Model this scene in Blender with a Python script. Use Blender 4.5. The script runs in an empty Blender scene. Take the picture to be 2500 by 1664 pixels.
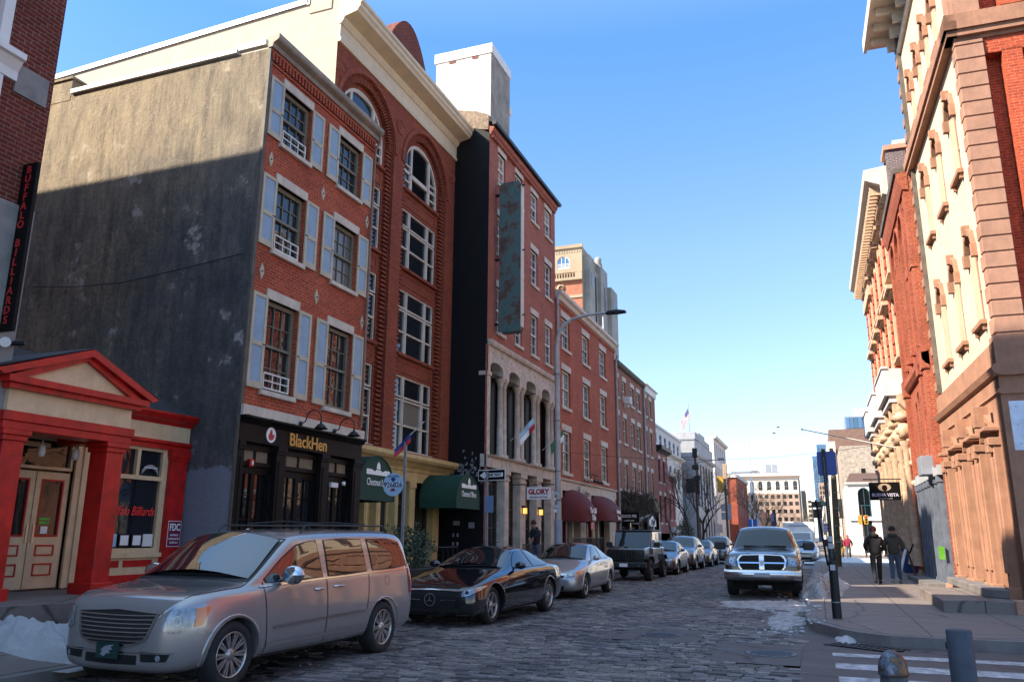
import bpy, bmesh, math, random
from mathutils import Vector, Matrix, noise
from mathutils.bvhtree import BVHTree
C = bpy.context
SC = C.scene
COL = SC.collection
PI = math.pi
R = math.radians
random.seed(7)
# ---------------- camera, sky, sun, exposure
cd = bpy.data.cameras.new('camera'); cam = bpy.data.objects.new('camera', cd); COL.objects.link(cam)
cd.sensor_width = 36; cd.lens = 28.12; cd.clip_start = .05; cd.clip_end = 3000
cam.matrix_world = Matrix(((0.9369186, 0.0772835, 0.3408970, 0), (0.3495035, -0.2226035, -0.9101071, 0), (0.0055486, 0.9718410, -0.2355723, 1.62), (0, 0, 0, 1)))
SC.camera = cam
w = bpy.data.worlds.new('World'); SC.world = w; w.use_nodes = True
nt = w.node_tree; bg = nt.nodes['Background']
sky = nt.nodes.new('ShaderNodeTexSky'); sky.sky_type = 'NISHITA'; sky.sun_disc = False
SUN_AZ, SUN_EL = 52.5, 38.0
sky.sun_elevation = R(SUN_EL); sky.sun_rotation = R(180 + SUN_AZ)
sky.air_density = .95; sky.dust_density = .12; sky.ozone_density = 2.1; sky.altitude = 10
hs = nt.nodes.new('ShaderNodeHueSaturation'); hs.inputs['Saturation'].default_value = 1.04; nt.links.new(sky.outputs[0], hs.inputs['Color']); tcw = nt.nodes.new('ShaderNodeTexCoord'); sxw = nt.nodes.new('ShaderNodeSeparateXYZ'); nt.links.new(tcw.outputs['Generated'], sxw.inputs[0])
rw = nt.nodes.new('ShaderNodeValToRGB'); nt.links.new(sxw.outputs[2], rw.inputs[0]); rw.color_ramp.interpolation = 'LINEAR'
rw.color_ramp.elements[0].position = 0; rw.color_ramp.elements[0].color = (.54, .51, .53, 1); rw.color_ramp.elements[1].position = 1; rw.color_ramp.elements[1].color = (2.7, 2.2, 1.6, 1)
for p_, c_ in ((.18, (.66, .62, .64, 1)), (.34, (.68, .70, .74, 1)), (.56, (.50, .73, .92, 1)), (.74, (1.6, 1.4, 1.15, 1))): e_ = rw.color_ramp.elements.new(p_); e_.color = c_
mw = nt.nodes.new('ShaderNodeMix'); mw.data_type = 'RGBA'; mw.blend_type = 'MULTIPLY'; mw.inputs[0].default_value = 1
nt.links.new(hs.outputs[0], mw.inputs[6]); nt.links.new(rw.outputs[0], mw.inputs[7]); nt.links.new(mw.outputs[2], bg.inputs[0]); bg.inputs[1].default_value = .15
sd = bpy.data.lights.new('sun', 'SUN'); sun = bpy.data.objects.new('sun', sd); COL.objects.link(sun)
sd.energy = 4.5; sd.angle = R(.5); sd.color = (1, .88, .72)
_t = Vector((math.sin(R(SUN_AZ)) * math.cos(R(SUN_EL)), math.cos(R(SUN_AZ)) * math.cos(R(SUN_EL)), -math.sin(R(SUN_EL))))
sun.rotation_euler = _t.to_track_quat('-Z', 'Y').to_euler(); sun.location = (-60, -50, 60)
SC.view_settings.view_transform = 'Standard'; SC.view_settings.look = 'None'
SC.view_settings.exposure = 1.55; SC.view_settings.gamma = 1
SC.cycles.max_bounces = 6; SC.cycles.diffuse_bounces = 4; SC.cycles.glossy_bounces = 4
SC.cycles.use_denoising = True

# ---------------- mesh builder
class MB:
    def __init__(s): s.v = []; s.f = []; s.m = []; s.s = []
    def add(s, vs, fs, mi=0, sm=False):
        o = len(s.v); s.v += [tuple(v) for v in vs]
        for f in fs: s.f.append([o + i for i in f]); s.m.append(mi); s.s.append(sm)
    def box(s, a, b, c, d, e, f, mi=0):
        s.add([(a, c, e), (b, c, e), (b, d, e), (a, d, e), (a, c, f), (b, c, f), (b, d, f), (a, d, f)],
              [(0, 3, 2, 1), (4, 5, 6, 7), (0, 1, 5, 4), (1, 2, 6, 5), (2, 3, 7, 6), (3, 0, 4, 7)], mi)
        return s
    def prism(s, poly, ax, a, b, mi=0):
        n = len(poly)
        def P(p, t): return {'x': (t, p[0], p[1]), 'y': (p[0], t, p[1]), 'z': (p[0], p[1], t)}[ax]
        s.add([P(p, a) for p in poly] + [P(p, b) for p in poly], [tuple(range(n))[::-1], tuple(range(n, 2 * n))] + [(i, (i + 1) % n, (i + 1) % n + n, i + n) for i in range(n)], mi)
        return s
    def tube(s, pts, r, n=8, mi=0, cap=True):
        pts = [Vector(p) for p in pts]; k = len(pts); rs = r if isinstance(r, (list, tuple)) else [r] * k
        vs = []; ref = None
        for i, p in enumerate(pts):
            t = (pts[min(i + 1, k - 1)] - pts[max(i - 1, 0)])
            t = t.normalized() if t.length > 1e-9 else Vector((0, 0, 1))
            if ref is None: ref = Vector((0, 0, 1)) if abs(t.z) < .9 else Vector((1, 0, 0))
            u = t.cross(ref)
            if u.length < 1e-4: u = t.cross(Vector((0, 1, 0)))
            u.normalize(); v = u.cross(t); ref = v
            for j in range(n):
                a = 2 * PI * j / n; vs.append(p + rs[i] * (math.cos(a) * u + math.sin(a) * v))
        fs = [(i * n + j, i * n + (j + 1) % n, (i + 1) * n + (j + 1) % n, (i + 1) * n + j) for i in range(k - 1) for j in range(n)]
        s.add(vs, fs, mi, True)
        if cap: s.add(vs[:n], [tuple(range(n))], mi); s.add(vs[-n:], [tuple(range(n))], mi)
        return s
    def lathe(s, prof, n=24, c=(0, 0, 0), ax='z', mi=0, sm=True, a0=0, a1=2 * PI):
        full = abs(a1 - a0 - 2 * PI) < 1e-6; m = n if full else n + 1; vs = []
        for r, h in prof:
            for j in range(m):
                a = a0 + (a1 - a0) * j / n; x, y = r * math.cos(a), r * math.sin(a)
                p = {'z': (x, y, h), 'x': (h, x, y), 'y': (x, h, y)}[ax]; vs.append((p[0] + c[0], p[1] + c[1], p[2] + c[2]))
        fs = []
        for i in range(len(prof) - 1):
            for j in range(n):
                k = (j + 1) % m if full else j + 1
                fs.append((i * m + j, i * m + k, (i + 1) * m + k, (i + 1) * m + j))
        s.add(vs, fs, mi, sm); return s
    def grid(s, rows, mi=0, sm=True):
        n = len(rows[0]); s.add([p for r in rows for p in r], [(i * n + j, i * n + j + 1, (i + 1) * n + j + 1, (i + 1) * n + j) for i in range(len(rows) - 1) for j in range(n - 1)], mi, sm)
        return s
    def build(s, name, mats, parent=None, bevel=0, loc=None, rz=0, mtx=None, recalc=True, merge=False):
        me = bpy.data.meshes.new(name); me.from_pydata(s.v, [], s.f)
        me.polygons.foreach_set('material_index', s.m); me.polygons.foreach_set('use_smooth', s.s)
        for m in (mats if isinstance(mats, (list, tuple)) else [mats]): me.materials.append(m)
        if recalc or bevel or merge:
            bm = bmesh.new(); bm.from_mesh(me)
            if merge: bmesh.ops.remove_doubles(bm, verts=bm.verts, dist=1e-5)
            bmesh.ops.recalc_face_normals(bm, faces=bm.faces)
            if bevel: bmesh.ops.bevel(bm, geom=[e for e in bm.edges if len(e.link_faces) == 2 and e.calc_face_angle(0) > .5], offset=bevel, segments=1, affect='EDGES', clamp_overlap=True)
            bm.to_mesh(me); bm.free()
        me.update()
        o = bpy.data.objects.new(name, me); COL.objects.link(o)
        if parent: o.parent = parent
        if loc: o.location = loc
        if rz: o.rotation_euler = (0, 0, rz)
        if mtx is not None: o.matrix_local = mtx
        return o

def tag(o, label=None, cat=None, group=None, kind=None):
    if label: o['label'] = label
    if cat: o['category'] = cat
    if group: o['group'] = group
    if kind: o['kind'] = kind
    return o
def thing(name, label, cat, loc=(0, 0, 0), rz=0, group=None):
    o = bpy.data.objects.new(name, None); COL.objects.link(o); o.empty_display_size = .3
    o.location = loc; o.rotation_euler = (0, 0, rz); return tag(o, label, cat, group)
def kids(o): return [c for c in bpy.data.objects if c.parent == o]
def dup(o, loc=None, rz=None, label=None, parent=None):
    c = o.copy(); COL.objects.link(c)
    if parent is not None: c.parent = parent
    if loc is not None: c.location = loc
    if rz is not None: c.rotation_euler = (0, 0, rz)
    if label: c['label'] = label
    for k in kids(o): dup(k, parent=c)
    return c
_fc = {}
def text(s, size, mat, parent, mtx, name='lettering', ext=.004, align='CENTER', sx=1.0, off=0.0, shear=0.0):
    cu = bpy.data.curves.new('t', 'FONT'); cu.body = s; cu.size = size; cu.extrude = ext; cu.align_x = align; cu.align_y = 'CENTER'; cu.offset = off; cu.shear = shear; cu.resolution_u = 3
    t = bpy.data.objects.new('t', cu); COL.objects.link(t); C.view_layer.update()
    me = bpy.data.meshes.new_from_object(t.evaluated_get(C.evaluated_depsgraph_get())); me.materials.clear(); me.materials.append(mat)
    bpy.data.objects.remove(t); bpy.data.curves.remove(cu)
    me.transform(Matrix.Diagonal((sx, 1, 1, 1)))
    o = bpy.data.objects.new(name, me); COL.objects.link(o); o.parent = parent; o.matrix_local = mtx
    return o
def face_y(x, y, z, rz=0): # upright text facing local -Y
    return Matrix.Translation((x, y, z)) @ Matrix.Rotation(rz, 4, 'Z') @ Matrix.Rotation(PI / 2, 4, 'X')

# ---------------- materials
MATS = {}
def nodes(name):
    m = bpy.data.materials.new(name); m.use_nodes = True; t = m.node_tree
    return m, t, t.nodes['Principled BSDF']
def N(t, typ, **k):
    n = t.nodes.new(typ)
    for a, b in k.items():
        if a in n.inputs.keys(): n.inputs[a].default_value = b
        else: setattr(n, a, b)
    return n
def ramp(t, src, stops):
    r = t.nodes.new('ShaderNodeValToRGB'); e = r.color_ramp.elements
    while len(e) < len(stops): e.new(.5)
    for i, (p, c) in enumerate(stops): e[i].position = p; e[i].color = (*c, 1) if len(c) == 3 else c
    t.links.new(src, r.inputs[0]); return r.outputs[0]
def mix(t, fac, a, b, mode='MIX'):
    n = t.nodes.new('ShaderNodeMix'); n.data_type = 'RGBA'; n.blend_type = mode
    for i, v in ((0, fac), (6, a), (7, b)):
        if hasattr(v, 'is_linked') or hasattr(v, 'links'): t.links.new(v, n.inputs[i])
        elif i == 0: n.inputs[0].default_value = v
        else: n.inputs[i].default_value = (*v, 1) if len(v) == 3 else v
    return n.outputs[2]
def math_(t, op, a, b=0):
    n = t.nodes.new('ShaderNodeMath'); n.operation = op
    for i, v in ((0, a), (1, b)):
        if hasattr(v, 'links'): t.links.new(v, n.inputs[i])
        else: n.inputs[i].default_value = v
    return n.outputs[0]
def coord(t, scale=(1, 1, 1), world=False):
    tc = N(t, 'ShaderNodeTexCoord'); mp = N(t, 'ShaderNodeMapping'); mp.inputs['Scale'].default_value = scale
    if world:
        g = N(t, 'ShaderNodeNewGeometry'); t.links.new(g.outputs['Position'], mp.inputs[0])
    else: t.links.new(tc.outputs['Object'], mp.inputs[0])
    return mp.outputs[0]
def noise_(t, vec, scale, detail=4, rough=.6):
    n = N(t, 'ShaderNodeTexNoise', Scale=scale, Detail=detail, Roughness=rough); t.links.new(vec, n.inputs['Vector']); return n.outputs['Fac']
def bump(t, h, strength, dist, bs):
    b = N(t, 'ShaderNodeBump', Strength=strength, Distance=dist); t.links.new(h, b.inputs['Height']); t.links.new(b.outputs[0], bs.inputs['Normal'])
def plain(name, col, rough=.6, metal=0, var=.18, vs=2.5, bmp=0, bs_=60, spec=.5, streak=0, dark=None, coat=0):
    """painted / stone / metal surface with uneven tone, optional weather streaks and grain"""
    if name in MATS: return MATS[name]
    m, t, b = nodes(name); v = coord(t)
    n1 = noise_(t, v, vs, 6, .65); c = Vector(col)
    d = dark or tuple(x * (1 - 2.2 * var) for x in c)
    o = ramp(t, n1, [(.3, d), (.62, tuple(c))])
    if streak:
        n2 = noise_(t, coord(t, (3, 3, .25)), 3, 5, .7)
        o = mix(t, ramp(t, n2, [(.45, (0, 0, 0)), (.75, (streak,) * 3)]), o, tuple(x * .35 for x in c))
    t.links.new(o, b.inputs['Base Color']); b.inputs['Roughness'].default_value = rough; b.inputs['Metallic'].default_value = metal
    b.inputs['Specular IOR Level'].default_value = spec; b.inputs['Coat Weight'].default_value = coat
    if bmp: bump(t, noise_(t, v, bs_, 4), bmp, .01, b)
    MATS[name] = m; return m
def brick(name, c1, c2, mort, rough=.85, bw=.215, bh=.072, ms=.009, stain=.35, bstr=.5, deep=None):
    m, t, b = nodes(name); tc = N(t, 'ShaderNodeTexCoord'); sp = N(t, 'ShaderNodeSeparateXYZ'); t.links.new(tc.outputs['Object'], sp.inputs[0])
    ad = math_(t, 'ADD', sp.outputs[0], sp.outputs[1]); cb = N(t, 'ShaderNodeCombineXYZ'); t.links.new(ad, cb.inputs[0]); t.links.new(sp.outputs[2], cb.inputs[1])
    br = N(t, 'ShaderNodeTexBrick', Scale=1, offset=.5); br.inputs['Brick Width'].default_value = bw; br.inputs['Row Height'].default_value = bh
    br.inputs['Mortar Size'].default_value = ms; br.inputs['Mortar Smooth'].default_value = .2
    br.inputs['Color1'].default_value = (*c1, 1); br.inputs['Color2'].default_value = (*c2, 1); br.inputs['Mortar'].default_value = (*mort, 1)
    t.links.new(cb.outputs[0], br.inputs['Vector'])
    v = coord(t); n1 = noise_(t, v, .9, 7, .7)
    o = mix(t, ramp(t, n1, [(.38, (stain,) * 3), (.6, (0, 0, 0))]), br.outputs['Color'], deep or tuple(x * .35 for x in c1))
    n3 = noise_(t, v, 14, 3, .6)
    o = mix(t, .55, o, ramp(t, n3, [(.3, (.45, .45, .45)), (.7, (1.25, 1.25, 1.25))]), 'MULTIPLY')
    t.links.new(o, b.inputs['Base Color']); b.inputs['Roughness'].default_value = rough; b.inputs['Specular IOR Level'].default_value = .25
    h = math_(t, 'ADD', math_(t, 'MULTIPLY', br.outputs['Fac'], -1.0), math_(t, 'MULTIPLY', n3, .5))
    bump(t, h, bstr, .02, b)
    MATS[name] = m; return m
def glass(name, col=(.012, .016, .02), rough=.03, ior=1.6, wav=.0015, curtain=0.0, ccol=(.3, .27, .22)):
    m, t, b = nodes(name); v = coord(t)
    oi = N(t, 'ShaderNodeObjectInfo'); o = mix(t, oi.outputs['Random'], tuple(x * .5 for x in col), tuple(x * 2.2 for x in col))
    if curtain:
        n = noise_(t, coord(t, (9, 9, 1.2)), 1.5, 2, .5)
        o = mix(t, ramp(t, n, [(.5, (0, 0, 0)), (.53, (curtain,) * 3)]), o, ccol)
    t.links.new(o, b.inputs['Base Color']); b.inputs['Roughness'].default_value = rough; b.inputs['IOR'].default_value = ior
    bump(t, noise_(t, v, 1.7, 2, .5), .5, wav * 10, b)
    MATS[name] = m; return m
def carpaint(name, col, metal=.6, rough=.28, coat=1.0, dust=.25):
    m, t, b = nodes(name); v = coord(t)
    sp = N(t, 'ShaderNodeSeparateXYZ'); tc = N(t, 'ShaderNodeTexCoord'); t.links.new(tc.outputs['Object'], sp.inputs[0])
    n = noise_(t, v, 3.0, 6, .7)
    low = math_(t, 'MULTIPLY', ramp(t, math_(t, 'ADD', sp.outputs[2], math_(t, 'MULTIPLY', n, .5)), [(.35, (1, 1, 1)), (.95, (.12, .12, .12))]), dust)
    fl = noise_(t, v, 900, 1, .5)
    c = mix(t, ramp(t, fl, [(.35, (0, 0, 0)), (.65, (1, 1, 1))]), tuple(x * .82 for x in col), tuple(min(1, x * 1.15) for x in col))
    o = mix(t, low, c, (.16, .145, .13))
    t.links.new(o, b.inputs['Base Color']); b.inputs['Metallic'].default_value = metal
    t.links.new(math_(t, 'ADD', math_(t, 'MULTIPLY', low, .25), rough), b.inputs['Roughness'])
    b.inputs['Coat Weight'].default_value = coat; b.inputs['Coat Roughness'].default_value = .04
    MATS[name] = m; return m
def emis(name, col, s):
    m, t, b = nodes(name); b.inputs['Base Color'].default_value = (*col, 1); b.inputs['Emission Color'].default_value = (*col, 1); b.inputs['Emission Strength'].default_value = s
    MATS[name] = m; return m
B_dark = brick('brick maroon', (.20, .032, .018), (.13, .022, .014), (.24, .14, .10), bstr=.6)
B_hen = brick('brick old red', (.50, .078, .028), (.34, .048, .020), (.38, .22, .14), ms=.008, deep=(.17, .022, .014))
B_arch = brick('brick pressed red', (.33, .070, .034), (.22, .042, .020), (.30, .12, .08), ms=.009)
B_five = brick('brick rose', (.46, .105, .058), (.30, .06, .036), (.42, .24, .18), ms=.011)
B_old = brick('brick orange red', (.52, .088, .033), (.33, .05, .022), (.44, .22, .15), ms=.011)
B_far = brick('brick brown', (.42, .115, .060), (.24, .06, .034), (.40, .26, .19), ms=.012)
B_sun = brick('brick vermilion', (.50, .085, .035), (.38, .055, .025), (.50, .17, .09), ms=.009, stain=.3)
B_grey = brick('brick purple grey', (.16, .10, .10), (.12, .075, .075), (.30, .27, .26), ms=.012)
B_black = brick('brick painted black', (.006, .0065, .010), (.004, .0045, .007), (.003, .0035, .005), rough=.6, bstr=.4, stain=.2)
M_stone = plain('brownstone', (.50, .25, .15), .8, var=.08, bmp=.3)
M_cream = plain('cream paint', (.66, .55, .38), .6, var=.07, streak=.12)
M_pale = plain('pale stone', (.62, .53, .43), .75, var=.12, bmp=.25, streak=.25)
M_limest = plain('weathered limestone', (.60, .52, .43), .8, var=.2, bmp=.3, streak=.35)
M_white = plain('white paint', (.74, .71, .66), .55, var=.06)
M_trim = plain('aged white trim', (.62, .56, .47), .6, var=.1, streak=.2)
M_tow = plain('shaded grey patched render', (.34, .30, .25), .9, var=.22, vs=1.2, bmp=.4, streak=.35)  # white tower's street side: grey concrete, with its shade darkened into the colour
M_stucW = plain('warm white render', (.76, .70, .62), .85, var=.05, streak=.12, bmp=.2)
M_stucB = plain('bright cream render', (.50, .43, .33), .85, var=.06, streak=.15, bmp=.2)
M_black = plain('black paint', (.005, .0045, .0045), .5, var=.2, spec=.15)
M_iron = plain('black iron', (.014, .014, .015), .5, metal=.3, var=.2)
M_steel = plain('galvanised steel', (.30, .31, .33), .5, metal=.6, var=.15, vs=9)
M_lampst = plain('lamp post paint', (.42, .415, .41), .6, metal=.2, var=.15, streak=.3)
M_gutter = plain('weathered lead', (.12, .10, .08), .7, var=.25)
M_roof = plain('roof felt', (.045, .045, .05), .9, var=.2, vs=6)
M_conc = plain('grey concrete', (.27, .25, .23), .9, var=.16, bmp=.5, bs_=40)
M_red = plain('glossy red paint', (.56, .010, .007), .42, var=.22, vs=4, bmp=.3, bs_=35, streak=.3)
M_portc = plain('ivory paint', (.72, .51, .30), .5, var=.12, streak=.15, bmp=.12, bs_=20)
M_yel = plain('ochre paint', (.60, .44, .19), .55, var=.12, streak=.25)
M_green = plain('green canvas', (.003, .045, .026), .75, var=.15, vs=5, bmp=.2, bs_=200)
M_burg = plain('burgundy canvas', (.12, .006, .008), .75, var=.15, vs=5, bmp=.2, bs_=200)
M_shut = plain('shutter cream', (.52, .44, .31), .6, var=.12, streak=.2)
M_blue = plain('shutter pale blue', (.25, .36, .47), .55, var=.07, streak=.12)
M_gold = plain('gilt lettering', (.62, .33, .07), .4, metal=.2, var=.1)
M_lett = plain('white lettering', (.82, .80, .77), .5, var=.03)
M_signw = plain('sign white', (.80, .78, .77), .45, var=.04)
M_signr = plain('sign crimson', (.40, .01, .03), .45, var=.08)
M_signb = plain('sign blue', (.012, .04, .24), .4, var=.1, vs=6)
M_cyan = plain('sign pale blue', (.36, .52, .66), .45, var=.08)
M_sbk = plain('sign back aluminium', (.34, .36, .40), .45, metal=.5, var=.08)
M_rubber = plain('tyre rubber', (.018, .017, .017), .85, var=.3, vs=9, bmp=.3, bs_=50)
M_plast = plain('black plastic', (.012, .012, .013), .5, var=.15)
M_chrome = plain('chrome', (.58, .575, .57), .16, metal=1, var=.02)
M_alloy = plain('alloy silver', (.48, .46, .44), .3, metal=.8, var=.15, vs=8)
M_under = plain('underbody', (.006, .006, .006), .9, var=.1)
M_tail = plain('tail lamp red', (.38, .008, .006), .15, var=.05, coat=1)
M_amber = plain('amber lens', (.65, .16, .01), .15, var=.05, coat=1)
M_lens = plain('clear lens', (.30, .33, .37), .15, metal=.25, var=.3, vs=16, coat=1)
M_skin = plain('skin', (.40, .20, .13), .6, var=.05)
M_twig = plain('bare bark', (.10, .075, .055), .9, var=.25, vs=12)
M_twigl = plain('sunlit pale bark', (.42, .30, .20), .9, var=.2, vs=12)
G_win = glass('window glass')
G_blind = [glass('blind behind glass', (.15, .135, .11), .12, 1.5), glass('grey curtain behind glass', (.10, .10, .10), .1, 1.5), glass('tan curtain behind glass', (.14, .09, .055), .1, 1.5)]
G_dark = glass('dark window glass', (.008, .009, .011))
G_car = glass('car glass', (.006, .009, .010), .02, 2.2, .0006)
G_ws = glass('tinted windscreen', (.006, .012, .014), .02, 1.62, .0006)
G_blue = glass('blue sky glass', (.02, .06, .12), .05, 2.2)
M_sill = M_pale
# ---------------- ground
def cobble_mat():
    m, t, b = nodes('granite setts'); g = N(t, 'ShaderNodeNewGeometry'); v = coord(t, world=True)
    n1 = noise_(t, v, .55, 5, .65); n2 = noise_(t, v, 30, 4, .7)
    c = ramp(t, g.outputs['Random Per Island'], [(0, (.040, .031, .030)), (.45, (.105, .086, .082)), (.8, (.16, .132, .122)), (1, (.25, .205, .185))])
    c = mix(t, .7, c, ramp(t, n2, [(.3, (.45, .45, .45)), (.7, (1.35, 1.35, 1.35))]), 'MULTIPLY')
    n5 = noise_(t, v, .9, 6, .7); c = mix(t, ramp(t, n5, [(.34, (.75,) * 3), (.5, (0, 0, 0))]), c, (.030, .025, .027))
    c = mix(t, ramp(t, n1, [(.48, (0, 0, 0)), (.68, (.55, .55, .55))]), c, (.27, .225, .20))
    t.links.new(c, b.inputs['Base Color']); t.links.new(ramp(t, n1, [(.35, (.5,) * 3), (.6, (.82,) * 3)]), b.inputs['Roughness'])
    bump(t, n2, .5, .006, b); return m
def sett_far():
    m, t, b = nodes('granite setts beyond'); v = coord(t, world=True)
    br = N(t, 'ShaderNodeTexBrick', Scale=1); br.inputs['Brick Width'].default_value = .25; br.inputs['Row Height'].default_value = .125; br.inputs['Mortar Size'].default_value = .012
    br.inputs['Color1'].default_value = (.10, .088, .09, 1); br.inputs['Color2'].default_value = (.15, .13, .125, 1); br.inputs['Mortar'].default_value = (.03, .027, .027, 1)
    t.links.new(v, br.inputs['Vector']); t.links.new(mix(t, .5, br.outputs['Color'], ramp(t, noise_(t, v, 3), [(.3, (.5,) * 3), (.7, (1.3,) * 3)]), 'MULTIPLY'), b.inputs['Base Color']); b.inputs['Roughness'].default_value = .6
    bump(t, math_(t, 'MULTIPLY', br.outputs['Fac'], -1), .6, .012, b); return m
def ground_mat(name, c1, c2, sc=2, rough=.85, crack=True, joint=0):
    m, t, b = nodes(name); v = coord(t, world=True); n = noise_(t, v, sc, 8, .7); n2 = noise_(t, v, 120, 3, .7)
    o = ramp(t, n, [(.3, c1), (.7, c2)]); o = mix(t, .5, o, ramp(t, n2, [(.3, (.6,) * 3), (.7, (1.3,) * 3)]), 'MULTIPLY')
    if crack:
        vo = N(t, 'ShaderNodeTexVoronoi', feature='DISTANCE_TO_EDGE', Scale=.45)
        t.links.new(mix(t, .12, v, v), vo.inputs['Vector']); dn = N(t, 'ShaderNodeTexNoise', Scale=2.5, Detail=5); t.links.new(v, dn.inputs['Vector'])
        t.links.new(mix(t, .2, v, dn.outputs['Color']), vo.inputs['Vector'])
        o = mix(t, ramp(t, vo.outputs['Distance'], [(0, (.8,) * 3), (.012, (0, 0, 0))]), o, (.01, .009, .009))
    if joint:
        br = N(t, 'ShaderNodeTexBrick', Scale=1, offset=0); br.inputs['Brick Width'].default_value = joint; br.inputs['Row Height'].default_value = joint; br.inputs['Mortar Size'].default_value = .012
        t.links.new(v, br.inputs['Vector']); o = mix(t, br.outputs['Fac'], o, (.03, .028, .027))
    t.links.new(o, b.inputs['Base Color']); t.links.new(ramp(t, n, [(.35, (rough - .3,) * 3), (.6, (rough,) * 3)]), b.inputs['Roughness'])
    bump(t, n2, .5, .006, b); return m
G_sett = cobble_mat(); G_settf = sett_far()
G_asph = ground_mat('old asphalt', (.052, .043, .042), (.11, .094, .088))
G_walk = ground_mat('pavement concrete', (.12, .096, .085), (.20, .165, .145), joint=1.5)
G_kerb = ground_mat('granite kerb', (.10, .09, .088), (.20, .18, .17), crack=False)
G_base = ground_mat('city ground', (.08, .07, .07), (.12, .11, .10), crack=False)
G_grout = plain('wet grout', (.030, .027, .027), .5, var=.2)
def struct(name, mb, m, **k): return tag(mb.build(name, m, **k), kind='structure')
def sheet(poly, z): return MB().add([(x, y, z) for x, y in poly], [tuple(range(len(poly)))])
def shp(poly, z):
    m = MB(); m.add([(x, y, z) for x, y in poly], [tuple(range(len(poly)))]); return m
struct('ground', shp([(-900, -300), (900, -300), (900, 1500), (-900, 1500)], -.05), G_base)
struct('road', shp([(-8.3, 5.0), (-.2, 5.0), (-.2, 700), (-8.3, 700)], -.02), G_grout)
struct('far_road', shp([(-8.3, 46), (-.3, 46), (-.3, 700), (-8.3, 700)], -.006), G_settf)
struct('cross_street', shp([(-60, -14), (60, -14), (60, 5.0), (-60, 5.0)], -.008), G_asph)
cur = [(-.38, 700), (-.38, 18.6), (-.36, 17.0), (-.2, 15.9), (.2, 15.0), (.48, 14.55), (.9, 14.25), (1.5, 14.16), (2.65, 14.18), (40, 14.3)]
asph = [(-.32, 5.0), (-.36, 13.6), (-.5, 16), (-.5, 17.2), (-.3, 17.2), (.3, 15.2), (1, 14.4), (60, 14.5), (60, 5.0)]
struct('asphalt_road', shp(asph, -.006), G_asph)
M_paint = plain('worn road paint', (.50, .49, .50), .7, var=.25, vs=6, dark=(.10, .10, .11), bmp=.3)
for i, (y0, y1) in enumerate(((12.80, 13.14), (11.62, 12.12), (10.55, 11.0), (9.45, 9.9))):
    tag(shp([(.05 + i * .02, y0), (9, y0), (9, y1), (.05 + i * .02, y1)], -.002).build('crosswalk_stripe', M_paint), kind='structure')
def in_patch(x, y):
    if x > -.36: return True
    if -1.62 < x < -.36 and 11.55 < y < 13.75: return True
    if -3.3 < x < -1.9 and 13.35 < y < 15.2: return True
    if -6.2 < x < -5.0 and 10.0 < y < 8.0: return True
    return False
mb = MB(); y = 5.05; k = 0; rnd = random.Random(3)
while y < 46:
    h_ = .100 * rnd.uniform(.88, 1.12); x = -8.2 - rnd.random() * .2
    while x < -.40:
        w_ = rnd.uniform(.15, .25); cx, cy = x + w_ / 2, y + h_ / 2
        if not in_patch(cx, cy):
            z = rnd.uniform(-.011, .011) + .020 * math.sin(cx * 2.1 + cy * .7) * math.sin(cy * .9) + .008 * noise.noise((cx * 1.5, cy * 1.5, 0)); g = .006; b_ = .012
            X0, X1, Y0, Y1 = x + g, x + w_ - g, y + g, y + h_ - g; sl = rnd.uniform(-.004, .004); sk = rnd.uniform(-.008, .008)
            mb.add([(X0, Y0 + sk, -.03), (X1, Y0 - sk, -.03), (X1, Y1 - sk, -.03), (X0, Y1 + sk, -.03), (X0, Y0 + sk, z - .008), (X1, Y0 - sk, z - .008), (X1, Y1 - sk, z - .008), (X0, Y1 + sk, z - .008),
                    (X0 + b_, Y0 + b_ + sk, z + sl), (X1 - b_, Y0 + b_ - sk, z - sl), (X1 - b_, Y1 - b_ - sk, z - sl), (X0 + b_, Y1 - b_ + sk, z + sl)],
                   [(0, 1, 5, 4), (1, 2, 6, 5), (2, 3, 7, 6), (3, 0, 4, 7), (4, 5, 9, 8), (5, 6, 10, 9), (6, 7, 11, 10), (7, 4, 8, 11), (8, 9, 10, 11)])
        x += w_
    y += h_
struct('cobblestone_road', mb, G_sett, recalc=False)
struct('asphalt_patch', shp([(-1.6, 11.6), (-.36, 11.6), (-.36, 13.7), (-1.62, 13.72)], .002), G_asph)
struct('asphalt_patch', shp([(-3.28, 13.4), (-1.92, 13.42), (-1.94, 15.15), (-3.26, 15.1)], .002), G_asph)
# right sidewalk with kerb
def walk(poly, z, name='sidewalk', m=G_walk):
    a = MB(); a.prism(poly, 'z', -.04, z); return struct(name, a, m)
inner = [(-.20, 700), (-.20, 18.5), (-.18, 17.1), (-.03, 16.0), (.34, 15.13), (.60, 14.72), (.97, 14.42), (1.52, 14.34), (2.65, 14.36), (40, 14.48)]
walk(inner + [(40, 700)], .155)
mb = MB(); mb.prism(cur + inner[::-1], 'z', -.04, .15); struct('kerb', mb, G_kerb)
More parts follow.
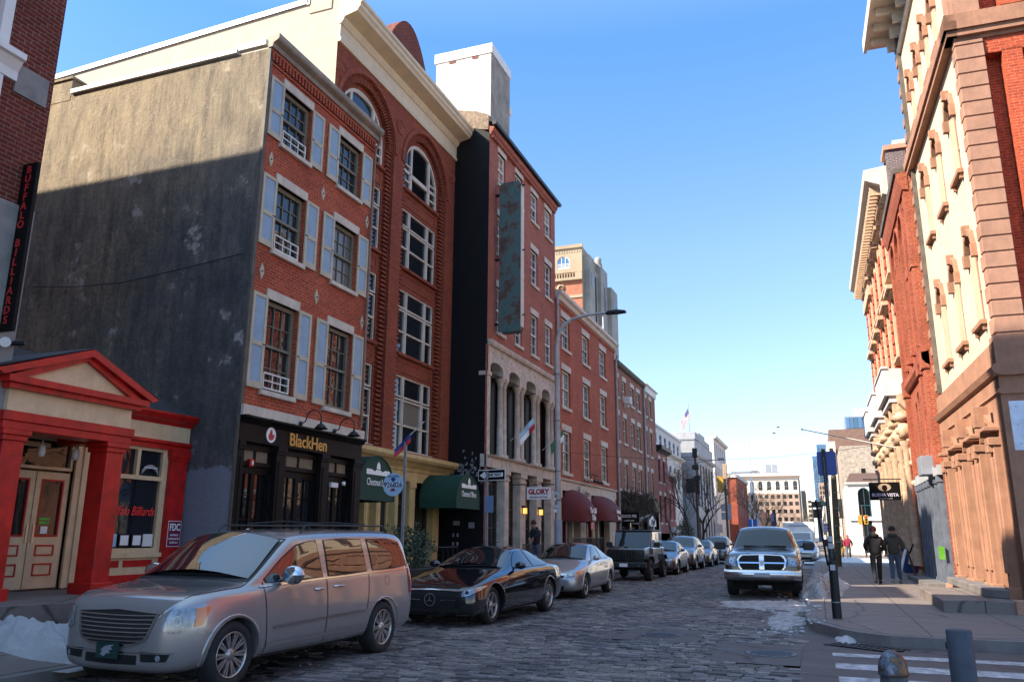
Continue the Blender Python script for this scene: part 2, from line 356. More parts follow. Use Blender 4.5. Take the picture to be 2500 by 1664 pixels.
# left pavement: kerb, slope up to the houses
mb = MB(); mb.prism([(-8.32, 5.6), (-8.14, 5.6), (-8.14, 700), (-8.32, 700)], 'z', -.04, .13); struct('kerb', mb, G_kerb)
mb = MB(); ys = [5.6, 8.0, 11.2, 12.6, 14, 30, 700]
def zw(x, y):
    a = (-8.32 - x) / (11.0 - 8.32); base = .135 + .37 * max(0, min(a, 1.35))
    return base
rows = [[(x, yy, zw(x, yy)) for x in (-8.32, -9.2, -10.2, -11.0, -12.0, -14.5)] for yy in ys]
mb.grid(rows, sm=False); struct('sidewalk', mb, G_walk)
mb = MB(); mb.add([(-14, 2, .70), (-14, 13.3, .70), (-9.9, 12.2, .50), (-9.75, 10.4, .64), (-9.9, 7.2, .70), (-10.2, 2, .70), (-9.9, 12.2, .2), (-9.75, 10.4, .2), (-9.9, 7.2, .15), (-10.2, 2, .15), (-14, 13.3, .2)],
    [(0, 1, 2, 3, 4, 5), (2, 6, 7, 3), (3, 7, 8, 4), (4, 8, 9, 5), (1, 10, 6, 2)])
struct('raised_pavement', mb, G_walk)
# cross-street pavement at lower left
mb = MB(); mb.prism([(-40, -14), (-8.32, 1.0), (-8.32, 5.6), (-14, 5.6), (-40, 5.6)], 'z', -.04, .12); struct('sidewalk', mb, G_walk)

# ---------------- facade helpers (local frame: x along the front, y inward, z up)
def LEFT(y0, x=-11.0): return (x, y0, 0), PI / 2
def RIGHT(y1, x=3.6): return (x, y1, 0), -PI / 2
def wall(mb, s0, s1, z0, z1, holes=(), y=0.0, rv=.2, mi=0, na=14):
    xs = sorted({s0, s1, *[h[0] for h in holes], *[h[1] for h in holes]}); zs = {z0, z1}
    H = []
    for h in holes:
        a, b, c, d = h[:4]; ar = h[4] if len(h) > 4 else 0; top = d + ar; zs |= {c, top}; H.append((a, b, c, d, ar, top))
    zs = sorted(zs)
    for i in range(len(xs) - 1):
        for j in range(len(zs) - 1):
            cx, cz = (xs[i] + xs[i + 1]) / 2, (zs[j] + zs[j + 1]) / 2
            if cx < s0 or cx > s1 or cz < z0 or cz > z1 or any(h[0] < cx < h[1] and h[2] < cz < h[5] for h in H): continue
            mb.add([(xs[i], y, zs[j]), (xs[i + 1], y, zs[j]), (xs[i + 1], y, zs[j + 1]), (xs[i], y, zs[j + 1])], [(0, 1, 2, 3)], mi)
    for a, b, c, d, ar, top in H:
        ring = [(a, c), (b, c), (b, d)]
        if ar:
            w2 = (b - a) / 2; arc = [((a + b) / 2 + w2 * math.cos(PI * k / na), d + ar * math.sin(PI * k / na)) for k in range(na + 1)]
            ring += arc[1:]
            for k in range(na):
                p, q = arc[k], arc[k + 1]
                mb.add([(p[0], y, p[1]), (p[0], y, top), (q[0], y, top), (q[0], y, q[1])], [(0, 1, 2, 3)], mi)
        else: ring += [(a, d)]
        n = len(ring)
        for k in range(n):
            p, q = ring[k], ring[(k + 1) % n]
            mb.add([(p[0], y, p[1]), (q[0], y, q[1]), (q[0], y + rv, q[1]), (p[0], y + rv, p[1])], [(0, 1, 2, 3)], mi)
def shell(mb, w, d, z0, z1, mi=0, roof=True, y=0.0, left=True, right=True):
    P = [(0, y), (w, y), (w, d), (0, d)]
    for i in [k for k in (1, 2, 3) if (k != 3 or left) and (k != 1 or right)]: p, q = P[i], P[(i + 1) % 4]; mb.add([(p[0], p[1], z0), (q[0], q[1], z0), (q[0], q[1], z1), (p[0], p[1], z1)], [(0, 1, 2, 3)], mi)
    if roof: mb.add([(a, b, z1) for a, b in P], [(0, 1, 2, 3)], mi)
def arcp(a, b, d, ar, n=12): return [((a + b) / 2 - (b - a) / 2 * math.cos(PI * k / n), d + ar * math.sin(PI * k / n)) for k in range(n + 1)]
WR = random.Random(12)
def sash(P, a, b, c, d, mf, mg=None, y=.12, nx=3, nu=2, nl=2, fw=.07, mw=.022, mid=.5, ar=0, name='window', rail=True, dp=.05):
    """a window: frame, meeting rail and glazing bars in one mesh; the panes behind are its child"""
    mb = MB(); y0, y1 = y - dp, y + .03
    top = d + ar
    mb.box(a, a + fw, y0, y1, c, d); mb.box(b - fw, b, y0, y1, c, d); mb.box(a + fw, b - fw, y0, y1, c, c + fw)
    if ar:
        ip = arcp(a + fw, b - fw, d, ar - fw); op = arcp(a, b, d, ar)
        for k in range(len(ip) - 1):
            mb.prism([op[k], op[k + 1], ip[k + 1], ip[k]], 'y', y0, y1)
    else: mb.box(a + fw, b - fw, y0, y1, d - fw, d)
    zm = c + (d - c) * mid
    if rail: mb.box(a + fw, b - fw, y0 - .012, y1 - .002, zm - .03, zm + .03)
    ia, ib = a + fw, b - fw
    for i in range(1, nx):
        x = ia + (ib - ia) * i / nx; zt = (d + ar * math.sqrt(max(0, 1 - ((x - (a + b) / 2) / ((b - a) / 2)) ** 2)) - fw) if ar else d - fw
        mb.box(x - mw / 2, x + mw / 2, y - .02, y + .02, c + fw, zt)
    for lo, hi, n in ((c + fw, zm - .03, nl), (zm + .03, d - fw * (0 if ar else 1), nu)):
        for j in range(1, n):
            z = lo + (hi - lo) * j / n; mb.box(ia, ib, y - .017, y + .017, z - mw / 2, z + mw / 2)
    o = mb.build(name, mf, P)
    g = MB(); e = .012
    if ar:
        pts = [(ia, c + fw), (ib, c + fw)] + arcp(a + fw, b - fw, d, ar - fw)[::-1]
        g.add([(x, y + e, z) for x, z in pts], [tuple(range(len(pts)))])
    else:
        q = WR.random() if (mg or G_win) is G_win else 1
        zc = c + fw + (d - c - 2 * fw) * WR.choice((.0, .3, .5, .5, .65, .8)) if q < .42 else None
        z0_, z1_ = c + fw - .01, d - fw + .01
        if zc:
            g.add([(ia - .01, y + e, z0_), (ib + .01, y + e, z0_), (ib + .01, y + e, zc), (ia - .01, y + e, zc), (ia - .01, y + e, z1_), (ib + .01, y + e, z1_)], [(0, 1, 2, 3)], 0); g.add([(ia - .01, y + e, zc), (ib + .01, y + e, zc), (ib + .01, y + e, z1_), (ia - .01, y + e, z1_)], [(0, 1, 2, 3)], 1)
        else: g.add([(ia - .01, y + e, z0_), (ib + .01, y + e, z0_), (ib + .01, y + e, z1_), (ia - .01, y + e, z1_)], [(0, 1, 2, 3)])
        if zc: g.build('pane', [G_win, WR.choice(G_blind)], o, recalc=False); return o
    g.build('pane', mg or G_win, o, recalc=False)
    return o
def bar(P, name, m, a, b, c, d, y0, y1, bev=0): return MB().box(a, b, y0, y1, c, d).build(name, m, P, bevel=bev)
def cornice(P, name, m, prof, s0, s1, ends=True):
    """prof: (out, z) outline swept along the front; out = distance in front of the wall"""
    mb = MB(); mb.prism([(-o, z) for o, z in prof], 'x', s0, s1); return mb.build(name, m, P)
def each(P, name, m, items, bev=0): return [MB().box(*it).build(name, m, P, bevel=bev) for it in items]
def bars(P, name, m, items, bev=0):
    mb = MB()
    for it in items: mb.box(*it)
    return mb.build(name, m, P, bevel=bev)
def open_sky_back(P, mb, name='wall', mats=None): return mb.build(name, mats, P, recalc=False)

# ---------------- corner brick block at far left
loc, rz = LEFT(-9.76); P = thing('brick_building', 'dark maroon brick block with white framed windows at left edge', 'building', loc, rz)
W0 = 18.0
mb = MB(); H0 = [(14.6, 17.13, 4.9, 8.28), (14.6, 17.13, 8.75, 12.6), (9.6, 12.4, 4.9, 8.28), (9.6, 12.4, 8.75, 12.6)]
wall(mb, 0, W0, 6.42, 16.5, [(a, b, max(c, 6.42), d) for a, b, c, d in H0], rv=.12); shell(mb, W0, 45, 0, 16.5)
mb.build('wall', B_dark, P, recalc=False)
mb = MB(); wall(mb, 0, W0 - .02, 0, 6.42, [(14.6, 17.13, 4.9, 6.4199), (9.6, 12.4, 4.9, 6.4199)], y=-.05, rv=.17); mb.add([(W0 - .02, -.05, 0), (W0 - .02, .3, 0), (W0 - .02, .3, 6.42), (W0 - .02, -.05, 6.42)], [(0, 1, 2, 3)]); mb.add([(0, -.05, 6.42), (W0 - .02, -.05, 6.42), (W0 - .02, .1, 6.42), (0, .1, 6.42)], [(0, 1, 2, 3)]); mb.build('base_storey', M_conc, P, recalc=False)
for a, b, c, d in H0:
    o = sash(P, a + .16, b - .16, c + .1, d - .12, M_red, G_blue, y=.10, nx=2, nu=1, nl=1, fw=.09, mw=.09, mid=.42)
    bars(P, 'window_surround', M_white, [(a, a + .16, -.07, .11, c, d), (b - .16, b, -.07, .11, c, d), (a + .16, b - .16, -.07, .11, d - .12, d), (a + .16, b - .16, -.09, .11, c, c + .1)])
for a, b in ((14.45, 17.35), (9.4, 12.6)):
    cornice(P, 'lintel', M_white, [(-.02, 8.3), (.06, 8.3), (.06, 8.45), (.14, 8.6), (.2, 8.62), (.2, 8.72), (-.02, 8.72)], a, b)
bars(P, 'lintel', M_conc, [(17.35, 17.9, -.03, .05, 8.15, 8.62)])
cornice(P, 'cornice', M_gutter, [(-.02, 16.2), (.1, 16.2), (.3, 16.5), (.3, 16.7), (-.02, 16.72)], 0, W0)
bars(P, 'added_shadow_block', B_dark, [(8.8, 12.7, 2.0, 6.9, 16.5, 26.8)])  # unseen block added to cast shadow on the right-hand corner building
# vertical sign
S = thing('vertical_sign', 'tall narrow black sign with red letters spelling BUFFALO BILLIARDS', 'sign', (-10.99, 7.98, 0), 0)
bars(S, 'sign_panel', M_black, [(-.02, .30, -.03, .03, 4.45, 7.1)], bev=.008)
bars(S, 'bracket', M_iron, [(-.12, .0, -.015, .015, 6.7, 6.73), (-.12, .0, -.015, .015, 4.8, 4.83)])
M_redl = plain('red letters', (.45, .02, .02), .5, var=.05)
L_ = 'BUFFALO BILLIARDS'
for i, ch in enumerate(L_):
    if ch != ' ': text(ch, .17, M_redl, S, face_y(.14, -.036, 6.98 - i * .148), off=.004)
S = thing('security_light', 'small white floodlight and camera on the corner wall', 'floodlight', (-10.93, 8.1, 4.33), 0)
bars(S, 'bracket', M_iron, [(-.1, .04, -.02, .02, -.05, .02)])
mb = MB(); mb.tube([(.03, -.05, 0), (.16, -.16, -.05)], [.05, .075], 12); mb.build('lamp_head', M_white, S)
mb = MB(); mb.tube([(.02, .03, -.02), (.2, .12, .0)], [.035, .04], 10); mb.build('camera_body', M_plast, S)

# ---------------- red and ivory pub with portico
P = thing('pub_building', 'low ivory and red pub with classical portico against the grey wall', 'building', *LEFT(7.9, -12.2))
FZ = .70
mb = MB(); wall(mb, .1, 5.42, FZ, 3.36, [(1.34, 2.72, FZ, 3.25), (3.45, 4.87, 1.25, 3.28)], rv=.12); mb.box(.1, 5.42, .3, 5.0, FZ - .5, 3.9); mb.build('wall', M_portc, P, recalc=False)
# hipped roof
mb = MB(); mb.add([(-.1, -.12, 3.93), (5.5, -.12, 3.93), (5.5, 4, 3.93), (-.1, 4, 3.93), (1.2, 1.3, 4.9), (4.4, 1.3, 4.9)], [(0, 1, 5, 4), (1, 2, 5), (2, 3, 4, 5), (3, 0, 4)]); mb.build('roof', M_roof, P)
cornice(P, 'cornice', M_red, [(-.1, 3.74), (.04, 3.74), (.08, 3.80), (.16, 3.84), (.22, 3.93), (.22, 3.97), (-.1, 3.97)], 2.6, 5.45)
bars(P, 'frieze', M_portc, [(.1, 5.42, -.03, .1, 3.42, 3.74)])
cornice(P, 'architrave', M_red, [(-.1, 3.25), (.05, 3.25), (.05, 3.33), (.10, 3.36), (.10, 3.42), (-.1, 3.42)], 3.0, 5.44)
bars(P, 'pilaster', M_red, [(4.92, 5.36, -.09, .02, FZ - .2, 3.05), (4.9, 5.38, -.11, .02, 3.05, 3.12), (4.88, 5.40, -.13, .02, 3.12, 3.25), (4.9, 5.38, -.11, .02, FZ - .2, FZ + .1)])
# doors
for a, b, hx in ((1.38, 2.02, 1.97), (2.04, 2.68, 2.09)):
    D = bars(P, 'door', M_portc, [(a, a + .10, .02, .07, FZ + .02, 2.62), (b - .10, b, .02, .07, FZ + .02, 2.62), (a + .10, b - .10, .02, .07, 2.5, 2.62), (a + .10, b - .10, .02, .07, FZ + .02, 1.55), ])
    for z0, z1 in ((.92, 1.12), (1.24, 1.42)):
        bars(D, 'panel_moulding', M_red, [(a + .14, b - .14, .008, .03, z0, z0 + .025), (a + .14, b - .14, .008, .03, z1 - .025, z1), (a + .14, a + .165, .008, .03, z0 + .025, z1 - .025), (b - .165, b - .14, .008, .03, z0 + .025, z1 - .025)])
    bars(D, 'glazing_bead', M_red, [(a + .10, a + .13, .01, .05, 1.55, 2.5), (b - .13, b - .10, .01, .05, 1.55, 2.5), (a + .13, b - .13, .01, .05, 1.55, 1.58), (a + .13, b - .13, .01, .05, 2.47, 2.5)])
    MB().add([(a + .1, .045, 1.55), (b - .1, .045, 1.55), (b - .1, .045, 2.5), (a + .1, .045, 2.5)], [(0, 1, 2, 3)]).build('pane', G_dark, D, recalc=False) if False else None
    g = MB(); g.add([(a + .1, .045, 1.55), (b - .1, .045, 1.55), (b - .1, .045, 2.5), (a + .1, .045, 2.5)], [(0, 1, 2, 3)]); g.build('pane', G_dark, D, recalc=False)
    mb = MB(); mb.box(hx - .012, hx + .012, -.01, .02, 1.45, 1.75); mb.build('handle', M_chrome, D)
bars(P, 'notice', M_signw, [(2.25, 2.38, .03, .043, 1.6, 1.72)])
bars(P, 'notice', plain('lime sticker', (.10, .55, .05), .5), [(2.2, 2.4, .03, .042, 1.76, 1.80), (2.2, 2.4, .03, .042, 1.82, 1.86)])
sash(P, 1.36, 2.7, 2.66, 3.2, M_portc, G_dark, y=.06, nx=1, nu=1, nl=1, rail=False, name='transom', fw=.05)
each(P, 'door_surround', M_portc, [(1.2, 1.34, -.05, .05, FZ, 3.25), (2.72, 2.80, -.05, .05, FZ, 3.25), (2.80, 2.86, -.03, .05, FZ, 3.25), (2.86, 2.98, -.06, .05, FZ, 3.25), (2.98, 3.03, -.03, .05, FZ, 3.25), (3.03, 3.2, -.05, .05, FZ, 3.25)])
for i in range(2): bars(P, 'notice', M_portc, [(1.6 + i * .02, 2.2, .0, .015, 3.02, 3.1)]) if i == 0 else None
# front window
o = sash(P, 3.45, 4.87, 1.25, 3.28, M_portc, G_dark, y=.06, nx=1, nu=1, nl=1, rail=False, fw=.09)
bars(P, 'transom_bar', M_portc, [(3.54, 4.78, -.02, .06, 2.62, 2.70), (4.10, 4.18, -.02, .06, 2.70, 3.19)])
bars(P, 'window_sill', M_portc, [(3.4, 4.92, -.07, .02, 1.17, 1.25)])
bars(P, 'panel', M_red, [(3.5, 3.95, -.012, .02, 1.0, 1.12), (4.05, 4.75, -.012, .02, 1.0, 1.12)])
bars(P, 'plinth', M_red, [(3.3, 4.92, -.03, .02, FZ - .3, .86)])
for i, (a, m_) in enumerate(((3.62, M_cyan), (3.92, M_iron), (4.22, M_iron), (4.5, M_white))):
    o = bars(P, 'framed_notice', m_, [(a, a + .24, .02, .04, 1.37, 1.6)])
    if m_ is M_iron: bars(o, 'paper', M_signw, [(a + .025, a + .215, .014, .022, 1.395, 1.575)])
NEON = emis('red neon', (.5, .02, .02), .10)
S = thing('neon_sign', 'unlit red script neon reading Buffalo Billiards in the pub window', 'sign', *LEFT(7.9, -12.2))
text('Buffalo Billiards', .25, NEON, S, face_y(4.12, -.0, 2.02, 0), 'neon_tube', ext=.003, shear=.35, sx=.72, off=-.002)
S = thing('window_emblem', 'small arched badge sign behind the pub upper window pane', 'sign', *LEFT(7.9, -12.2))
mb = MB(); pts = [(4.48 + .26 * math.cos(a), 2.62 + .34 * math.sin(a) * .9) for a in [PI * (.2 + .6 * k / 10) for k in range(11)]]
for k in range(10): mb.prism([pts[k], pts[k + 1], (pts[k + 1][0], pts[k + 1][1] - .07), (pts[k][0], pts[k][1] - .07)], 'y', .0, .02)
mb.build('badge', M_sbk, S)
text('BILLIARDS & BAR', .045, M_lett, S, face_y(4.48, -.004, 2.86)); 
S = thing('fire_notice', 'maroon and white FDC fire connection sign on the red pilaster', 'sign', *LEFT(7.9, -12.2))
M_mar = plain('sign maroon', (.22, .012, .05), .5)
bars(S, 'plate', M_lett, [(4.99, 5.34, -.105, -.098, 1.36, 1.86)]); bars(S, 'plate_face', M_mar, [(5.0, 5.33, -.108, -.1, 1.37, 1.85)])
text('FDC', .19, M_lett, S, face_y(5.165, -.11, 1.73), sx=.78, off=.004)
for i, l in enumerate(('AUTOMATIC', 'SPRINKLERS ON', 'FLOOR 1 & 2')): text(l, .052, M_lett, S, face_y(5.165, -.11, 1.58 - i * .072), sx=.75)
# portico (front plane x = -10.9, local y = -1.3)
mb = MB()
for a in (.34, 2.19):
    mb.box(a, a + .34, -1.3, -.92, FZ, 2.92); mb.box(a - .05, a + .39, -1.36, -.86, FZ, FZ + .14); mb.box(a - .03, a + .37, -1.33, -.89, 2.92, 3.0); mb.box(a - .06, a + .40, -1.36, -.86, 3.0, 3.08)
for i, q in enumerate(((0, 32), (32, 64))):
    m2 = MB(); a = (.34, 2.19)[i]
    m2.box(a, a + .34, -1.3, -.92, FZ - .3, 2.92); m2.box(a - .05, a + .39, -1.36, -.86, FZ - .3, FZ + .14); m2.box(a - .03, a + .37, -1.33, -.89, 2.92, 3.0); m2.box(a - .06, a + .40, -1.36, -.86, 3.0, 3.08)
    m2.build('column', M_red, P, bevel=.008)
E1 = MB(); E1.box(.27, 2.62, -1.34, -.88, 3.08, 3.2); E1.box(.24, 2.65, -1.37, -.85, 3.2, 3.34); E1.box(.27, .6, -.88, 0, 3.08, 3.34); E1.box(2.3, 2.62, -.88, 0, 3.08, 3.34); E1.build('architrave', M_red, P, bevel=.008)
bars(P, 'frieze', M_portc, [(.3, 2.58, -1.32, -.0, 3.34, 3.66)])
E1 = MB(); E1.box(.22, 2.68, -1.42, -.0, 3.66, 3.74); E1.box(.14, 2.78, -1.50, -.0, 3.74, 3.84)
xc = 1.56
for sg in (-1, 1):
    x0 = .14 if sg < 0 else 2.98 - .0; xe = .10 if sg < 0 else 2.94 + .06
    q = [(xe if sg < 0 else 2.96, 3.80), (xc, 4.36), (xc, 4.48), ((.02) if sg < 0 else 2.96 + .06, 3.90)]
    if sg > 0: q = [(2.82, 3.82), (xc - .06, 4.36), (xc - .06, 4.48), (2.96, 3.88)]
    else: q = [(.04, 3.82), (xc - .06, 4.36), (xc - .06, 4.48), (-.08, 3.88)]
    E1.prism(q, 'y', -1.52, .9)
    q2 = [(p[0] * .86 + .2, p[1] - .07) for p in q]; E1.prism(q2, 'y', -1.44, .5)
E1.build('pediment_cornice', M_red, P)
mb = MB(); mb.prism([(.3, 3.83), (2.7, 3.83), (1.5, 4.3)], 'y', -1.36, .4); mb.build('pediment', M_portc, P)
mb = MB()
for sg in (0, 1):
    q = [(-.1, 3.9), (1.5, 4.49), (1.5, 4.51), (-.12, 3.92)] if sg == 0 else [(2.98, 3.9), (1.5, 4.49), (1.5, 4.51), (3.0, 3.92)]
    mb.prism(q, 'y', -1.50, .9)
mb.build('roof', M_roof, P)
for x in (1.55, 2.2):
    S = thing('hanging_lantern', 'small white lantern under the pub portico ceiling ' + ('above the left door' if x < 2 else 'beside the right column'), 'lantern', *LEFT(7.9, -12.2), group='lanterns under the portico')
    mb = MB(); mb.lathe([(.0, 3.07), (.012, 3.07), (.012, 3.0), (.05, 2.97), (.06, 2.86), (.04, 2.8), (0, 2.8)], 10, (x, -.6, 0)); mb.build('lantern_body', M_white, S)

# ---------------- BlackHen house
P = thing('brick_house', 'red brick house with pale blue shutters over the black BlackHen shopfront', 'building', *LEFT(13.35))
GZ = .45
ro = [(10.40, 11.83), (7.80, 9.42), (4.62, 6.66)]; wx = [(.62, 1.74), (3.0, 4.12)]
WB = 4.80
mb = MB(); wall(mb, 0, WB, 4.2, 12.62, [(a, b, c, d) for c, d in ro for a, b in wx]); mb.build('wall', B_hen, P, recalc=False)
def stucco():
    m, t, b = nodes('weathered grey stucco'); v = coord(t); sp = N(t, 'ShaderNodeSeparateXYZ'); t.links.new(v, sp.inputs[0])
    n1 = noise_(t, v, .38, 8, .66); n2 = noise_(t, coord(t, (1, 1, .22)), 3.4, 8, .8); n3 = noise_(t, v, 1.5, 8, .72); n4 = noise_(t, v, 9, 6, .75); n5 = noise_(t, coord(t, (1, 1, .7)), .9, 3, .5)
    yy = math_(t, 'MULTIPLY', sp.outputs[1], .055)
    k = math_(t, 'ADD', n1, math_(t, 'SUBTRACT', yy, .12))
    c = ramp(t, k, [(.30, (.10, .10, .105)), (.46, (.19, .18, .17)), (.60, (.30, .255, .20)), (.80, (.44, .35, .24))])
    c = mix(t, ramp(t, n2, [(.42, (0, 0, 0)), (.66, (.75,) * 3)]), c, (.050, .048, .050))
    c = mix(t, ramp(t, n4, [(.35, (.55,) * 3), (.62, (0, 0, 0))]), c, (.06, .057, .055))
    c = mix(t, math_(t, 'MULTIPLY', ramp(t, n3, [(.56, (0, 0, 0)), (.62, (.85,) * 3)]), ramp(t, n5, [(.5, (0, 0, 0)), (.58, (1, 1, 1))])), c, (.50, .47, .43))
    vo = N(t, 'ShaderNodeTexVoronoi', feature='DISTANCE_TO_EDGE', Scale=.8); dn = N(t, 'ShaderNodeTexNoise', Scale=1.6, Detail=6); t.links.new(v, dn.inputs['Vector']); t.links.new(mix(t, .45, v, dn.outputs['Color']), vo.inputs['Vector'])
    c = mix(t, ramp(t, vo.outputs['Distance'], [(0, (.4,) * 3), (.008, (0, 0, 0))]), c, (.04, .037, .036))
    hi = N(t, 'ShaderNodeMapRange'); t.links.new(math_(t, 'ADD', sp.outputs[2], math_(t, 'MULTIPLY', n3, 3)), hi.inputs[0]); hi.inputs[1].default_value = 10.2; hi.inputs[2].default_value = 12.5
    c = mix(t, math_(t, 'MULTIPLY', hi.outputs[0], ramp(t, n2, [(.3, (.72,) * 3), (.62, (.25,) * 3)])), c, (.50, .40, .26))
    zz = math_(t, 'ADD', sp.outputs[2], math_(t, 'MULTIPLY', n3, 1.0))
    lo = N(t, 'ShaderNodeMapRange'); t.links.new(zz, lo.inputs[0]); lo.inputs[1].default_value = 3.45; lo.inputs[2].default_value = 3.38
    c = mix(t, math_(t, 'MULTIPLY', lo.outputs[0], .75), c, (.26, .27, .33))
    t.links.new(c, b.inputs['Base Color']); b.inputs['Roughness'].default_value = .92; b.inputs['Specular IOR Level'].default_value = .15
    bump(t, math_(t, 'ADD', n4, math_(t, 'ADD', n2, noise_(t, v, 40, 4, .6))), .9, .035, b); return m
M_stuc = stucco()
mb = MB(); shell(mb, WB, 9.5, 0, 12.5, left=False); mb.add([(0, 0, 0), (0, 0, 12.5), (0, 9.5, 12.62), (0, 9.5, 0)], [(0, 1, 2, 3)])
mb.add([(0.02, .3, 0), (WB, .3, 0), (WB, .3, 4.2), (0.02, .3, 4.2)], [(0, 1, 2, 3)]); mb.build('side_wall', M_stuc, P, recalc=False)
bars(P, 'coping', M_white, [(-.07, .1, .9, 6.1, 12.55, 12.66), (-.05, .08, .1, .9, 12.6, 12.75)])
bars(P, 'chimney', M_stuc, [(-.01, .9, 6.15, 7.6, 12.4, 13.0), (-.05, .94, 6.1, 7.65, 13.0, 13.06)])
mb = MB(); mb.tube([(.3, 4.1, 12.6), (.3, 4.1, 12.85), (.3, 3.98, 12.92), (.3, 3.85, 12.85)], .06, 8); mb.build('vent_pipe', M_white, P)
cornice(P, 'cornice', plain('taupe eave paint', (.30, .25, .19), .65, var=.2, streak=.3), [(-.02, 12.5), (.10, 12.5), (.12, 12.6), (.24, 12.66), (.27, 12.70), (.27, 12.81), (.23, 12.81), (.21, 12.76), (-.02, 12.76)], -.05, WB + .02)
bars(P, 'brick_corbel', B_hen, [(.0, WB, -.06, .01, 12.42, 12.5), (.0, WB, -.03, .01, 12.14, 12.2)] + [(.03 + i * .128, .03 + i * .128 + .064, -.075, .01, 12.22, 12.42) for i in range(37)])
bars(P, 'corner_strip', M_gutter, [(-.03, .06, -.05, .02, .4, 12.5)])
for ri, (c, d) in enumerate(ro):
    for wi, (a, b) in enumerate(wx):
        sash(P, a + .05, b, c, d, plain('olive grey paint', (.19, .165, .12), .6, var=.15), G_win, y=.14, nx=3, nu=2, nl=2, fw=.10, mw=.022, mid=.5)
        bars(P, 'lintel', M_pale, [(a - .05, b + .05, -.035, .12, d, d + .22)], bev=.006)
        bars(P, 'sill', M_pale, [(a - .06, b + .06, -.09, .14, c - .11, c)], bev=.01)
        for a2 in (a - .52, b + .02):
            wd = .50; hh = (c - .0, d + .04)
            s = bars(P, 'shutter', M_shut, [(a2, a2 + .075, -.055, -.015, *hh), (a2 + wd - .075, a2 + wd, -.055, -.015, *hh), (a2 + .075, a2 + wd - .075, -.055, -.015, hh[1] - .08, hh[1]), (a2 + .075, a2 + wd - .075, -.055, -.015, hh[0], hh[0] + .14), (a2 + .075, a2 + wd - .075, -.055, -.015, (c + d) / 2 - .1, (c + d) / 2 - .0)], bev=.004)
            bars(s, 'shutter_panel', M_blue, [(a2 + .075, a2 + wd - .075, -.037, -.02, hh[0] + .14, (c + d) / 2 - .1), (a2 + .075, a2 + wd - .075, -.037, -.02, (c + d) / 2, hh[1] - .08)])
            bars(s, 'hinge', M_iron, [(a2 + (.0 if a2 > a else wd - .1), a2 + (.1 if a2 > a else wd), -.062, -.055, (c + d) / 2 - .06, (c + d) / 2 - .035)])
# window panels (air conditioner fillers)
for c in (10.44, 7.86, 4.68):
    a, b = .72, 1.64; hh = .36
    bars(P, 'window_grille', M_white, [(a, b, .02, .05, c, c + .03), (a, b, .02, .05, c + hh - .03, c + hh), (a, a + .03, .022, .048, c + .03, c + hh - .03), (b - .03, b, .022, .048, c + .03, c + hh - .03), (a + .03, b - .03, .024, .046, c + hh / 2 - .012, c + hh / 2 + .012)] + [(a + .03 + i * .29, a + .05 + i * .29, .026, .044, c + .03, c + hh - .03) for i in (1, 2)])
for x, z in ((.33, 9.86), (2.42, 9.9), (4.55, 9.95), (.33, 7.2), (2.42, 7.2), (4.55, 7.1)):
    mb = MB(); mb.prism([(x, z - .19), (x + .075, z), (x, z + .19), (x - .075, z)], 'y', -.03, 0); mb.build('wall_tie', M_shut, P)
    mb = MB(); mb.lathe([(0, -.045), (.022, -.045), (.022, -.03)], 8, (x, 0, z), 'y'); mb.build('bolt', M_iron, P)
mb = MB(); mb.tube([(4.62, -.28, 12.6), (4.62, -.26, 12.35), (4.66, -.12, 12.15), (4.7, -.08, 11.9), (4.68, -.07, 9.0), (4.68, -.07, 4.3)], .035, 8); mb.build('downpipe', plain('brown drainpipe', (.25, .14, .10), .6), P)
# stone band with ragged lower edge, shopfront
mb = MB(); n = 30
top = [(WB * i / n, 4.22) for i in range(n + 1)]; bot = [(WB * i / n, 4.0 + .03 * math.sin(i * 1.3)) for i in range(n + 1)]
mb.prism(top + bot[::-1], 'y', -.12, .02); mb.build('stone_band', M_pale, P)
cornice(P, 'shop_cornice', M_black, [(-.02, 3.86), (.1, 3.86), (.14, 3.92), (.2, 3.96), (.2, 4.0), (-.02, 4.0)], 0, WB)
bars(P, 'fascia', plain('fascia dark brown', (.009, .005, .004), .55, spec=.15), [(0, WB, -.06, .05, 3.48, 3.86)])
SF = [(0, .2), (1.28, 1.62), (2.98, 3.32), (4.42, 4.8)]
for a, b in SF: bars(P, 'pilaster', plain('shopfront dark brown', (.010, .007, .006), .55, var=.2, spec=.15), [(a, b, -.07, .05, GZ - .2, 3.3), (a - .01, b + .01, -.09, .05, 3.3, 3.36), (a - .0, b + .0, -.10, .05, 3.36, 3.48), (a + .08, b - .08, -.085, -.07, GZ + .2, 3.15)], bev=.006)
for k in range(3):
    a, b = SF[k][1], SF[k + 1][0]; c2 = (a + b) / 2
    sash(P, a, b, 3.0, 3.42, M_black, plain('pale transom board', (.22, .17, .11), .6), y=.10, nx=2, nu=1, nl=1, rail=False, name='transom', fw=.09, mw=.05)
    D = bars(P, 'door', M_black, [(a, a + .13, .10, .16, GZ, 2.98), (b - .13, b, .10, .16, GZ, 2.98), (a + .13, b - .13, .10, .16, 2.84, 2.98), (a + .13, b - .13, .10, .16, GZ, .9), (c2 - .06, c2 + .06, .10, .16, .9, 2.84)] + [(x - .012, x + .012, .11, .15, .9, 2.84) for x in ((a + c2) / 2 + .03, (b + c2) / 2 - .03)] + [(a + .13, b - .13, .112, .148, z - .012, z + .012) for z in (1.4, 1.9, 2.4)])
    g = MB(); g.add([(a + .1, .14, .85), (b - .1, .14, .85), (b - .1, .14, 2.9), (a + .1, .14, 2.9)], [(0, 1, 2, 3)]); g.build('pane', G_dark, D, recalc=False)
bars(P, 'notice', M_signw, [(.36, .46, .09, .105, 1.5, 1.64), (.66, .75, .09, .105, 1.52, 1.72)])
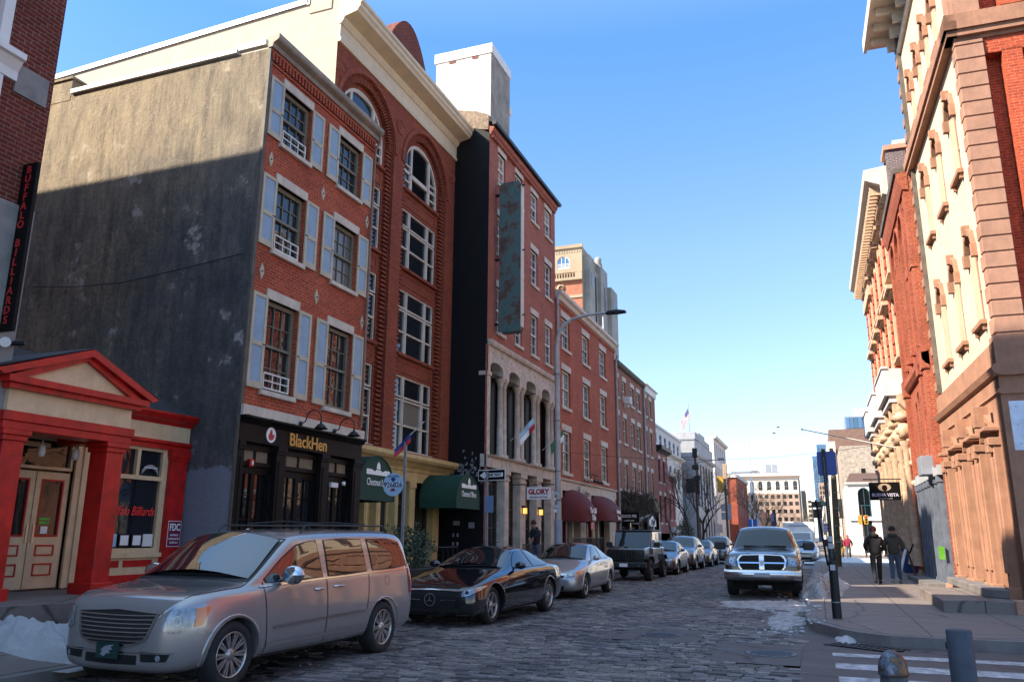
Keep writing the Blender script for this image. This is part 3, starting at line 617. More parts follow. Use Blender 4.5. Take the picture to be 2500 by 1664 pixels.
S = thing('fire_alarm', 'small red alarm box on the black shopfront', 'alarm', *LEFT(13.35)); bars(S, 'alarm_box', M_red, [(.50, .63, .0, .09, 2.98, 3.14)], bev=.01); bars(S, 'strobe', M_signw, [(.54, .59, -.01, .0, 3.02, 3.1)])
S = thing('emergency_light', 'white twin emergency lamp above the black shop right door', 'lamp', *LEFT(13.35)); bars(S, 'lamp_body', M_white, [(3.55, 3.85, -.02, .06, 2.72, 2.84)], bev=.01)
mb = MB(); mb.lathe([(0, -.05), (.05, -.05), (.05, .0)], 10, (4.08, 0, 2.84), 'y'); mb.build('lamp_head', M_white, S)
S = thing('shop_sign', 'gilt BlackHen letters with white hen roundel on dark fascia', 'sign', *LEFT(13.35))
text('BlackHen', .40, M_gold, S, face_y(2.42, -.07, 3.66), ext=.015, sx=.98, off=.006)
mb = MB(); mb.prism([(1.02 + .16 * math.cos(a), 3.69 + .165 * math.sin(a)) for a in [2 * PI * k / 28 for k in range(28)]], 'y', -.075, -.06); mb.build('roundel', M_lett, S)
mb = MB(); hen = [(0.0, .11), (.03, .13), (.02, .09), (.05, .07), (.03, .05), (.06, .0), (.11, .03), (.12, -.02), (.08, -.09), (.0, -.12), (-.07, -.09), (-.09, -.02), (-.05, .03), (-.03, .08)]
mb.prism([(1.01 + x, 3.69 + z) for x, z in hen], 'y', -.08, -.074); mb.build('hen_emblem', M_redl, S)
def gooseneck(x, P0, z=4.05, lab='', grp='gooseneck lamps'):
    S = thing('gooseneck_lamp', lab, 'lamp', P0[0], P0[1], group=grp)
    mb = MB(); pts = [(x, 0, z)] + [(x + .0, -.32 - .22 * math.cos(a), z + .03 + .22 * math.sin(a)) for a in [PI * (1 - k / 7) for k in range(8)]][::-1][::-1]
    pts = [(x, -.0, z), (x, -.12, z + .05)] + [(x, -.34 + .2 * math.cos(a), z + .1 + .2 * math.sin(a)) for a in [PI * k / 7 for k in range(8)]] + [(x, -.54, z + .02)]
    mb.tube(pts, .014, 6); mb.lathe([(0, -.01), (.06, -.01), (.06, .01), (0, .01)], 12, (x, 0, z), 'y'); mb.build('gooseneck_arm', M_iron, S)
    mb = MB(); mb.lathe([(.02, z + .04), (.03, z - .02), (.07, z - .04), (.16, z - .14), (.155, z - .14), (.06, z - .05)], 16, (x, -.54, 0)); mb.build('lamp_shade', M_iron, S)
gooseneck(1.95, LEFT(13.35, -10.85), lab='black gooseneck lamp above the left end of the gilt letters')
gooseneck(3.35, LEFT(13.35, -10.85), lab='black gooseneck lamp above the right end of the gilt letters')

# ---------------- arched pressed-brick building set back behind
P = thing('arched_building', 'tall dark red brick building with two giant arched bays and cream cornice', 'building', *LEFT(18.16, -12.47))
WA = 8.56; by = [(.62, 3.30), (4.74, 7.42)]; spz = 14.14
rows_ = [(13.42, 15.48, 1), (10.52, 12.67, 0), (7.51, 9.74, 0), (4.29, 6.78, 0)]
mb = MB(); wall(mb, 0, WA, 4.1, 16.6, [(a - .38, b + .38, 4.25, spz, 1.72) for a, b in by], rv=.22); 
mb.build('wall', B_arch, P, recalc=False)
mb = MB()
for a, b in by:
    wall(mb, a - .38, b + .38, 4.1, 15.9, [(a, b, c, (spz if ar else d), (1.34 if ar else 0)) for c, d, ar in rows_], y=.22, rv=.14)
mb.build('recessed_wall', B_arch, P, recalc=False)
# toothed arch rings
for a, b in by:
    cx = (a + b) / 2; r0, r1 = 1.34 + .12, 1.34 + .38; mb = MB()
    for k in range(52):
        a0 = PI * k / 52; a1 = PI * (k + .55) / 52; f = -.03
        q = [(cx + r0 * math.cos(a0), spz + r0 * math.sin(a0)), (cx + r1 * math.cos(a0), spz + r1 * math.sin(a0)), (cx + r1 * math.cos(a1), spz + r1 * math.sin(a1)), (cx + r0 * math.cos(a1), spz + r0 * math.sin(a1))]
        mb.prism(q, 'y', .06, .26)
    z = 4.3
    while z < spz:
        for xx in (a - .38, b + .08): mb.box(xx, xx + .30, .10, .23, z, z + .075)
        z += .15
    mb.build('toothed_brick', B_arch, P)
    mb = MB()
    for k in range(40):
        a0 = PI * k / 40; a1 = PI * (k + 1) / 40; q = []
        for rr, an in ((1.74, a0), (1.9, a0), (1.9, a1), (1.74, a1)): q.append((cx + rr * math.cos(an), spz + rr * math.sin(an)))
        mb.prism(q, 'y', -.05, .02)
    mb.build('arch_moulding', B_arch, P)
for x in (.1, WA / 2, WA - .35):
    if x < 1 or x > 7: continue
for x in (4.02, 8.22, .30):
    mb = MB(); mb.lathe([(0, -.04), (.1, -.04), (.12, -.02), (.2, -.02), (.22, -.045), (.28, -.045), (.3, 0)], 20, (x, 0, 15.3), 'y'); mb.build('rosette', B_arch, P)
for a, b in by:
    for c, d, ar in rows_:
        w3 = [(a + .02, a + .60), (a + .66, b - .66), (b - .60, b - .02)]
        if ar:
            cx = (a + b) / 2; hgt = lambda x, r=1.27: spz + math.sqrt(max(0, r * r - (x - cx) ** 2))
            for x0, x1 in w3:
                zt = hgt(max(abs(x0 - cx), abs(x1 - cx)) + cx) if abs((x0 + x1) / 2 - cx) > .5 else hgt(x0) - .02
                sash(P, x0, x1, c, max(zt - .02, c + .6) if abs((x0 + x1) / 2 - cx) < .5 else spz + .28, M_trim, G_dark, y=.3, nx=1, nu=1, nl=1, fw=.06, mid=.36, ar=(.2 if abs((x0 + x1) / 2 - cx) < .5 else 0))
            mb = MB(); op = arcp(a, b, spz, 1.34, 24); ip = arcp(a + .1, b - .1, spz, 1.24, 24)
            for k in range(24): mb.prism([op[k], op[k + 1], ip[k + 1], ip[k]], 'y', .24, .33)
            mb.box(a, a + .1, .24, .33, c, spz); mb.box(b - .1, b, .24, .33, c, spz)
            mb.box(a + .58, a + .68, .235, .325, c, hgt(a + .63)); mb.box(b - .68, b - .58, .235, .325, c, hgt(b - .63))
            mb.box(a + .1, b - .1, .25, .32, spz - .05, spz + .05)
            for sx, px in ((1, a + .35), (-1, b - .35)):
                xs_ = [a + .1, a + .58] if sx > 0 else [b - .58, b - .1]
                mb.prism([(xs_[0], spz + .3), (xs_[1], spz + .3), (xs_[1], hgt(xs_[1])), (xs_[0], hgt(xs_[0]))], 'y', .30, .34, 1)
            mb.build('arch_frame', [M_trim, G_dark], P)
        else:
            zt = c + (d - c) * .69
            for x0, x1 in w3:
                sash(P, x0, x1, c, zt, M_trim, G_win if x0 > a + .3 and x1 < b - .3 else G_dark, y=.3, nx=1, nu=1, nl=1, fw=.055)
                sash(P, x0, x1, zt + .05, d, M_trim, G_dark, y=.3, nx=1, nu=1, nl=1, fw=.055, rail=False, name='transom_window')
            each(P, 'mullion', M_trim, [(a + .60, a + .66, .22, .33, c, d), (b - .66, b - .60, .22, .33, c, d)])
        bars(P, 'sill', B_arch if c > 5 else M_trim, [(a - .02, b + .02, .1, .34, c - .10, c)])
        bars(P, 'spandrel_panel', B_arch, [(a + .1, b - .1, .2, .23, c - .62, c - .56), (a + .1, b - .1, .2, .23, c - .26, c - .2), (a + .1, a + .16, .2, .23, c - .56, c - .26), (b - .16, b - .1, .2, .23, c - .56, c - .26)])
cornice(P, 'frieze', M_cream, [(-.02, 16.1), (.07, 16.1), (.1, 16.2), (.05, 16.26), (.05, 16.75), (-.02, 16.75)], 0, WA)
cornice(P, 'cornice', M_cream, [(-.02, 16.7), (.08, 16.7), (.16, 16.82), (.18, 16.9), (.62, 17.0), (.66, 17.08), (.72, 17.14), (.72, 17.25), (.78, 17.3), (.78, 17.4), (-.02, 17.62)], -.02, WA + .05)
mb = MB(); shell(mb, WA, 14, 0, 17.5, y=.02, left=False); mb.build('back_wall', B_arch, P, recalc=False)
mb = MB(); mb.add([(0, .02, 4), (0, .02, 17.55), (0, 1.2, 17.7), (0, 14, 17.2), (0, 14, 4)], [(0, 1, 2, 3, 4)]); mb.add([(.25, .02, 17.5), (.25, .02, 17.55), (.25, 1.2, 17.7), (.25, 14, 17.2)], [(0, 1, 2, 3)]); mb.build('side_wall', M_stucB, P, recalc=False)
bars(P, 'roof_parapet', M_stucB, [(-.03, .3, .3, 1.1, 17.3, 18.25)])
mb = MB(); mb.prism([(-.06, 17.62), (-.06, 17.8), (.3, 17.8), (.3, 17.62)], 'y', 1.1, 1.2); mb.add([(-.06, 1.15, 17.66), (-.06, 1.15, 17.84), (-.06, 14, 17.34), (-.06, 14, 17.16), (.3, 1.15, 17.66), (.3, 1.15, 17.84), (.3, 14, 17.34), (.3, 14, 17.16)], [(0, 1, 2, 3), (4, 5, 6, 7), (1, 2, 6, 5), (0, 3, 7, 4)]); mb.build('coping', M_sbk, P)
mb = MB(); mb.box(.3, 1.9, .1, .5, 17.5, 18.5); mb.build('parapet', B_dark, P)
mb = MB(); q = [(2.8 + (6.1 - 2.8) * k / 16, 17.5 + 2.1 * math.sin(PI * k / 16) ** .7) for k in range(17)]; mb.prism(q, 'y', .0, .45); mb.build('arched_parapet', B_dark, P)
# ground-floor ochre shopfront
cornice(P, 'shop_cornice', M_yel, [(-.02, 3.62), (.1, 3.62), (.14, 3.72), (.3, 3.86), (.42, 3.92), (.48, 4.0), (.48, 4.12), (-.02, 4.2)], 0, WA - .1)
bars(P, 'shop_frieze', M_yel, [(0, WA - .2, -.06, .1, 3.3, 3.62)])
mb = MB(); mb.box(0, WA, .4, .5, 0, 4.1); mb.build('shop_back', M_black, P)
for a, b in ((2.75, 2.95), (3.45, 3.7), (4.6, 4.8), (5.55, 5.95), (7.35, 7.8), (.05, .4)):
    bars(P, 'pilaster', M_yel, [(a, b, -.05, .3, GZ - .2, 3.1), (a - .03, b + .03, -.08, .3, 3.1, 3.3), (a + .05, b - .05, -.065, -.05, GZ + .3, 2.95)], bev=.008)
for a, b in ((1.7, 2.75), (2.95, 3.45), (3.7, 4.6), (4.8, 5.55), (5.95, 7.35)):
    sash(P, a, b, 1.1 if b < 5.5 else GZ, 3.3, M_yel if b < 5.5 else plain('brown door', (.06, .03, .018), .5), G_win, y=.25, nx=2, nu=1, nl=1, fw=.08, mw=.05, mid=.75, name='shop_window' if b < 5.5 else 'shop_door')
def canopy(y0, y1, x0, x1, z0, z1, label, words, sx):
    S = thing('entrance_canopy', label, 'awning', (0, 0, 0), 0, group='green barrel canopies')
    cy = (y0 + y1) / 2; r = (y1 - y0) / 2; zs = z0 + .25; hh = z1 - zs; n = 16
    arc = [(cy - r * math.cos(PI * k / n), zs + hh * math.sin(PI * k / n)) for k in range(n + 1)]
    prof = [(y0, z0)] + arc + [(y1, z0)]
    mb = MB(); mb.grid([[(x, p[0], p[1]) for p in prof] for x in (x0, x0 + (x1 - x0) * .5, x1)]); 
    mb.add([(x1, p[0], p[1]) for p in prof], [tuple(range(len(prof)))]); mb.build('canvas', M_green, S, recalc=False)
    mb = MB(); mb.tube([(x1 + .01, p[0], p[1]) for p in prof], .014, 6); mb.tube([(x1, y0, z0), (x0, y0, z0)], .012, 6); mb.tube([(x1, y1, z0), (x0, y1, z0)], .012, 6); mb.tube([(x1, y0, z0), (x1, y1, z0)], .012, 6); mb.build('frame', M_green, S)
    Mx = Matrix.Translation((x1 + .012, cy + .05, zs + .22)) @ Matrix.Rotation(PI / 2, 4, 'Z') @ Matrix.Rotation(PI / 2, 4, 'X')
    text(words, .27, M_lett, S, Mx, sx=sx)
    mb = MB()
    def q(p): mb.prism([(cy + .05 + a, zs + .42 + b) for a, b in p], 'x', x1 + .01, x1 + .016)
    q([(-.62, .0), (.62, .0), (.62, .14), (.36, .14), (.2, .09), (.1, .14), (-.1, .14), (-.2, .09), (-.36, .14), (-.62, .14)]); q([(-.1, .16), (.1, .16), (.08, .28), (.0, .36), (-.08, .28)])
    mb.build('emblem', M_lett, S)
canopy(18.2, 20.15, -12.4, -11.05, 2.5, 3.68, 'green barrel canopy lettered Chestnut Lofts next to the black shopfront', 'Chestnut Lofts', .72)
canopy(24.35, 26.35, -12.4, -11.05, 2.48, 3.62, 'green barrel canopy lettered Chestnut Offices against the black side wall', 'Chestnut Offices', .66)

# ---------------- white lift tower behind
P = thing('roof_tower', 'bright white rendered tower rising behind the roofs', 'tower', (-14.2, 34.6, 0), PI / 2)
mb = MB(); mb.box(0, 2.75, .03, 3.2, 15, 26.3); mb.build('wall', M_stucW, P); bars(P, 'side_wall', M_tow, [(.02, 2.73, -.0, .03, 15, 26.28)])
bars(P, 'parapet', M_white, [(-.05, 2.8, -.04, 3.3, 26.3, 26.85)]); bars(P, 'vent', plain('rust brown', (.16, .06, .04), .8), [(-.02, .02, .75, 1.1, 26.12, 26.28), (-.02, .02, 2.05, 2.45, 26.12, 26.28)])
bars(P, 'ledge', M_white, [(2.7, 3.0, -.02, .6, 24.2, 24.6)])

# ---------------- five-storey brick building with stone arcade
P = thing('warehouse_building', 'tall rose brick building with pale stone arcade and black painted side wall', 'building', *LEFT(26.72))
WC = 8.55
W5 = [(.92, 1.74), (2.92, 3.82), (4.95, 5.90), (6.92, 7.88)]; R5 = [(15.35, 16.72), (12.38, 13.98), (9.2, 11.0)]
mb = MB(); wall(mb, 0, WC, 8.6, 17.35, [(a, b, c, d) for c, d in R5 for a, b in W5]); shell(mb, WC, 12, 0, 17.3, left=False); mb.build('wall', B_five, P, recalc=False)
mb = MB(); mb.add([(-.01, 0, 0), (-.01, 0, 17.1), (-.01, .35, 17.3), (-.01, 3, 18.1), (-.01, 3, 0)], [(0, 1, 2, 3, 4)]); mb.add([(-.01, 3, 0), (-.01, 3, 18.1), (-.01, 12, 18.1), (-.01, 12, 0)], [(0, 1, 2, 3)]); mb.build('side_wall', B_black, P, recalc=False)
mb = MB(); mb.prism([(.05, 17.25), (.05, 17.9), (.6, 18.15), (2.5, 18.6), (2.5, 18.0), (.35, 17.3)], 'x', -.03, .35); mb.build('parapet', plain('worn tan brickwork', (.30, .22, .15), .9, var=.3, vs=8, bmp=.4, bs_=14), P)
bars(P, 'corner_brick', B_five, [(-.03, .12, -.03, .03, 0, 8.5)])
mb = MB(); mb.add([(0, -.3, 17.5), (WC, -.3, 17.5), (WC, 4, 19.0), (0, 4, 19.0)], [(0, 1, 2, 3)]); mb.build('roof', M_roof, P, recalc=False)
cornice(P, 'cornice', B_five, [(-.02, 17.05), (.05, 17.05), (.08, 17.15), (.14, 17.2), (.18, 17.35), (-.02, 17.4)], 0, WC)
each(P, 'dentil', B_five, [(.05 + i * .2, .15 + i * .2, -.12, .0, 16.93, 17.05) for i in range(42)])
cornice(P, 'gutter', M_iron, [(.14, 17.4), (.3, 17.4), (.32, 17.52), (.14, 17.54)], -.1, WC + .15)
for c, d in R5:
    for a, b in W5:
        sash(P, a, b, c, d, M_white, G_win, y=.12, nx=2, nu=2, nl=2, fw=.07, mw=.025)
        bars(P, 'lintel', M_pale, [(a - .08, b + .08, -.03, .1, d, d + .26)]); bars(P, 'sill', M_pale, [(a - .08, b + .08, -.08, .12, c - .12, c)])
ARC = [(.36, 1.42), (2.34, 3.33), (4.35, 5.38), (6.42, 7.36)]
mb = MB(); wall(mb, 0, WC, 7.5, 8.6, [(a - .12, b + .12, 7.5001, 7.70, .24) for a, b in ARC], y=-.06, rv=.5); mb.add([(0, -.06, 8.6), (WC, -.06, 8.6), (WC, .1, 8.6), (0, .1, 8.6)], [(0, 1, 2, 3)]); mb.build('stone_arcade', M_limest, P, recalc=False)
bars(P, 'arcade_back', M_black, [(0.02, WC, .5, .55, 4.3, 8.4)])
cornice(P, 'string_course', M_limest, [(.04, 8.45), (.16, 8.5), (.2, 8.6), (.2, 8.68), (.04, 8.7)], -.02, WC + .02)
for i in range(9): bars(P, 'rosette', M_iron, [(.45 + i * .98, .49 + i * .98, -.075, -.06, 8.22, 8.26)])
mb = MB()
cols = []
for a, b in ((1.42, 2.34), (3.33, 4.35), (5.38, 6.42), (7.36, 8.4)):
    for x in (a + .26, b - .26):
        q = MB(); q.lathe([(.2, 4.42), (.2, 4.56), (.125, 4.62), (.105, 7.2), (.13, 7.22), (.11, 7.26), (.17, 7.38), (.2, 7.42), (.2, 7.5)], 20, (x, .12, 0)); q.build('column', M_limest, P)
bars(P, 'pilaster', M_limest, [(.0, .3, -.04, .3, 4.42, 7.5), (-.02, .34, -.08, .3, 7.35, 7.5)])
for k, (a, b) in enumerate(ARC):
    sash(P, a - .03, b + .03, 4.45, 7.95, plain('dark timber', (.045, .035, .03), .5), G_win, y=.42, nx=2, nu=4, nl=4, fw=.12, mw=.04, mid=.28, name='tall_window')
cornice(P, 'beam', M_limest, [(-.2, 4.0), (.08, 4.0), (.08, 4.36), (.16, 4.38), (.2, 4.44), (-.2, 4.46)], -.03, WC + .02)
for a, b in ((1.90, 2.34), (3.65, 4.25), (5.65, 6.25), (7.6, 8.2)):
    bars(P, 'pier', M_limest, [(a, b, -.02, .45, GZ - .2, 3.62), (a - .05, b + .05, -.05, .45, 3.62, 3.70), (a - .02, b + .02, -.03, .45, 3.70, 3.82), (a - .09, b + .09, -.08, .45, 3.82, 4.0), (a - .04, b + .04, -.04, .45, GZ - .2, GZ + .25)], bev=.008)
for a, b, nm in ((.2, 1.90, 'double_door'), (2.34, 3.65, 'shop_window'), (4.25, 5.65, 'shop_door'), (6.25, 7.6, 'shop_window')):
    sash(P, a, b, GZ, 4.0, plain('dark timber', (.045, .035, .03), .5), G_win, y=.35, nx=4 if nm == 'double_door' else 2, nu=3, nl=3, fw=.1, mw=.06, mid=.6, name=nm)
# lanterns by the door (lit)
GLOW = emis('warm lantern glow', (1, .42, .08), .9)
for x in (3.75, 5.75):
    S = thing('wall_lantern', 'lit amber wall lantern on the pier ' + ('left' if x < 4 else 'right') + ' of the person by the doorway', 'lantern', *LEFT(26.72, -10.92), group='lit wall lanterns')
    mb = MB(); mb.box(x - .06, x + .06, -.16, -.04, 2.44, 2.66); mb.build('lamp_glass', GLOW, S)
    bars(S, 'lantern_frame', M_iron, [(x - .08, x + .08, -.18, -.02, 2.66, 2.69), (x - .08, x + .08, -.18, -.02, 2.41, 2.44), (x - .015, x + .015, -.1, .05, 2.69, 2.76)] + [(x + i * .07 - .008, x + i * .07 + .008, -.175 + j * .14, -.16 + j * .14, 2.44, 2.66) for i in (-1, 1) for j in (0, 1)])
# black-wall notices
S = thing('wall_notices', 'small white notices fixed on the black side wall under the canopy', 'notice board', (-11.6, 26.70, 0))
bars(S, 'notice', M_sbk, [(-.6, -.35, -.02, 0, 1.95, 2.1)]); bars(S, 'notice', M_sbk, [(.0, .22, -.02, 0, 1.85, 2.05)])
for x, z in ((-.62, 1.55), (-.45, 1.55), (-.62, 1.25), (-.45, 1.25)): bars(S, 'notice', M_sbk, [(x, x + .07, -.02, 0, z, z + .12)])
# rusty vertical sign box
def rust():
    m, t, b = nodes('rusty teal sheet'); v = coord(t); n = noise_(t, v, 1.6, 7, .7); n2 = noise_(t, v, 9, 4, .7)
    c = ramp(t, n, [(.36, (.045, .105, .105)), (.48, (.07, .13, .125)), (.54, (.09, .06, .045)), (.7, (.035, .022, .02))])
    c = mix(t, ramp(t, n2, [(.62, (0, 0, 0)), (.7, (.9,) * 3)]), c, (.012, .008, .008))
    t.links.new(c, b.inputs['Base Color']); b.inputs['Roughness'].default_value = .75; bump(t, n2, .4, .02, b); return m
S = thing('blade_sign', 'tall rusty teal blade sign box with no lettering high on the brick front', 'sign', (-10.9, 27.3, 0))
n = 8; zb, zt = 9.05, 15.15; xl, xr = .12, 1.0; r = .18
pts = [(xr - r + r * math.sin(PI / 2 * k / n), zt - r + r * math.cos(PI / 2 * k / n)) for k in range(n + 1)] + [(xr - r + r * math.cos(PI / 2 * k / n), zb + r - r * math.sin(PI / 2 * k / n)) for k in range(n + 1)] + [(xl + r - r * math.sin(PI / 2 * k / n), zb + r - r * math.cos(PI / 2 * k / n)) for k in range(n + 1)] + [(xl + r - r * math.cos(PI / 2 * k / n), zt - r + r * math.sin(PI / 2 * k / n)) for k in range(n + 1)]
mb = MB(); mb.prism(pts, 'y', 0, .38); mb.build('sign_box', rust(), S, bevel=.01)
mb = MB(); mb.box(xr + .0, xr + .02, .03, .35, zb + .2, zt - .2); mb.build('edge_strip', M_trim, S)
for z in (9.4, 12.0, 14.7): bars(S, 'bracket', M_iron, [(-.1, .14, .1, .28, z, z + .05), (xr - .02, xr + .12, .16, .22, z + .3, z + .34)])
# GLORY sign
S = thing('hanging_sign', 'white hanging sign reading GLORY in crimson capitals', 'sign', (-10.95, 29.3, 0))
bars(S, 'bracket', M_iron, [(0, 1.7, -.015, .015, 3.48, 3.51)]); bars(S, 'sign_panel', M_signw, [(.62, 1.56, -.02, .02, 2.94, 3.4)], bev=.004)
for x in (.75, 1.42): bars(S, 'hanger', M_iron, [(x - .006, x + .006, -.004, .004, 3.4, 3.48)])
text('GLORY', .27, M_signr, S, face_y(1.09, -.024, 3.22), off=.012, sx=.93); text('BEER BAR & KITCHEN', .075, M_mar, S, face_y(1.09, -.024, 3.02), sx=.98, off=.001)
# ---------------- row houses further along
def rowhouse(y0, wd, htop, wins, rows, lab, mat, front0=4.2, mf=M_trim, dep=11, corn='white', name='row_house', x=-11.0, lint=.3, fw=.1):
    P = thing(name, lab, 'building', *LEFT(y0, x))
    mb = MB(); wall(mb, 0, wd, front0, htop, [(a, b, c, d) for c, d in rows for a, b in wins]); shell(mb, wd, dep, 0, htop)
    mb.build('wall', mat, P, recalc=False)
    for c, d in rows:
        for a, b in wins:
            sash(P, a + .03, b - .03, c, d, mf, G_win, y=.13, nx=2 if b - a < 1.2 else 3, nu=2, nl=2, fw=fw, mw=.025)
            bars(P, 'lintel', M_pale, [(a - .08, b + .08, -.03, .1, d, d + lint)]); bars(P, 'sill', M_pale, [(a - .08, b + .08, -.08, .12, c - .14, c)])
    return P
P = rowhouse(35.35, 12.0, 12.75, [(.85, 2.3), (4.6, 6.0), (8.25, 9.7)], [(10.5, 12.05), (7.62, 9.42), (4.5, 6.48)], 'orange red brick row house with two burgundy awnings and four white windows rows', B_old)
P['label'] = 'orange red brick row house above the two burgundy awnings'
cornice(P, 'cornice', M_trim, [(-.02, 12.7), (.1, 12.75), (.18, 12.9), (.3, 12.98), (.32, 13.12), (-.02, 13.14)], -.05, 12.05)
cornice(P, 'brick_corbel', B_old, [(-.02, 12.5), (.06, 12.55), (.08, 12.7), (-.02, 12.7)], 0, 12)
mb = MB(); mb.add([(0, -.2, 13.12), (12, -.2, 13.12), (12, 4, 14.0), (0, 4, 14.0)], [(0, 1, 2, 3)]); mb.build('roof', M_roof, P, recalc=False)
cornice(P, 'stone_band', M_pale, [(-.02, 3.66), (.06, 3.66), (.06, 4.08), (.14, 4.12), (.16, 4.2), (-.02, 4.22)], .05, 11.4)
for a, b in ((3.75, 4.75), (9.7, 10.9), (.0, .5)):
    bars(P, 'pier', M_pale, [(a, b, -.04, .3, .2, 3.3), (a - .05, b + .05, -.08, .3, 3.3, 3.66)], bev=.01)
for a, b in ((1.6, 1.9), (2.7, 3.0), (6.3, 6.6), (7.6, 7.9), (11.2, 11.9)): bars(P, 'shop_post', plain('maroon post', (.14, .01, .012), .5) if a in (1.6, 6.3) else M_pale, [(a, b, .1, .3, .2, 3.7)])
bars(P, 'shop_back', M_black, [(0, 12, .45, .5, 0, 4.2)])
for i, (a, b) in enumerate(((.5, 3.72), (5.15, 9.6))):
    sash(P, a, b, 1.0, 3.6, M_black, G_win, y=.35, nx=4, nu=1, nl=1, fw=.08, mw=.05, mid=.75, name='shop_window')
def barrel_awning(s0, s1, z0, z1, dpt, lab, lines, y0f=35.35):
    S = thing('barrel_awning', lab, 'awning', *LEFT(y0f), group='burgundy barrel awnings')
    n = 10; prof = [(-dpt * math.cos(PI / 2 * k / n) * 1.0, z0 + .22 + (z1 - z0 - .22) * math.sin(PI / 2 * k / n)) for k in range(n + 1)]
    prof = [(-dpt, z0)] + prof
    mb = MB(); rows = []
    m = 12; cx = (s0 + s1) / 2; hw = (s1 - s0) / 2
    for k in range(m + 1): # quarter-dome ends
        a = PI * k / m; rr = max(.02, math.sin(a) ** .5) if 0 < k < m else 0.02
        rows.append([(cx - hw * math.cos(a), p[0] * rr if True else p[0], z0 + (p[1] - z0) * (1 if p[1] - z0 < .1 else rr)) for p in prof])
    mb.grid(rows); mb.build('canvas', M_burg, S, recalc=False)
    for i, l in enumerate(lines): text(l, .36 if s1 < 4 else .26, M_lett, S, face_y(cx - .15 + i * .1, -dpt - .05, z0 + .50 - i * .32), sx=.95, off=.010)
    return S
barrel_awning(.55, 3.75, 2.25, 3.75, 1.1, 'near burgundy barrel awning with white gothic lettering beside the street lamp', ['The Old', 'Olde'])
barrel_awning(5.15, 9.6, 2.35, 3.7, 1.1, 'far burgundy barrel awning with small white lettering', ["Andrea's", 'Tavern'])
for i in range(3): gooseneck(4.3 + i * .62, LEFT(35.35, -10.88), z=4.35, lab=('nearest', 'middle', 'farthest')[i] + ' of three black gooseneck lamps over the stone band', grp='gooseneck lamps over the stone band')
S = thing('fascia_sign', 'small dark script sign on the pale stone band between two awnings', 'sign', *LEFT(35.35)); bars(S, 'sign_panel', M_pale, [(3.2, 5.2, -.2, -.16, 3.3, 3.95)], bev=.02)
text('Crafters', .42, M_iron, S, face_y(4.2, -.21, 3.65), shear=.3); text('pub', .2, M_iron, S, face_y(4.2, -.21, 3.42), shear=.3)
S = thing('wall_poster', 'small crimson and white menu board hanging between burgundy awnings', 'sign', *LEFT(35.35)); bars(S, 'sign_panel', M_signr, [(3.95, 4.65, -.5, -.46, 1.9, 2.95)], bev=.01); bars(S, 'sign_face', M_signw, [(4.08, 4.5, -.51, -.5, 2.25, 2.85)]); bars(S, 'poster_print', M_mar, [(4.15, 4.43, -.515, -.51, 2.5, 2.54)]); 
# low iron fence
S = thing('iron_railing', 'black iron railing in front of the burgundy awning windows', 'railing', *LEFT(35.0))
bars(S, 'rail', M_iron, [(0, 5.5, -.82, -.79, 1.5, 1.53), (0, 5.5, -.82, -.79, .65, .68)]); bars(S, 'balusters', M_iron, [(i * .12, i * .12 + .015, -.815, -.795, .4, 1.5) for i in range(46)])
S = thing('iron_railing', 'black iron stair railing beside the person at the doorway', 'railing', *LEFT(29.1))
bars(S, 'rail', M_iron, [(-.3, 2.1, -.7, -.67, 1.28, 1.31), (-.3, 2.1, -.7, -.67, .72, .74), (-.3, 2.1, -.7, -.67, 1.12, 1.14)]); bars(S, 'balusters', M_iron, [(-.3 + i * .11, -.285 + i * .11, -.695, -.675, .35, 1.3) for i in range(22)])
# downpipes between houses
for y, z1, lab in ((35.32, 13.0, 'grey downpipe at the joint behind the street lamp'), (47.4, 12.4, 'pale downpipe between the orange brick and brown brick houses'), (55.9, 12.0, 'thin pale downpipe between the last two brown brick houses')):
    S = thing('downpipe', lab, 'drainpipe', (-10.9, y, 0)); mb = MB(); r_ = .07 if y < 50 else .08
    mb.tube([(0, 0, .4), (0, 0, z1 - .3), (.1, 0, z1)], r_, 8); mb.build('pipe', M_lampst, S); bars(S, 'pipe_bracket', M_steel, [(-.1, .0, -.1, .1, z, z + .05) for z in (3, 6, 9, 11.5)])
P = rowhouse(47.45, 8.45, 12.0, [(.2, .85), (1.95, 2.85), (4.3, 5.35), (6.25, 7.3)], [(9.97, 11.2), (7.25, 8.85), (4.4, 5.95)], 'brown brick row house with dormer and dead vines at street level', B_far, mf=M_trim)
cornice(P, 'cornice', M_gutter, [(-.02, 11.85), (.15, 11.9), (.25, 12.0), (.28, 12.12), (-.02, 12.15)], 0, 8.45)
mb = MB(); mb.add([(0, -.2, 12.1), (8.4, -.2, 12.1), (8.4, 4, 13.6), (0, 4, 13.6)], [(0, 1, 2, 3)]); mb.build('roof', M_roof, P, recalc=False)
D = bars(P, 'dormer', M_white, [(.2, 1.4, .4, 2.4, 12.2, 13.3)])
mb = MB(); mb.prism([(.1, 13.3), (1.5, 13.3)] + [(.8 + .7 * math.cos(PI * k / 10), 13.3 + .45 * math.sin(PI * k / 10)) for k in range(11)][1:-1], 'y', .3, 2.4); mb.build('dormer_roof', M_white, D); bars(D, 'dormer_window', G_dark, [(.5, 1.1, .38, .45, 12.45, 13.2)])
P2 = rowhouse(55.95, 4.6, 11.75, [(.35, 1.15), (2.15, 2.95)], [(9.98, 11.3), (7.2, 8.95), (4.35, 6.05)], 'narrow brown brick house with white cornice at the end of the row', B_far, mf=M_trim)
cornice(P2, 'cornice', M_white, [(-.02, 11.7), (.1, 11.75), (.15, 12.1), (.3, 12.2), (-.02, 12.25)], 0, 4.6)
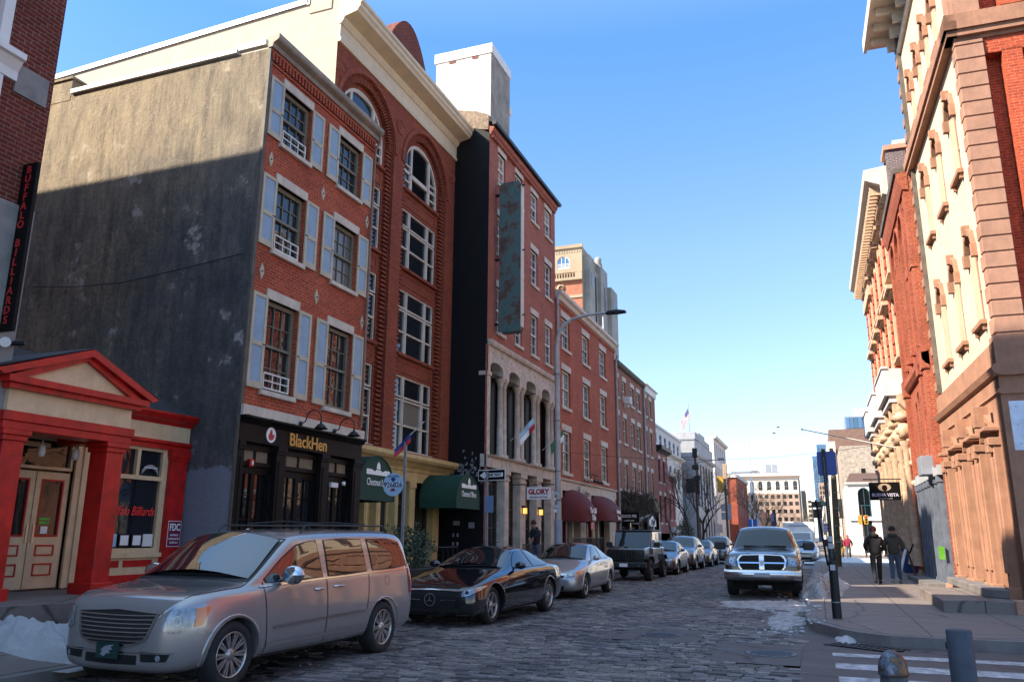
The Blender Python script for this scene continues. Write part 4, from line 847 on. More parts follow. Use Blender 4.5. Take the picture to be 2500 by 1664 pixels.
for Pq, n_, wd in ((P, 3, 8.4), (P2, 2, 4.6)):
    bars(Pq, 'shopfront', plain('dark green shopfront', (.02, .025, .02), .5), [(0, wd, -.05, .2, 3.3, 4.1)]); bars(Pq, 'shop_back', M_black, [(0, wd, .45, .5, 0, 4.2)])
    for k in range(n_): sash(Pq, .3 + k * wd / n_, (k + 1) * wd / n_ - .3, .9, 3.3, M_black, G_win, y=.2, nx=3, nu=1, nl=1, name='shop_window')
    bars(Pq, 'pier', M_pale if Pq is P2 else M_black, [(k * wd / n_ - .0, k * wd / n_ + .3, -.03, .3, 0, 3.3) for k in range(n_ + 1) if k * wd / n_ + .3 <= wd + .31])
S = thing('window_air_conditioner', 'white air conditioner unit hung in the top floor window', 'air conditioner', *LEFT(47.45)); bars(S, 'housing', M_white, [(2.1, 2.7, -.45, .1, 9.75, 10.2)], bev=.02); bars(S, 'grille', M_sbk, [(2.16, 2.64, -.46, -.45, 9.8 + i * .06, 9.83 + i * .06) for i in range(6)]); bars(S, 'bracket', M_white, [(2.3, 2.5, -.3, .0, 9.55, 9.75)])
# pinkish houses
M_pinkb = brick('brick faded pink', (.44, .15, .13), (.36, .11, .10), (.36, .2, .17), ms=.006, bstr=.3)
P = rowhouse(60.6, 4.6, 8.1, [(.5, 1.3), (2.5, 3.3)], [(5.6, 7.3), (2.6, 4.6)], 'faded pink brick house with dark cornice beside the white classical building', M_pinkb, front0=1.8, mf=M_black, dep=6)
cornice(P, 'cornice', M_iron, [(-.02, 7.8), (.2, 7.9), (.4, 8.05), (.42, 8.3), (-.02, 8.35)], 0, 4.6); bars(P, 'roof_snow', M_white, [(.3, 3.0, .1, 3, 8.35, 8.55)])
P = rowhouse(65.2, 3.3, 6.4, [(.4, .95), (2.1, 2.65)], [(2.9, 4.9)], 'low pink brick house in front of the white classical facade', M_pinkb, front0=1.8, mf=M_trim, dep=5)
cornice(P, 'cornice', M_white, [(-.02, 6.3), (.15, 6.35), (.25, 6.6), (-.02, 6.62)], 0, 3.3); bars(P, 'shopfront', M_white, [(.1, 3.2, -.3, .0, 1.9, 2.3), (.1, .3, -.05, .1, 0, 1.9), (1.5, 1.7, -.05, .1, 0, 1.9), (3.0, 3.2, -.05, .1, 0, 1.9)]); bars(P, 'shop_back', M_black, [(0, 3.3, .3, .35, 0, 2.0)])
# white classical building
P = thing('classical_building', 'white classical building with square attic windows behind the pink houses', 'building', *LEFT(67.0, -12.5))
M_wst = plain('whitened stone', (.58, .56, .54), .8, var=.1, streak=.2)
mb = MB(); wh = [(1.0 + i * 2.4, 2.1 + i * 2.4, 9.3, 10.3) for i in range(6)] + [(1.0 + i * 2.4, 2.1 + i * 2.4, 6.0, 8.0) for i in range(6)]
wall(mb, 0, 15.4, 0, 10.9, wh); shell(mb, 15.4, 12, 0, 10.9); mb.build('wall', M_wst, P, recalc=False)
for a, b, c, d in wh: sash(P, a, b, c, d, M_sbk, G_dark, nx=2, nu=1, nl=1, fw=.06)
cornice(P, 'cornice', M_wst, [(-.02, 8.7), (.2, 8.8), (.4, 8.9), (.42, 9.05), (-.02, 9.1)], 0, 15.4); cornice(P, 'coping', M_wst, [(-.02, 10.8), (.12, 10.8), (.12, 11.0), (-.02, 11.0)], 0, 15.4)
# grey bank
M_bank = plain('grey granite', (.36, .37, .39), .8, var=.15, vs=.6, bmp=.2, streak=.3)
P = thing('bank_building', 'grey granite bank with stepped parapet and flagpole down the street', 'building', *LEFT(83.2, -11.2))
mb = MB(); bh = [(.9 + i * 2.4, 2.1 + i * 2.4, 4.6, 9.0) for i in range(6)] + [(.9 + i * 2.4, 2.1 + i * 2.4, 1.0, 2.9, .6) for i in range(6)]
wall(mb, 0, 15, 0, 11.3, bh); shell(mb, 15, 14, 0, 11.3); mb.build('wall', M_bank, P, recalc=False)
for q in bh: sash(P, *q[:4], M_black, G_dark, nx=2, nu=2, nl=2, fw=.08, ar=(q[4] if len(q) > 4 else 0))
cornice(P, 'cornice', M_bank, [(-.02, 9.5), (.25, 9.6), (.35, 9.85), (-.02, 9.9)], -.1, 15.1); bars(P, 'parapet', M_bank, [(-.1, 3.2, -.1, 3, 11.3, 12.0), (3.2, 8, -.05, 3, 11.3, 12.3), (8, 12, -.07, 3, 11.3, 11.9)])
bars(P, 'side_band', M_bank, [(-.14, .0, 0, 14, 9.5, 9.9), (-.08, .0, 0, 14, 11.2, 11.5)])
def flag_cloth(S, o, ux, uz, W_, H_, stripes=True, n=14, m=13):
    """waving flag: o hoist top corner, ux along the fly, uz down the hoist"""
    o, ux, uz = Vector(o), Vector(ux), Vector(uz); nn = ux.cross(uz).normalized(); mb = MB()
    def P_(i, j):
        u = i / n; return o + ux * (W_ * u) + uz * (H_ * j / m) + nn * (.07 * W_ * math.sin(u * 7 + j * .15) * u ** .6) + Vector((0, 0, -.10 * W_ * u * u))
    for i in range(n):
        for j in range(m):
            mi = (0 if j % 2 == 0 else 1)
            if i < n * .4 and j < 7: mi = 2
            if not stripes: mi = 0 if j < m // 2 else (1 if i > 3 else 2)
            mb.add([P_(i, j), P_(i + 1, j), P_(i + 1, j + 1), P_(i, j + 1)], [(0, 1, 2, 3)], mi, True)
    if stripes:
        for a in range(5):
            for b_ in range(4):
                p = P_(.6 + a * 1.0, .8 + b_ * 1.6) + nn * .004; e = .012 * W_
                mb.add([p + ux * -e - uz * e, p + ux * e - uz * e, p + ux * e + uz * e, p - ux * e + uz * e], [(0, 1, 2, 3)], 1)
    return mb.build('flag_cloth', FLG, S, recalc=False)
FLG = [plain('flag red', (.50, .02, .03), .7), plain('flag white', (.75, .75, .76), .7), plain('flag navy', (.02, .03, .16), .7)]
S = thing('flagpole', 'stars and stripes flag on a pole on the grey bank roof', 'flag', (-12.6, 90, 11.3)); mb = MB(); mb.tube([(0, 0, 0), (0, 0, 4.6)], [.06, .03], 8); mb.lathe([(0, 4.6), (.07, 4.66), (0, 4.74)], 8); mb.build('pole', M_steel, S)
flag_cloth(S, (-.05, 0, 4.2), (-.45, -.1, -.75), (.2, 0, -.95), 1.9, 1.0)
S = thing('flagpole', 'stars and stripes flag flying over the orange brick roof near the stone tower', 'flag', (-12.3, 50.0, 13.2)); mb = MB(); mb.tube([(0, 0, -1), (0, 0, 2.5)], [.05, .03], 8); mb.build('pole', M_white, S)
flag_cloth(S, (-.05, 0, 1.9), (-.93, .2, -.15), (.15, 0, -.98), 1.15, .75)
# red building and trees further
P = thing('red_hall', 'plain red brick building with pale coping far down the left side', 'building', *LEFT(124, -10.9))
mb = MB(); hh = [(2 + i * 2.6, 3.3 + i * 2.6, 4.5, 9.3) for i in range(6)]; wall(mb, 0, 20, 0, 10.3, hh); shell(mb, 20, 10, 0, 10.3); mb.build('wall', brick('brick far red', (.42, .09, .05), (.34, .07, .04), (.3, .12, .08)), P, recalc=False)
for q in hh: sash(P, *q, M_white, G_dark, nx=2, nu=3, nl=3)
cornice(P, 'coping', M_wst, [(-.02, 10.1), (.2, 10.1), (.2, 10.6), (-.02, 10.6)], -.1, 20.1); bars(P, 'side_coping', M_wst, [(-.2, 0, -.0, 10, 10.1, 10.58)])
P = thing('corner_block', 'pale classical corner block behind the grey bank roof', 'building', *LEFT(102, -11.4))
mb = MB(); hh = [(.8 + i * 2.2, 1.7 + i * 2.2, z, z + 2) for i in range(6) for z in (8.2, 11.0)]; wall(mb, 0, 14, 0, 13.6, hh); shell(mb, 14, 12, 0, 13.6); mb.build('wall', M_wst, P, recalc=False)
for q in hh: sash(P, *q, M_sbk, G_dark, nx=2, nu=1, nl=1)
cornice(P, 'cornice', M_wst, [(-.02, 13.4), (.3, 13.5), (.4, 13.8), (-.02, 13.8)], -.1, 14.1)
# stone tower (far left)
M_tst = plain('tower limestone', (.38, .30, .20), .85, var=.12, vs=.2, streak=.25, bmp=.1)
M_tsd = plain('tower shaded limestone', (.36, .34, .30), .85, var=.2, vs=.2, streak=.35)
B_tow = brick('tower brick', (.47, .18, .10), (.40, .14, .08), (.40, .22, .15), bw=.6, bh=.2, ms=.02)
P = thing('stone_tower', 'tall brick and limestone office tower rising behind the row houses', 'tower', (-30.1, 110, 0))
mb = MB(); tw = [(-2.2 - i * 4.4, -.9 - i * 4.4 + .3, 41.0 - .3, 41.9, .95) for i in range(3)]
W_ = 13.2
tw = [(W_ - 3.9 - i * 4.2, W_ - 1.9 - i * 4.2, 40.6, 41.6, 1.0) for i in range(3)]
for o_ in (1,):
    mb = MB(); 
    wall(mb, 0, W_, 39.8, 43.9, tw); wall(mb, 0, W_, 20, 39.8, [(W_ - 4.5, W_ - 2.4, 33.3, 35.6), (W_ - 8.9, W_ - 6.8, 33.3, 35.6), (W_ - 4.5, W_ - 2.4, 28.3, 30.6)], mi=1)
    shell(mb, W_, 16, 20, 43.9); o = mb.build('wall', [M_tst, B_tow], P, recalc=False); o.location = (-W_, 0, 0)
def off(o): o.location = (-W_, 0, 0); return o
for q in tw: off(sash(P, *q[:4], M_white, G_blue, nx=3, nu=2, nl=2, fw=.12, mw=.08, ar=q[4]))
for a, z in ((W_ - 4.5, 33.3), (W_ - 8.9, 33.3), (W_ - 4.5, 28.3)): off(sash(P, a, a + 2.1, z, z + 2.3, M_white, G_blue, nx=4, nu=2, nl=2, fw=.12, mw=.06))
off(cornice(P, 'cornice', M_tst, [(-.02, 43.6), (.25, 43.7), (.3, 44.2), (-.02, 44.2)], -.1, W_ + .2))
off(bars(P, 'frieze', M_tst, [(.3 + i * .4, .5 + i * .4, -.06, 0, 43.0, 43.4) for i in range(32)]))
off(bars(P, 'balcony', M_tst, [(-.1, W_ + .1, -.5, 0, 38.6, 39.0), (-.1, W_ + .1, -.5, -.2, 39.75, 39.95)] + [(i * .42, i * .42 + .18, -.42, -.25, 39.0, 39.75) for i in range(31)] + [(W_ - .9, W_ + .1, -.48, -.1, 39.0, 39.75), (W_ - 6.2, W_ - 4.9, -.48, -.1, 39.0, 39.75)]))
off(bars(P, 'stone_band', M_tst, [(-.05, W_ + .05, -.15, 0, 35.9, 36.3)]))
for i in range(2):
    mb = MB(); mb.lathe([(.35, -.2), (.35, -.05), (.62, -.15), (.62, 0)], 16, (W_ - 3.3 - i * 4.6, 0, 37.6), 'y'); off(mb.build('roundel', M_tst, P))
mb = MB()
for i, (a, b, o_, z) in enumerate(((1.0, 3.6, .9, 42.8), (3.6, 8.2, .3, 42.0), (8.2, 12.6, .8, 43.4), (12.6, 17, 1.4, 41.0), (12.6, 19, .5, 39.5))): mb.box(-1, o_, a, b, 20, z)
mb.build('side_wall', M_tsd, P)
each(P, 'slit_window', G_dark, [(o_ - .02, o_ + .03, y, y + .8, z, z + h_) for o_, y, z, h_ in ((.9, 1.9, 38, 2.2), (.3, 4.6, 33, 8), (.3, 6.4, 33, 8), (.8, 10, 36, 5), (1.4, 14, 37, 2), (.9, 1.9, 30, 3), (.8, 10, 29, 4))])
mb = MB(); mb.lathe([(.6, 42.5), (.7, 43.6), (.5, 44.2), (.6, 44.5), (.4, 45), (0, 45.1)], 10, (.2, 9, 0)); mb.build('pinnacle', M_tsd, P)
# far block across the view
P = thing('far_office_block', 'large tan office block with arched top windows at the end of the street', 'building', (-21.5, 250, 0))
M_tan = plain('far tan brick', (.36, .25, .19), .9, var=.1, vs=.3); M_fw = plain('far cream stone', (.66, .57, .47), .85, var=.06, vs=.3)
ah = [(1.0 + i * 2.42, 2.2 + i * 2.42, 14.8, 16.9, .6) for i in range(7)]; sm_ = [(.9 + i * 1.65, 1.9 + i * 1.65, z, z + 1.1) for i in range(10) for z in (6.0, 8.2, 10.4, 12.4)]
mb = MB(); wall(mb, 0, 17, 13.9, 19.6, ah); wall(mb, 0, 17, 0, 13.9, sm_, mi=1); o = mb.build('wall', [M_fw, M_tan], P, recalc=False)
mb = MB(); shell(mb, 17, 30, 0, 19.6); mb.build('side_wall', M_tan, P, recalc=False)
for q in ah: sash(P, *q[:4], M_sbk, G_dark, nx=2, nu=1, nl=1, ar=q[4])
each(P, 'window_glass', G_dark, [(a, b, .15, .2, c, d) for a, b, c, d in sm_])
cornice(P, 'cornice', M_fw, [(-.02, 18.3), (.4, 18.6), (1.0, 18.9), (1.0, 19.5), (-.02, 19.7)], -.6, 17.6)
E1 = bars(P, 'roof_plant', M_sbk, [(-2, 6, 3, 9, 19.6, 20.8), (8, 9.4, 3, 6, 20.2, 22.6), (9.8, 11.2, 3, 6, 20.2, 22.6), (7.6, 11.8, 2.8, 6, 19.6, 20.4)]); mb = MB(); mb.tube([(3.9, 2, 19), (3.9, 2, 32)], [.12, .03], 6); mb.build('mast', M_steel, P)
for i, (x, y, w_, h_, m_, lab) in enumerate(((-4.2, 268, 1.2, 15.5, M_tan, 'narrow dark block just right of the far tan office block'), (-2.9, 290, 1.7, 13.0, M_fw, 'narrow pale block at the far right end of the skyline gap'))):
    P = thing('far_block', lab, 'building', (x, y, 0)); mb = MB(); fh = [(.3, w_ - .3, 2 + k * 1.5, 2.9 + k * 1.5) for k in range(8)]; wall(mb, 0, w_, 0, h_, fh); shell(mb, w_, 20, 0, h_); mb.build('wall', m_, P, recalc=False); each(P, 'window_glass', G_dark, [(a, b, .15, .2, c, d) for a, b, c, d in fh])
P = thing('church_steeple', 'slim white church steeple in front of the far office block', 'steeple', (-10.55, 150, 0))
mb = MB(); mb.box(-1.0, 1.0, -1, 1, 0, 6.4); mb.box(-.75, .75, -.75, .75, 6.4, 7.2); mb.lathe([(.62, 7.2), (.62, 8.9), (.72, 8.95), (.72, 9.1), (.4, 9.2), (.35, 9.9), (.2, 10.1), (.04, 12.8)], 8); mb.build('spire', M_white, P); bars(P, 'belfry_opening', G_dark, [(-.18, .18, -.66, -.6, 7.5, 8.7)])

# ---------------- right-hand side
# corner Italianate building; its front leans 1.15 degrees from the street line
M_fac = plain('pale buff render', (.62, .49, .35), .85, var=.08, vs=1.2, bmp=.25, streak=.25)
M_bst = plain('tan brownstone', (.38, .20, .13), .85, var=.14, bmp=.6, bs_=30, streak=.2)
M_bst2 = plain('orange brownstone', (.35, .175, .105), .85, var=.14, bmp=.6, bs_=25, streak=.3)
YR = 27.0
B_goth = brick('brick burnt orange', (.38, .085, .040), (.27, .055, .028), (.40, .18, .11), ms=.009, stain=.4)
P = thing('corner_building', 'tall corner building with brownstone quoins and orange brick side', 'building', (3.77, YR, 0), -PI / 2 + R(1.15))
LR = 7.75; HT = 18.6
def sc(y): return YR - y
W1 = [(20.35, 21.15), (22.45, 23.25), (24.6, 25.4)]
holes = [(sc(b), sc(a), 10.2, 11.9, .4) for a, b in W1] + [(sc(b), sc(a), 6.4, 8.2, .4) for a, b in [(20.1, 20.9), (22.25, 23.05), (24.4, 25.2)]] + [(sc(b), sc(a), 14.0, 15.3, .4) for a, b in [(20.9, 21.5), (22.2, 22.8), (23.6, 24.2), (25.1, 25.7)]]
mb = MB(); wall(mb, 0, LR - .02, 5.7, HT, holes, rv=.28); mb.build('wall', M_fac, P, recalc=False)
for q in holes:
    a, b, c, d, ar = q; sash(P, a, b, c, d, M_bst, G_win, y=.18, nx=2, nu=2, nl=2, fw=.07, mw=.03, ar=ar)
    mb = MB(); op = arcp(a - .11, b + .11, d, ar + .15, 4); ip = arcp(a, b, d, ar - .04, 4)
    for k in range(4): mb.prism([op[k], op[k + 1], ip[k + 1], ip[k]], 'y', -.10, .02)
    mb.box(a - .13, a - .0, -.13, .02, d - .3, d + .02); mb.box(b, b + .13, -.13, .02, d - .3, d + .02); mb.box((a + b) / 2 - .06, (a + b) / 2 + .06, -.17, .0, d + ar - .04, d + ar + .22)
    mb.build('window_hood', M_bst2, P, bevel=.01); bars(P, 'sill', M_bst2, [(a - .12, b + .12, -.13, .2, c - .10, c), (a - .06, a + .03, -.08, .0, c - .22, c - .10), (b - .03, b + .06, -.08, .0, c - .22, c - .10)])
def quoins(s, z0, z1, h_, face='front'):
    mb = MB(); z = z0; i = 0
    while z < z1:
        l = .52 if i % 2 == 0 else .40; zt = min(z + h_ - .035, z1)
        mb.box(LR - l, LR + .03, -.05, .06, z, zt); mb.box(LR - .04, LR + .0301, -.0501, .56, z, zt); z += h_; i += 1
    return mb.build('quoin_stones', M_bst, P)
# quoins: single boxes wrapping the corner
mb = MB(); z = 5.9; i = 0
while z < 12.9:
    l = .34 if i % 2 == 0 else .22; zt = min(z + .365, 12.95)
    mb.box(LR - l, LR + .05, -.06, .54, z, zt - .03); z += .365; i += 1
mb.build('quoin_stones', M_bst, P, bevel=.012)
bars(P, 'corner_backing', M_bst, [(LR - .2, LR + .02, -.02, .52, 5.8, 18.6)])
# far end quoins
mb = MB(); z = 5.9
while z < 18: MB().box(-.02, .3, -.12, .05, z, z + .28).build('quoin_stone', M_bst2, P, bevel=.012); z += .55
# side wall (-Y face): recessed brick panels
def side(name, m, boxes, bev=0): # boxes as (depth inward a,b, outward o0,o1, z0,z1)
    mb = MB()
    for a, b, o0, o1, z0, z1 in boxes: mb.box(LR + o0, LR + o1, a, b, z0, z1)
    return mb.build(name, m, P, bevel=bev)
side('side_wall', B_sun, [(.02, 22, -.45, -.36, 0, HT), (.9, 1.30, -.36, -.02, 5.95, 12.6), (.56, 22, -.36, -.02, 12.55, 13.0), (1.85, 22, -.36, -.16, 5.9, 12.2), (2.9, 22, -.36, -.02, 5.95, 12.6), (.56, 22, -.36, -.1, 4.9, 5.95), (1.0, 1.75, -.36, -.02, 13.75, HT), (2.3, 8, -.36, -.02, 13.75, HT)])
side('belt_course', M_bst2, [(-.2, 22, -.36, .12, 13.05, 13.2), (-.26, 22, -.36, .18, 13.2, 13.42), (-.22, 22, -.36, .14, 13.42, 13.62), (-.05, 22, -.36, .02, 12.95, 13.05)])
bars(P, 'belt_course', M_bst2, [(0, LR + .12, -.2, .02, 13.05, 13.2), (0, LR + .18, -.26, .02, 13.2, 13.42), (0, LR + .14, -.22, .02, 13.42, 13.62)])
side('upper_pier', M_bst, [(-.0, .56, -.36, .05, 13.62, HT)])
bars(P, 'upper_pier', M_bst, [(LR - .5, LR + .0, -.08, .02, 13.62, HT)])
# lower storey
sh = [(sc(21.25), sc(20.05), .35, 3.75, .38), (sc(23.4), sc(22.1), .35, 3.75, .38), (sc(25.6), sc(24.3), .35, 3.75, .38)]
mb = MB(); wall(mb, 0, LR + .08, .2, 5.7, sh, y=-.12, rv=.5); mb.box(LR - .3, LR + .08, -.119, .62, .2, 5.7); mb.build('ground_storey', M_bst2, P, recalc=False)
cornice(P, 'moulding', M_bst2, [(.1, 4.95), (.2, 5.0), (.26, 5.12), (.16, 5.2), (.1, 5.22)], 0, LR + .22); cornice(P, 'moulding', M_bst2, [(.1, 4.55), (.17, 4.6), (.1, 4.68)], 0, LR + .15)
side('moulding', M_bst2, [(-.2, 1.7, .0, .18, 4.95, 5.2), (-.15, 1.7, .0, .12, 4.56, 4.68), (-.12, 1.7, -.36, .09, 4.68, 5.72), (-.12, 1.3, -.36, .085, .15, 4.6)])
side('upper_ledge', M_bst2, [(-.1, 22, -.36, .07, 5.72, 5.84)])
for a, b, c, d, ar in sh:
    sash(P, a, b, c + .1, d, plain('weathered brown joinery', (.16, .10, .07), .6), G_win, y=.25, nx=2, nu=2, nl=2, fw=.12, mw=.06, mid=.6, ar=ar, name='shop_window')
    for x, sg in ((a, -1), (b, 1)):
        x0, x1 = (x - .3, x - .02) if sg < 0 else (x + .02, x + .3)
        bars(P, 'pilaster', M_bst2, [(x0, x1, -.27, -.1, .5, 3.55), (x0 + .05, x1 - .05, -.32, -.2, .9, 3.3), (x0 - .04, x1 + .04, -.36, -.1, 3.55, 3.72), (x0 - .05, x1 + .05, -.42, -.1, 3.86, 3.95), (x0 - .04, x1 + .04, -.34, -.1, .35, .62), (x0 + .02, x1 - .02, -.38, -.1, 3.4, 3.55)], bev=.012)
    mb = MB(); op = arcp(a - .02, b + .02, d, ar + .2, 10); ip = arcp(a, b, d, ar, 10)
    for k in range(10): mb.prism([op[k], op[k + 1], ip[k + 1], ip[k]], 'y', -.22, -.1)
    mb.box((a + b) / 2 - .12, (a + b) / 2 + .12, -.42, -.1, d + ar - .1, d + ar + .38); mb.build('keystone_arch', M_bst2, P, bevel=.012)
bars(P, 'plinth', M_bst, [(0, LR + .2, -.45, -.1, .0, .35), (LR + .0, LR + .3, -.4, .6, .0, .42)], bev=.015)
side('plinth', M_bst, [(.6, 22, -.36, .12, 0, .5)])
side('basement_wall', plain('dark red render', (.10, .012, .016), .8), [(1.3, 22, -.34, -.05, .5, 3.6)])
# bracketed eaves
mb = MB(); mb.box(-.5, LR + .6, -.9, .3, 18.1, 18.25); mb.box(-.6, LR + .7, -1.0, -.9, 18.05, 18.5); mb.box(-.05, LR + .05, -.12, .05, 17.2, 17.35); mb.box(-.5, LR + .6, -.95, 20, 18.25, 18.6); mb.build('eaves', M_trim, P)
each(P, 'eaves_bracket', M_trim, [(x, x + .14, -.8, -.0, 17.85, 18.1) for x in [.1 + i * .85 for i in range(9)]] + [(x + .01, x + .13, -.35, -.0, 17.5, 17.86) for x in [.1 + i * .85 for i in range(9)]])
mb = MB(); shell(mb, LR - .5, 22, 0, 18.2); mb.build('back_wall', B_grey, P, recalc=False)
each(P, 'anchor_plate', M_iron, [(LR - .9 - i * 2.1, LR - .82 - i * 2.1, -.15, -.11, 4.1, 4.3) for i in range(3)])
bars(P, 'downpipe', M_gutter, [(.34, .46, -.12, -.0, 5.8, 17.9)])
# stone steps
P = thing('entrance_steps', 'low stone platform and step before the corner building entrance', 'steps', (2.24, 18.96, .155))
mb = MB(); mb.prism([(0, 0), (3.6, .12), (3.6, 4.8), (0.05, 4.7)], 'z', -.02, .24); mb.build('platform', G_walk, P, bevel=.015)
mb = MB(); mb.prism([(.98, 1.2), (1.35, .75), (1.5, .75), (1.5, 6.8), (.98, 6.8)], 'z', .24, .42); mb.build('step', G_kerb, P, bevel=.015)
# red Gothic building
P = thing('gothic_building', 'orange red brick gothic fronted building between buff corner block and ornate facade', 'building', *RIGHT(33.3))
WG = 6.2
gh = [(.5, 1.0, 4.5, 6.0, .3), (1.25, 1.75, 4.5, 6.2, .35), (2.0, 2.5, 4.5, 6.0, .3)]
gh = [(a + 1.1, b + 1.1, c, d, e) for a, b, c, d, e in gh]
up = [(.9 + i * 1.55, 1.9 + i * 1.55, 8.6, 11.2, .5) for i in range(3)]
mb = MB(); wall(mb, 0, WG, 3.7, 13.2, gh + up, rv=.25); shell(mb, WG, 14, 0, 13.2); mb.build('wall', B_goth, P, recalc=False)
for q in gh + up: sash(P, *q[:4], B_goth, G_win, y=.2, nx=1, nu=1, nl=1, ar=q[4])
for a, b, c, d, ar in up:
    mb = MB(); 
    for r0, r1, o_ in ((0, .14, -.1), (.16, .26, -.2)):
        op = arcp(a - r1, b + r1, d, ar + r1 + .5, 12); ip = arcp(a - r0, b + r0, d, ar + r0 + .5 * (r0 > 0), 12)
        for k in range(12): mb.prism([op[k], op[k + 1], ip[k + 1], ip[k]], 'y', o_, .02)
        mb.box(a - r1, a - r0, o_, .02, 7.6, d); mb.box(b + r0, b + r1, o_, .02, 7.6, d)
    mb.build('arch_moulding', B_goth, P)
mb = MB(); rows = [(-.3 * k, 11.9 + .0 * k) for k in range(3)]
for i in range(20): mb.box(.1 + i * .3, .22 + i * .3, -.14, .0, 12.3, 12.6)
mb.build('brick_corbel', B_goth, P)
cornice(P, 'cornice', B_goth, [(-.02, 12.6), (.2, 12.65), (.28, 12.9), (.34, 13.2), (-.02, 13.3)], -.05, WG); cornice(P, 'coping', M_gutter, [(-.02, 13.28), (.4, 13.22), (.42, 13.4), (-.02, 13.46)], -.05, WG)
cornice(P, 'string_course', B_goth, [(-.02, 6.8), (.1, 6.85), (.2, 7.0), (.2, 7.2), (-.02, 7.25)], 0, WG)
for x in (0, 4.6, 5.7): bars(P, 'brick_pilaster', B_goth, [(x, x + .45, -.16, .02, 3.7, 12.6), (x - .05, x + .5, -.22, .02, 6.7, 7.3), (x - .04, x + .49, -.2, .02, 10, 10.3)])
bars(P, 'shop_lintel', M_bank, [(0, WG, -.15, .1, 3.45, 3.75)]); bars(P, 'shop_back', M_black, [(0, WG, .5, .55, 0, 3.7)])
for i in range(8): bars(P, 'shop_column', plain('blue grey ironwork', (.13, .15, .19), .55, var=.2), [(.05 + i * .82, .22 + i * .82, -.12, .1, .155, 3.45), (.02 + i * .82, .25 + i * .82, -.16, .1, 3.25, 3.45), (.02 + i * .82, .25 + i * .82, -.16, .1, .1, .4)])
sash(P, .2, 3.2, .5, 3.4, M_black, G_win, y=.2, nx=4, nu=1, nl=1, mid=.8, name='shop_window'); sash(P, 3.4, 6.0, .5, 3.4, M_black, G_win, y=.2, nx=3, nu=1, nl=1, mid=.8, name='shop_window')
bars(P, 'doorstep', G_kerb, [(.1, 6.1, -.7, 0, .1, .3)])
S = thing('blank_sign', 'blank white box sign above the dark shopfront', 'sign', (3.35, 28.0, 3.72)); bars(S, 'sign_panel', M_sbk, [(-.2, .2, 0, 1.0, -.2, .38)], bev=.01)
# grey-purple brick chimney stack
P = thing('brick_chimney', 'purple grey brick chimney stack rising above the gothic gable', 'chimney', (4.3, 33.2, 12.0)); bars(P, 'stack', B_grey, [(-.6, 2.6, 0, .8, 0, 4.6), (-.6, .1, -.3, .8, 0, 4.75)]); bars(P, 'cap', M_stone, [(-.68, .18, -.38, .88, 4.75, 4.95), (.1, 2.7, -.06, .86, 4.6, 4.72)])
# ornate building
P = thing('ornate_building', 'ornate buff stone and red brick building with carved balconies and bracket cornice', 'building', *RIGHT(49.5, 3.75))
WO = 16.1
M_orn = plain('carved buff stone', (.60, .40, .26), .85, var=.2, vs=6, bmp=.9, bs_=14, streak=.4)
cols_ = [1.0 + i * 2.55 for i in range(6)]
oh = [(c, c + 1.15, z, z + 2.0, .45) for c in cols_ for z in (8.8, 12.3)] + [(c, c + 1.4, .9, 4.6, .5) for c in cols_]
mb = MB(); wall(mb, 0, WO, 0, 15.2, oh, rv=.3); shell(mb, WO, 16, 0, 15.2); mb.build('wall', M_orn, P, recalc=False)
for q in oh: sash(P, *q[:4], M_trim, G_win, y=.22, nx=2, nu=1, nl=1, ar=q[4])
for c in cols_:
    for z in (8.8, 12.3):
        bars(P, 'window_hood', M_orn, [(c - .25, c + 1.4, -.42, 0, z + 2.6, z + 2.78), (c - .15, c + 1.3, -.3, 0, z + 2.5, z + 2.6), (c - .2, c + 0, -.16, .02, z - .1, z + 2.5), (c + 1.15, c + 1.35, -.16, .02, z - .1, z + 2.5), (c - .3, c + 1.45, -.3, .02, z - .25, z - .1)], bev=.01)
for x in [.2] + [c + 1.62 for c in cols_]:
    mb = MB(); z = .4
    while z < 14: mb.box(x, x + .5, -.2, .02, z, z + .4); z += .48
    mb.build('brick_pier', B_sun, P, bevel=.012)
for c in cols_:
    for x in (c - .3, c + 1.7): mb = MB(); mb.lathe([(.2, .6), (.16, .8), (.14, 4.9), (.2, 5.0), (.24, 5.2)], 12, (x, -.35, 0)); mb.build('stone_column', M_orn, P)
    for x in (c - .3, c + 1.7):
        mb = MB(); mb.lathe([(.0, -.6), (.3, -.55), (.34, -.35), (.3, -.2)], 12, (x, 0, 5.6), 'y'); mb.lathe([(.02, -.68), (.12, -.66), (.16, -.55)], 10, (x, 0, 5.6), 'y'); mb.lathe([(0, 5.9), (.3, 6.0), (.34, 6.15), (.2, 6.3), (0, 6.35)], 12, (x, -.4, 0))
        mb.tube([(x, -.4, 5.9), (x, -.2, 5.4), (x, -.15, 4.4), (x, -.1, 3.3)], [.1, .2, .16, .05], 8)
        for k in range(5): mb.lathe([(0, -.36), (.1, -.3), (.13, -.1)], 8, (x + .14 * math.sin(k * 2.1), 0, 4.6 - k * .25), 'y')
        mb.build('carved_scroll', M_orn, P)
cornice(P, 'entablature', M_orn, [(-.02, 6.3), (.3, 6.35), (.5, 6.6), (.55, 6.9), (-.02, 7.1)], 0, WO)
each(P, 'dentil', M_orn, [(.1 + i * .25, .22 + i * .25, -.42, 0, 6.2, 6.35) for i in range(63)])
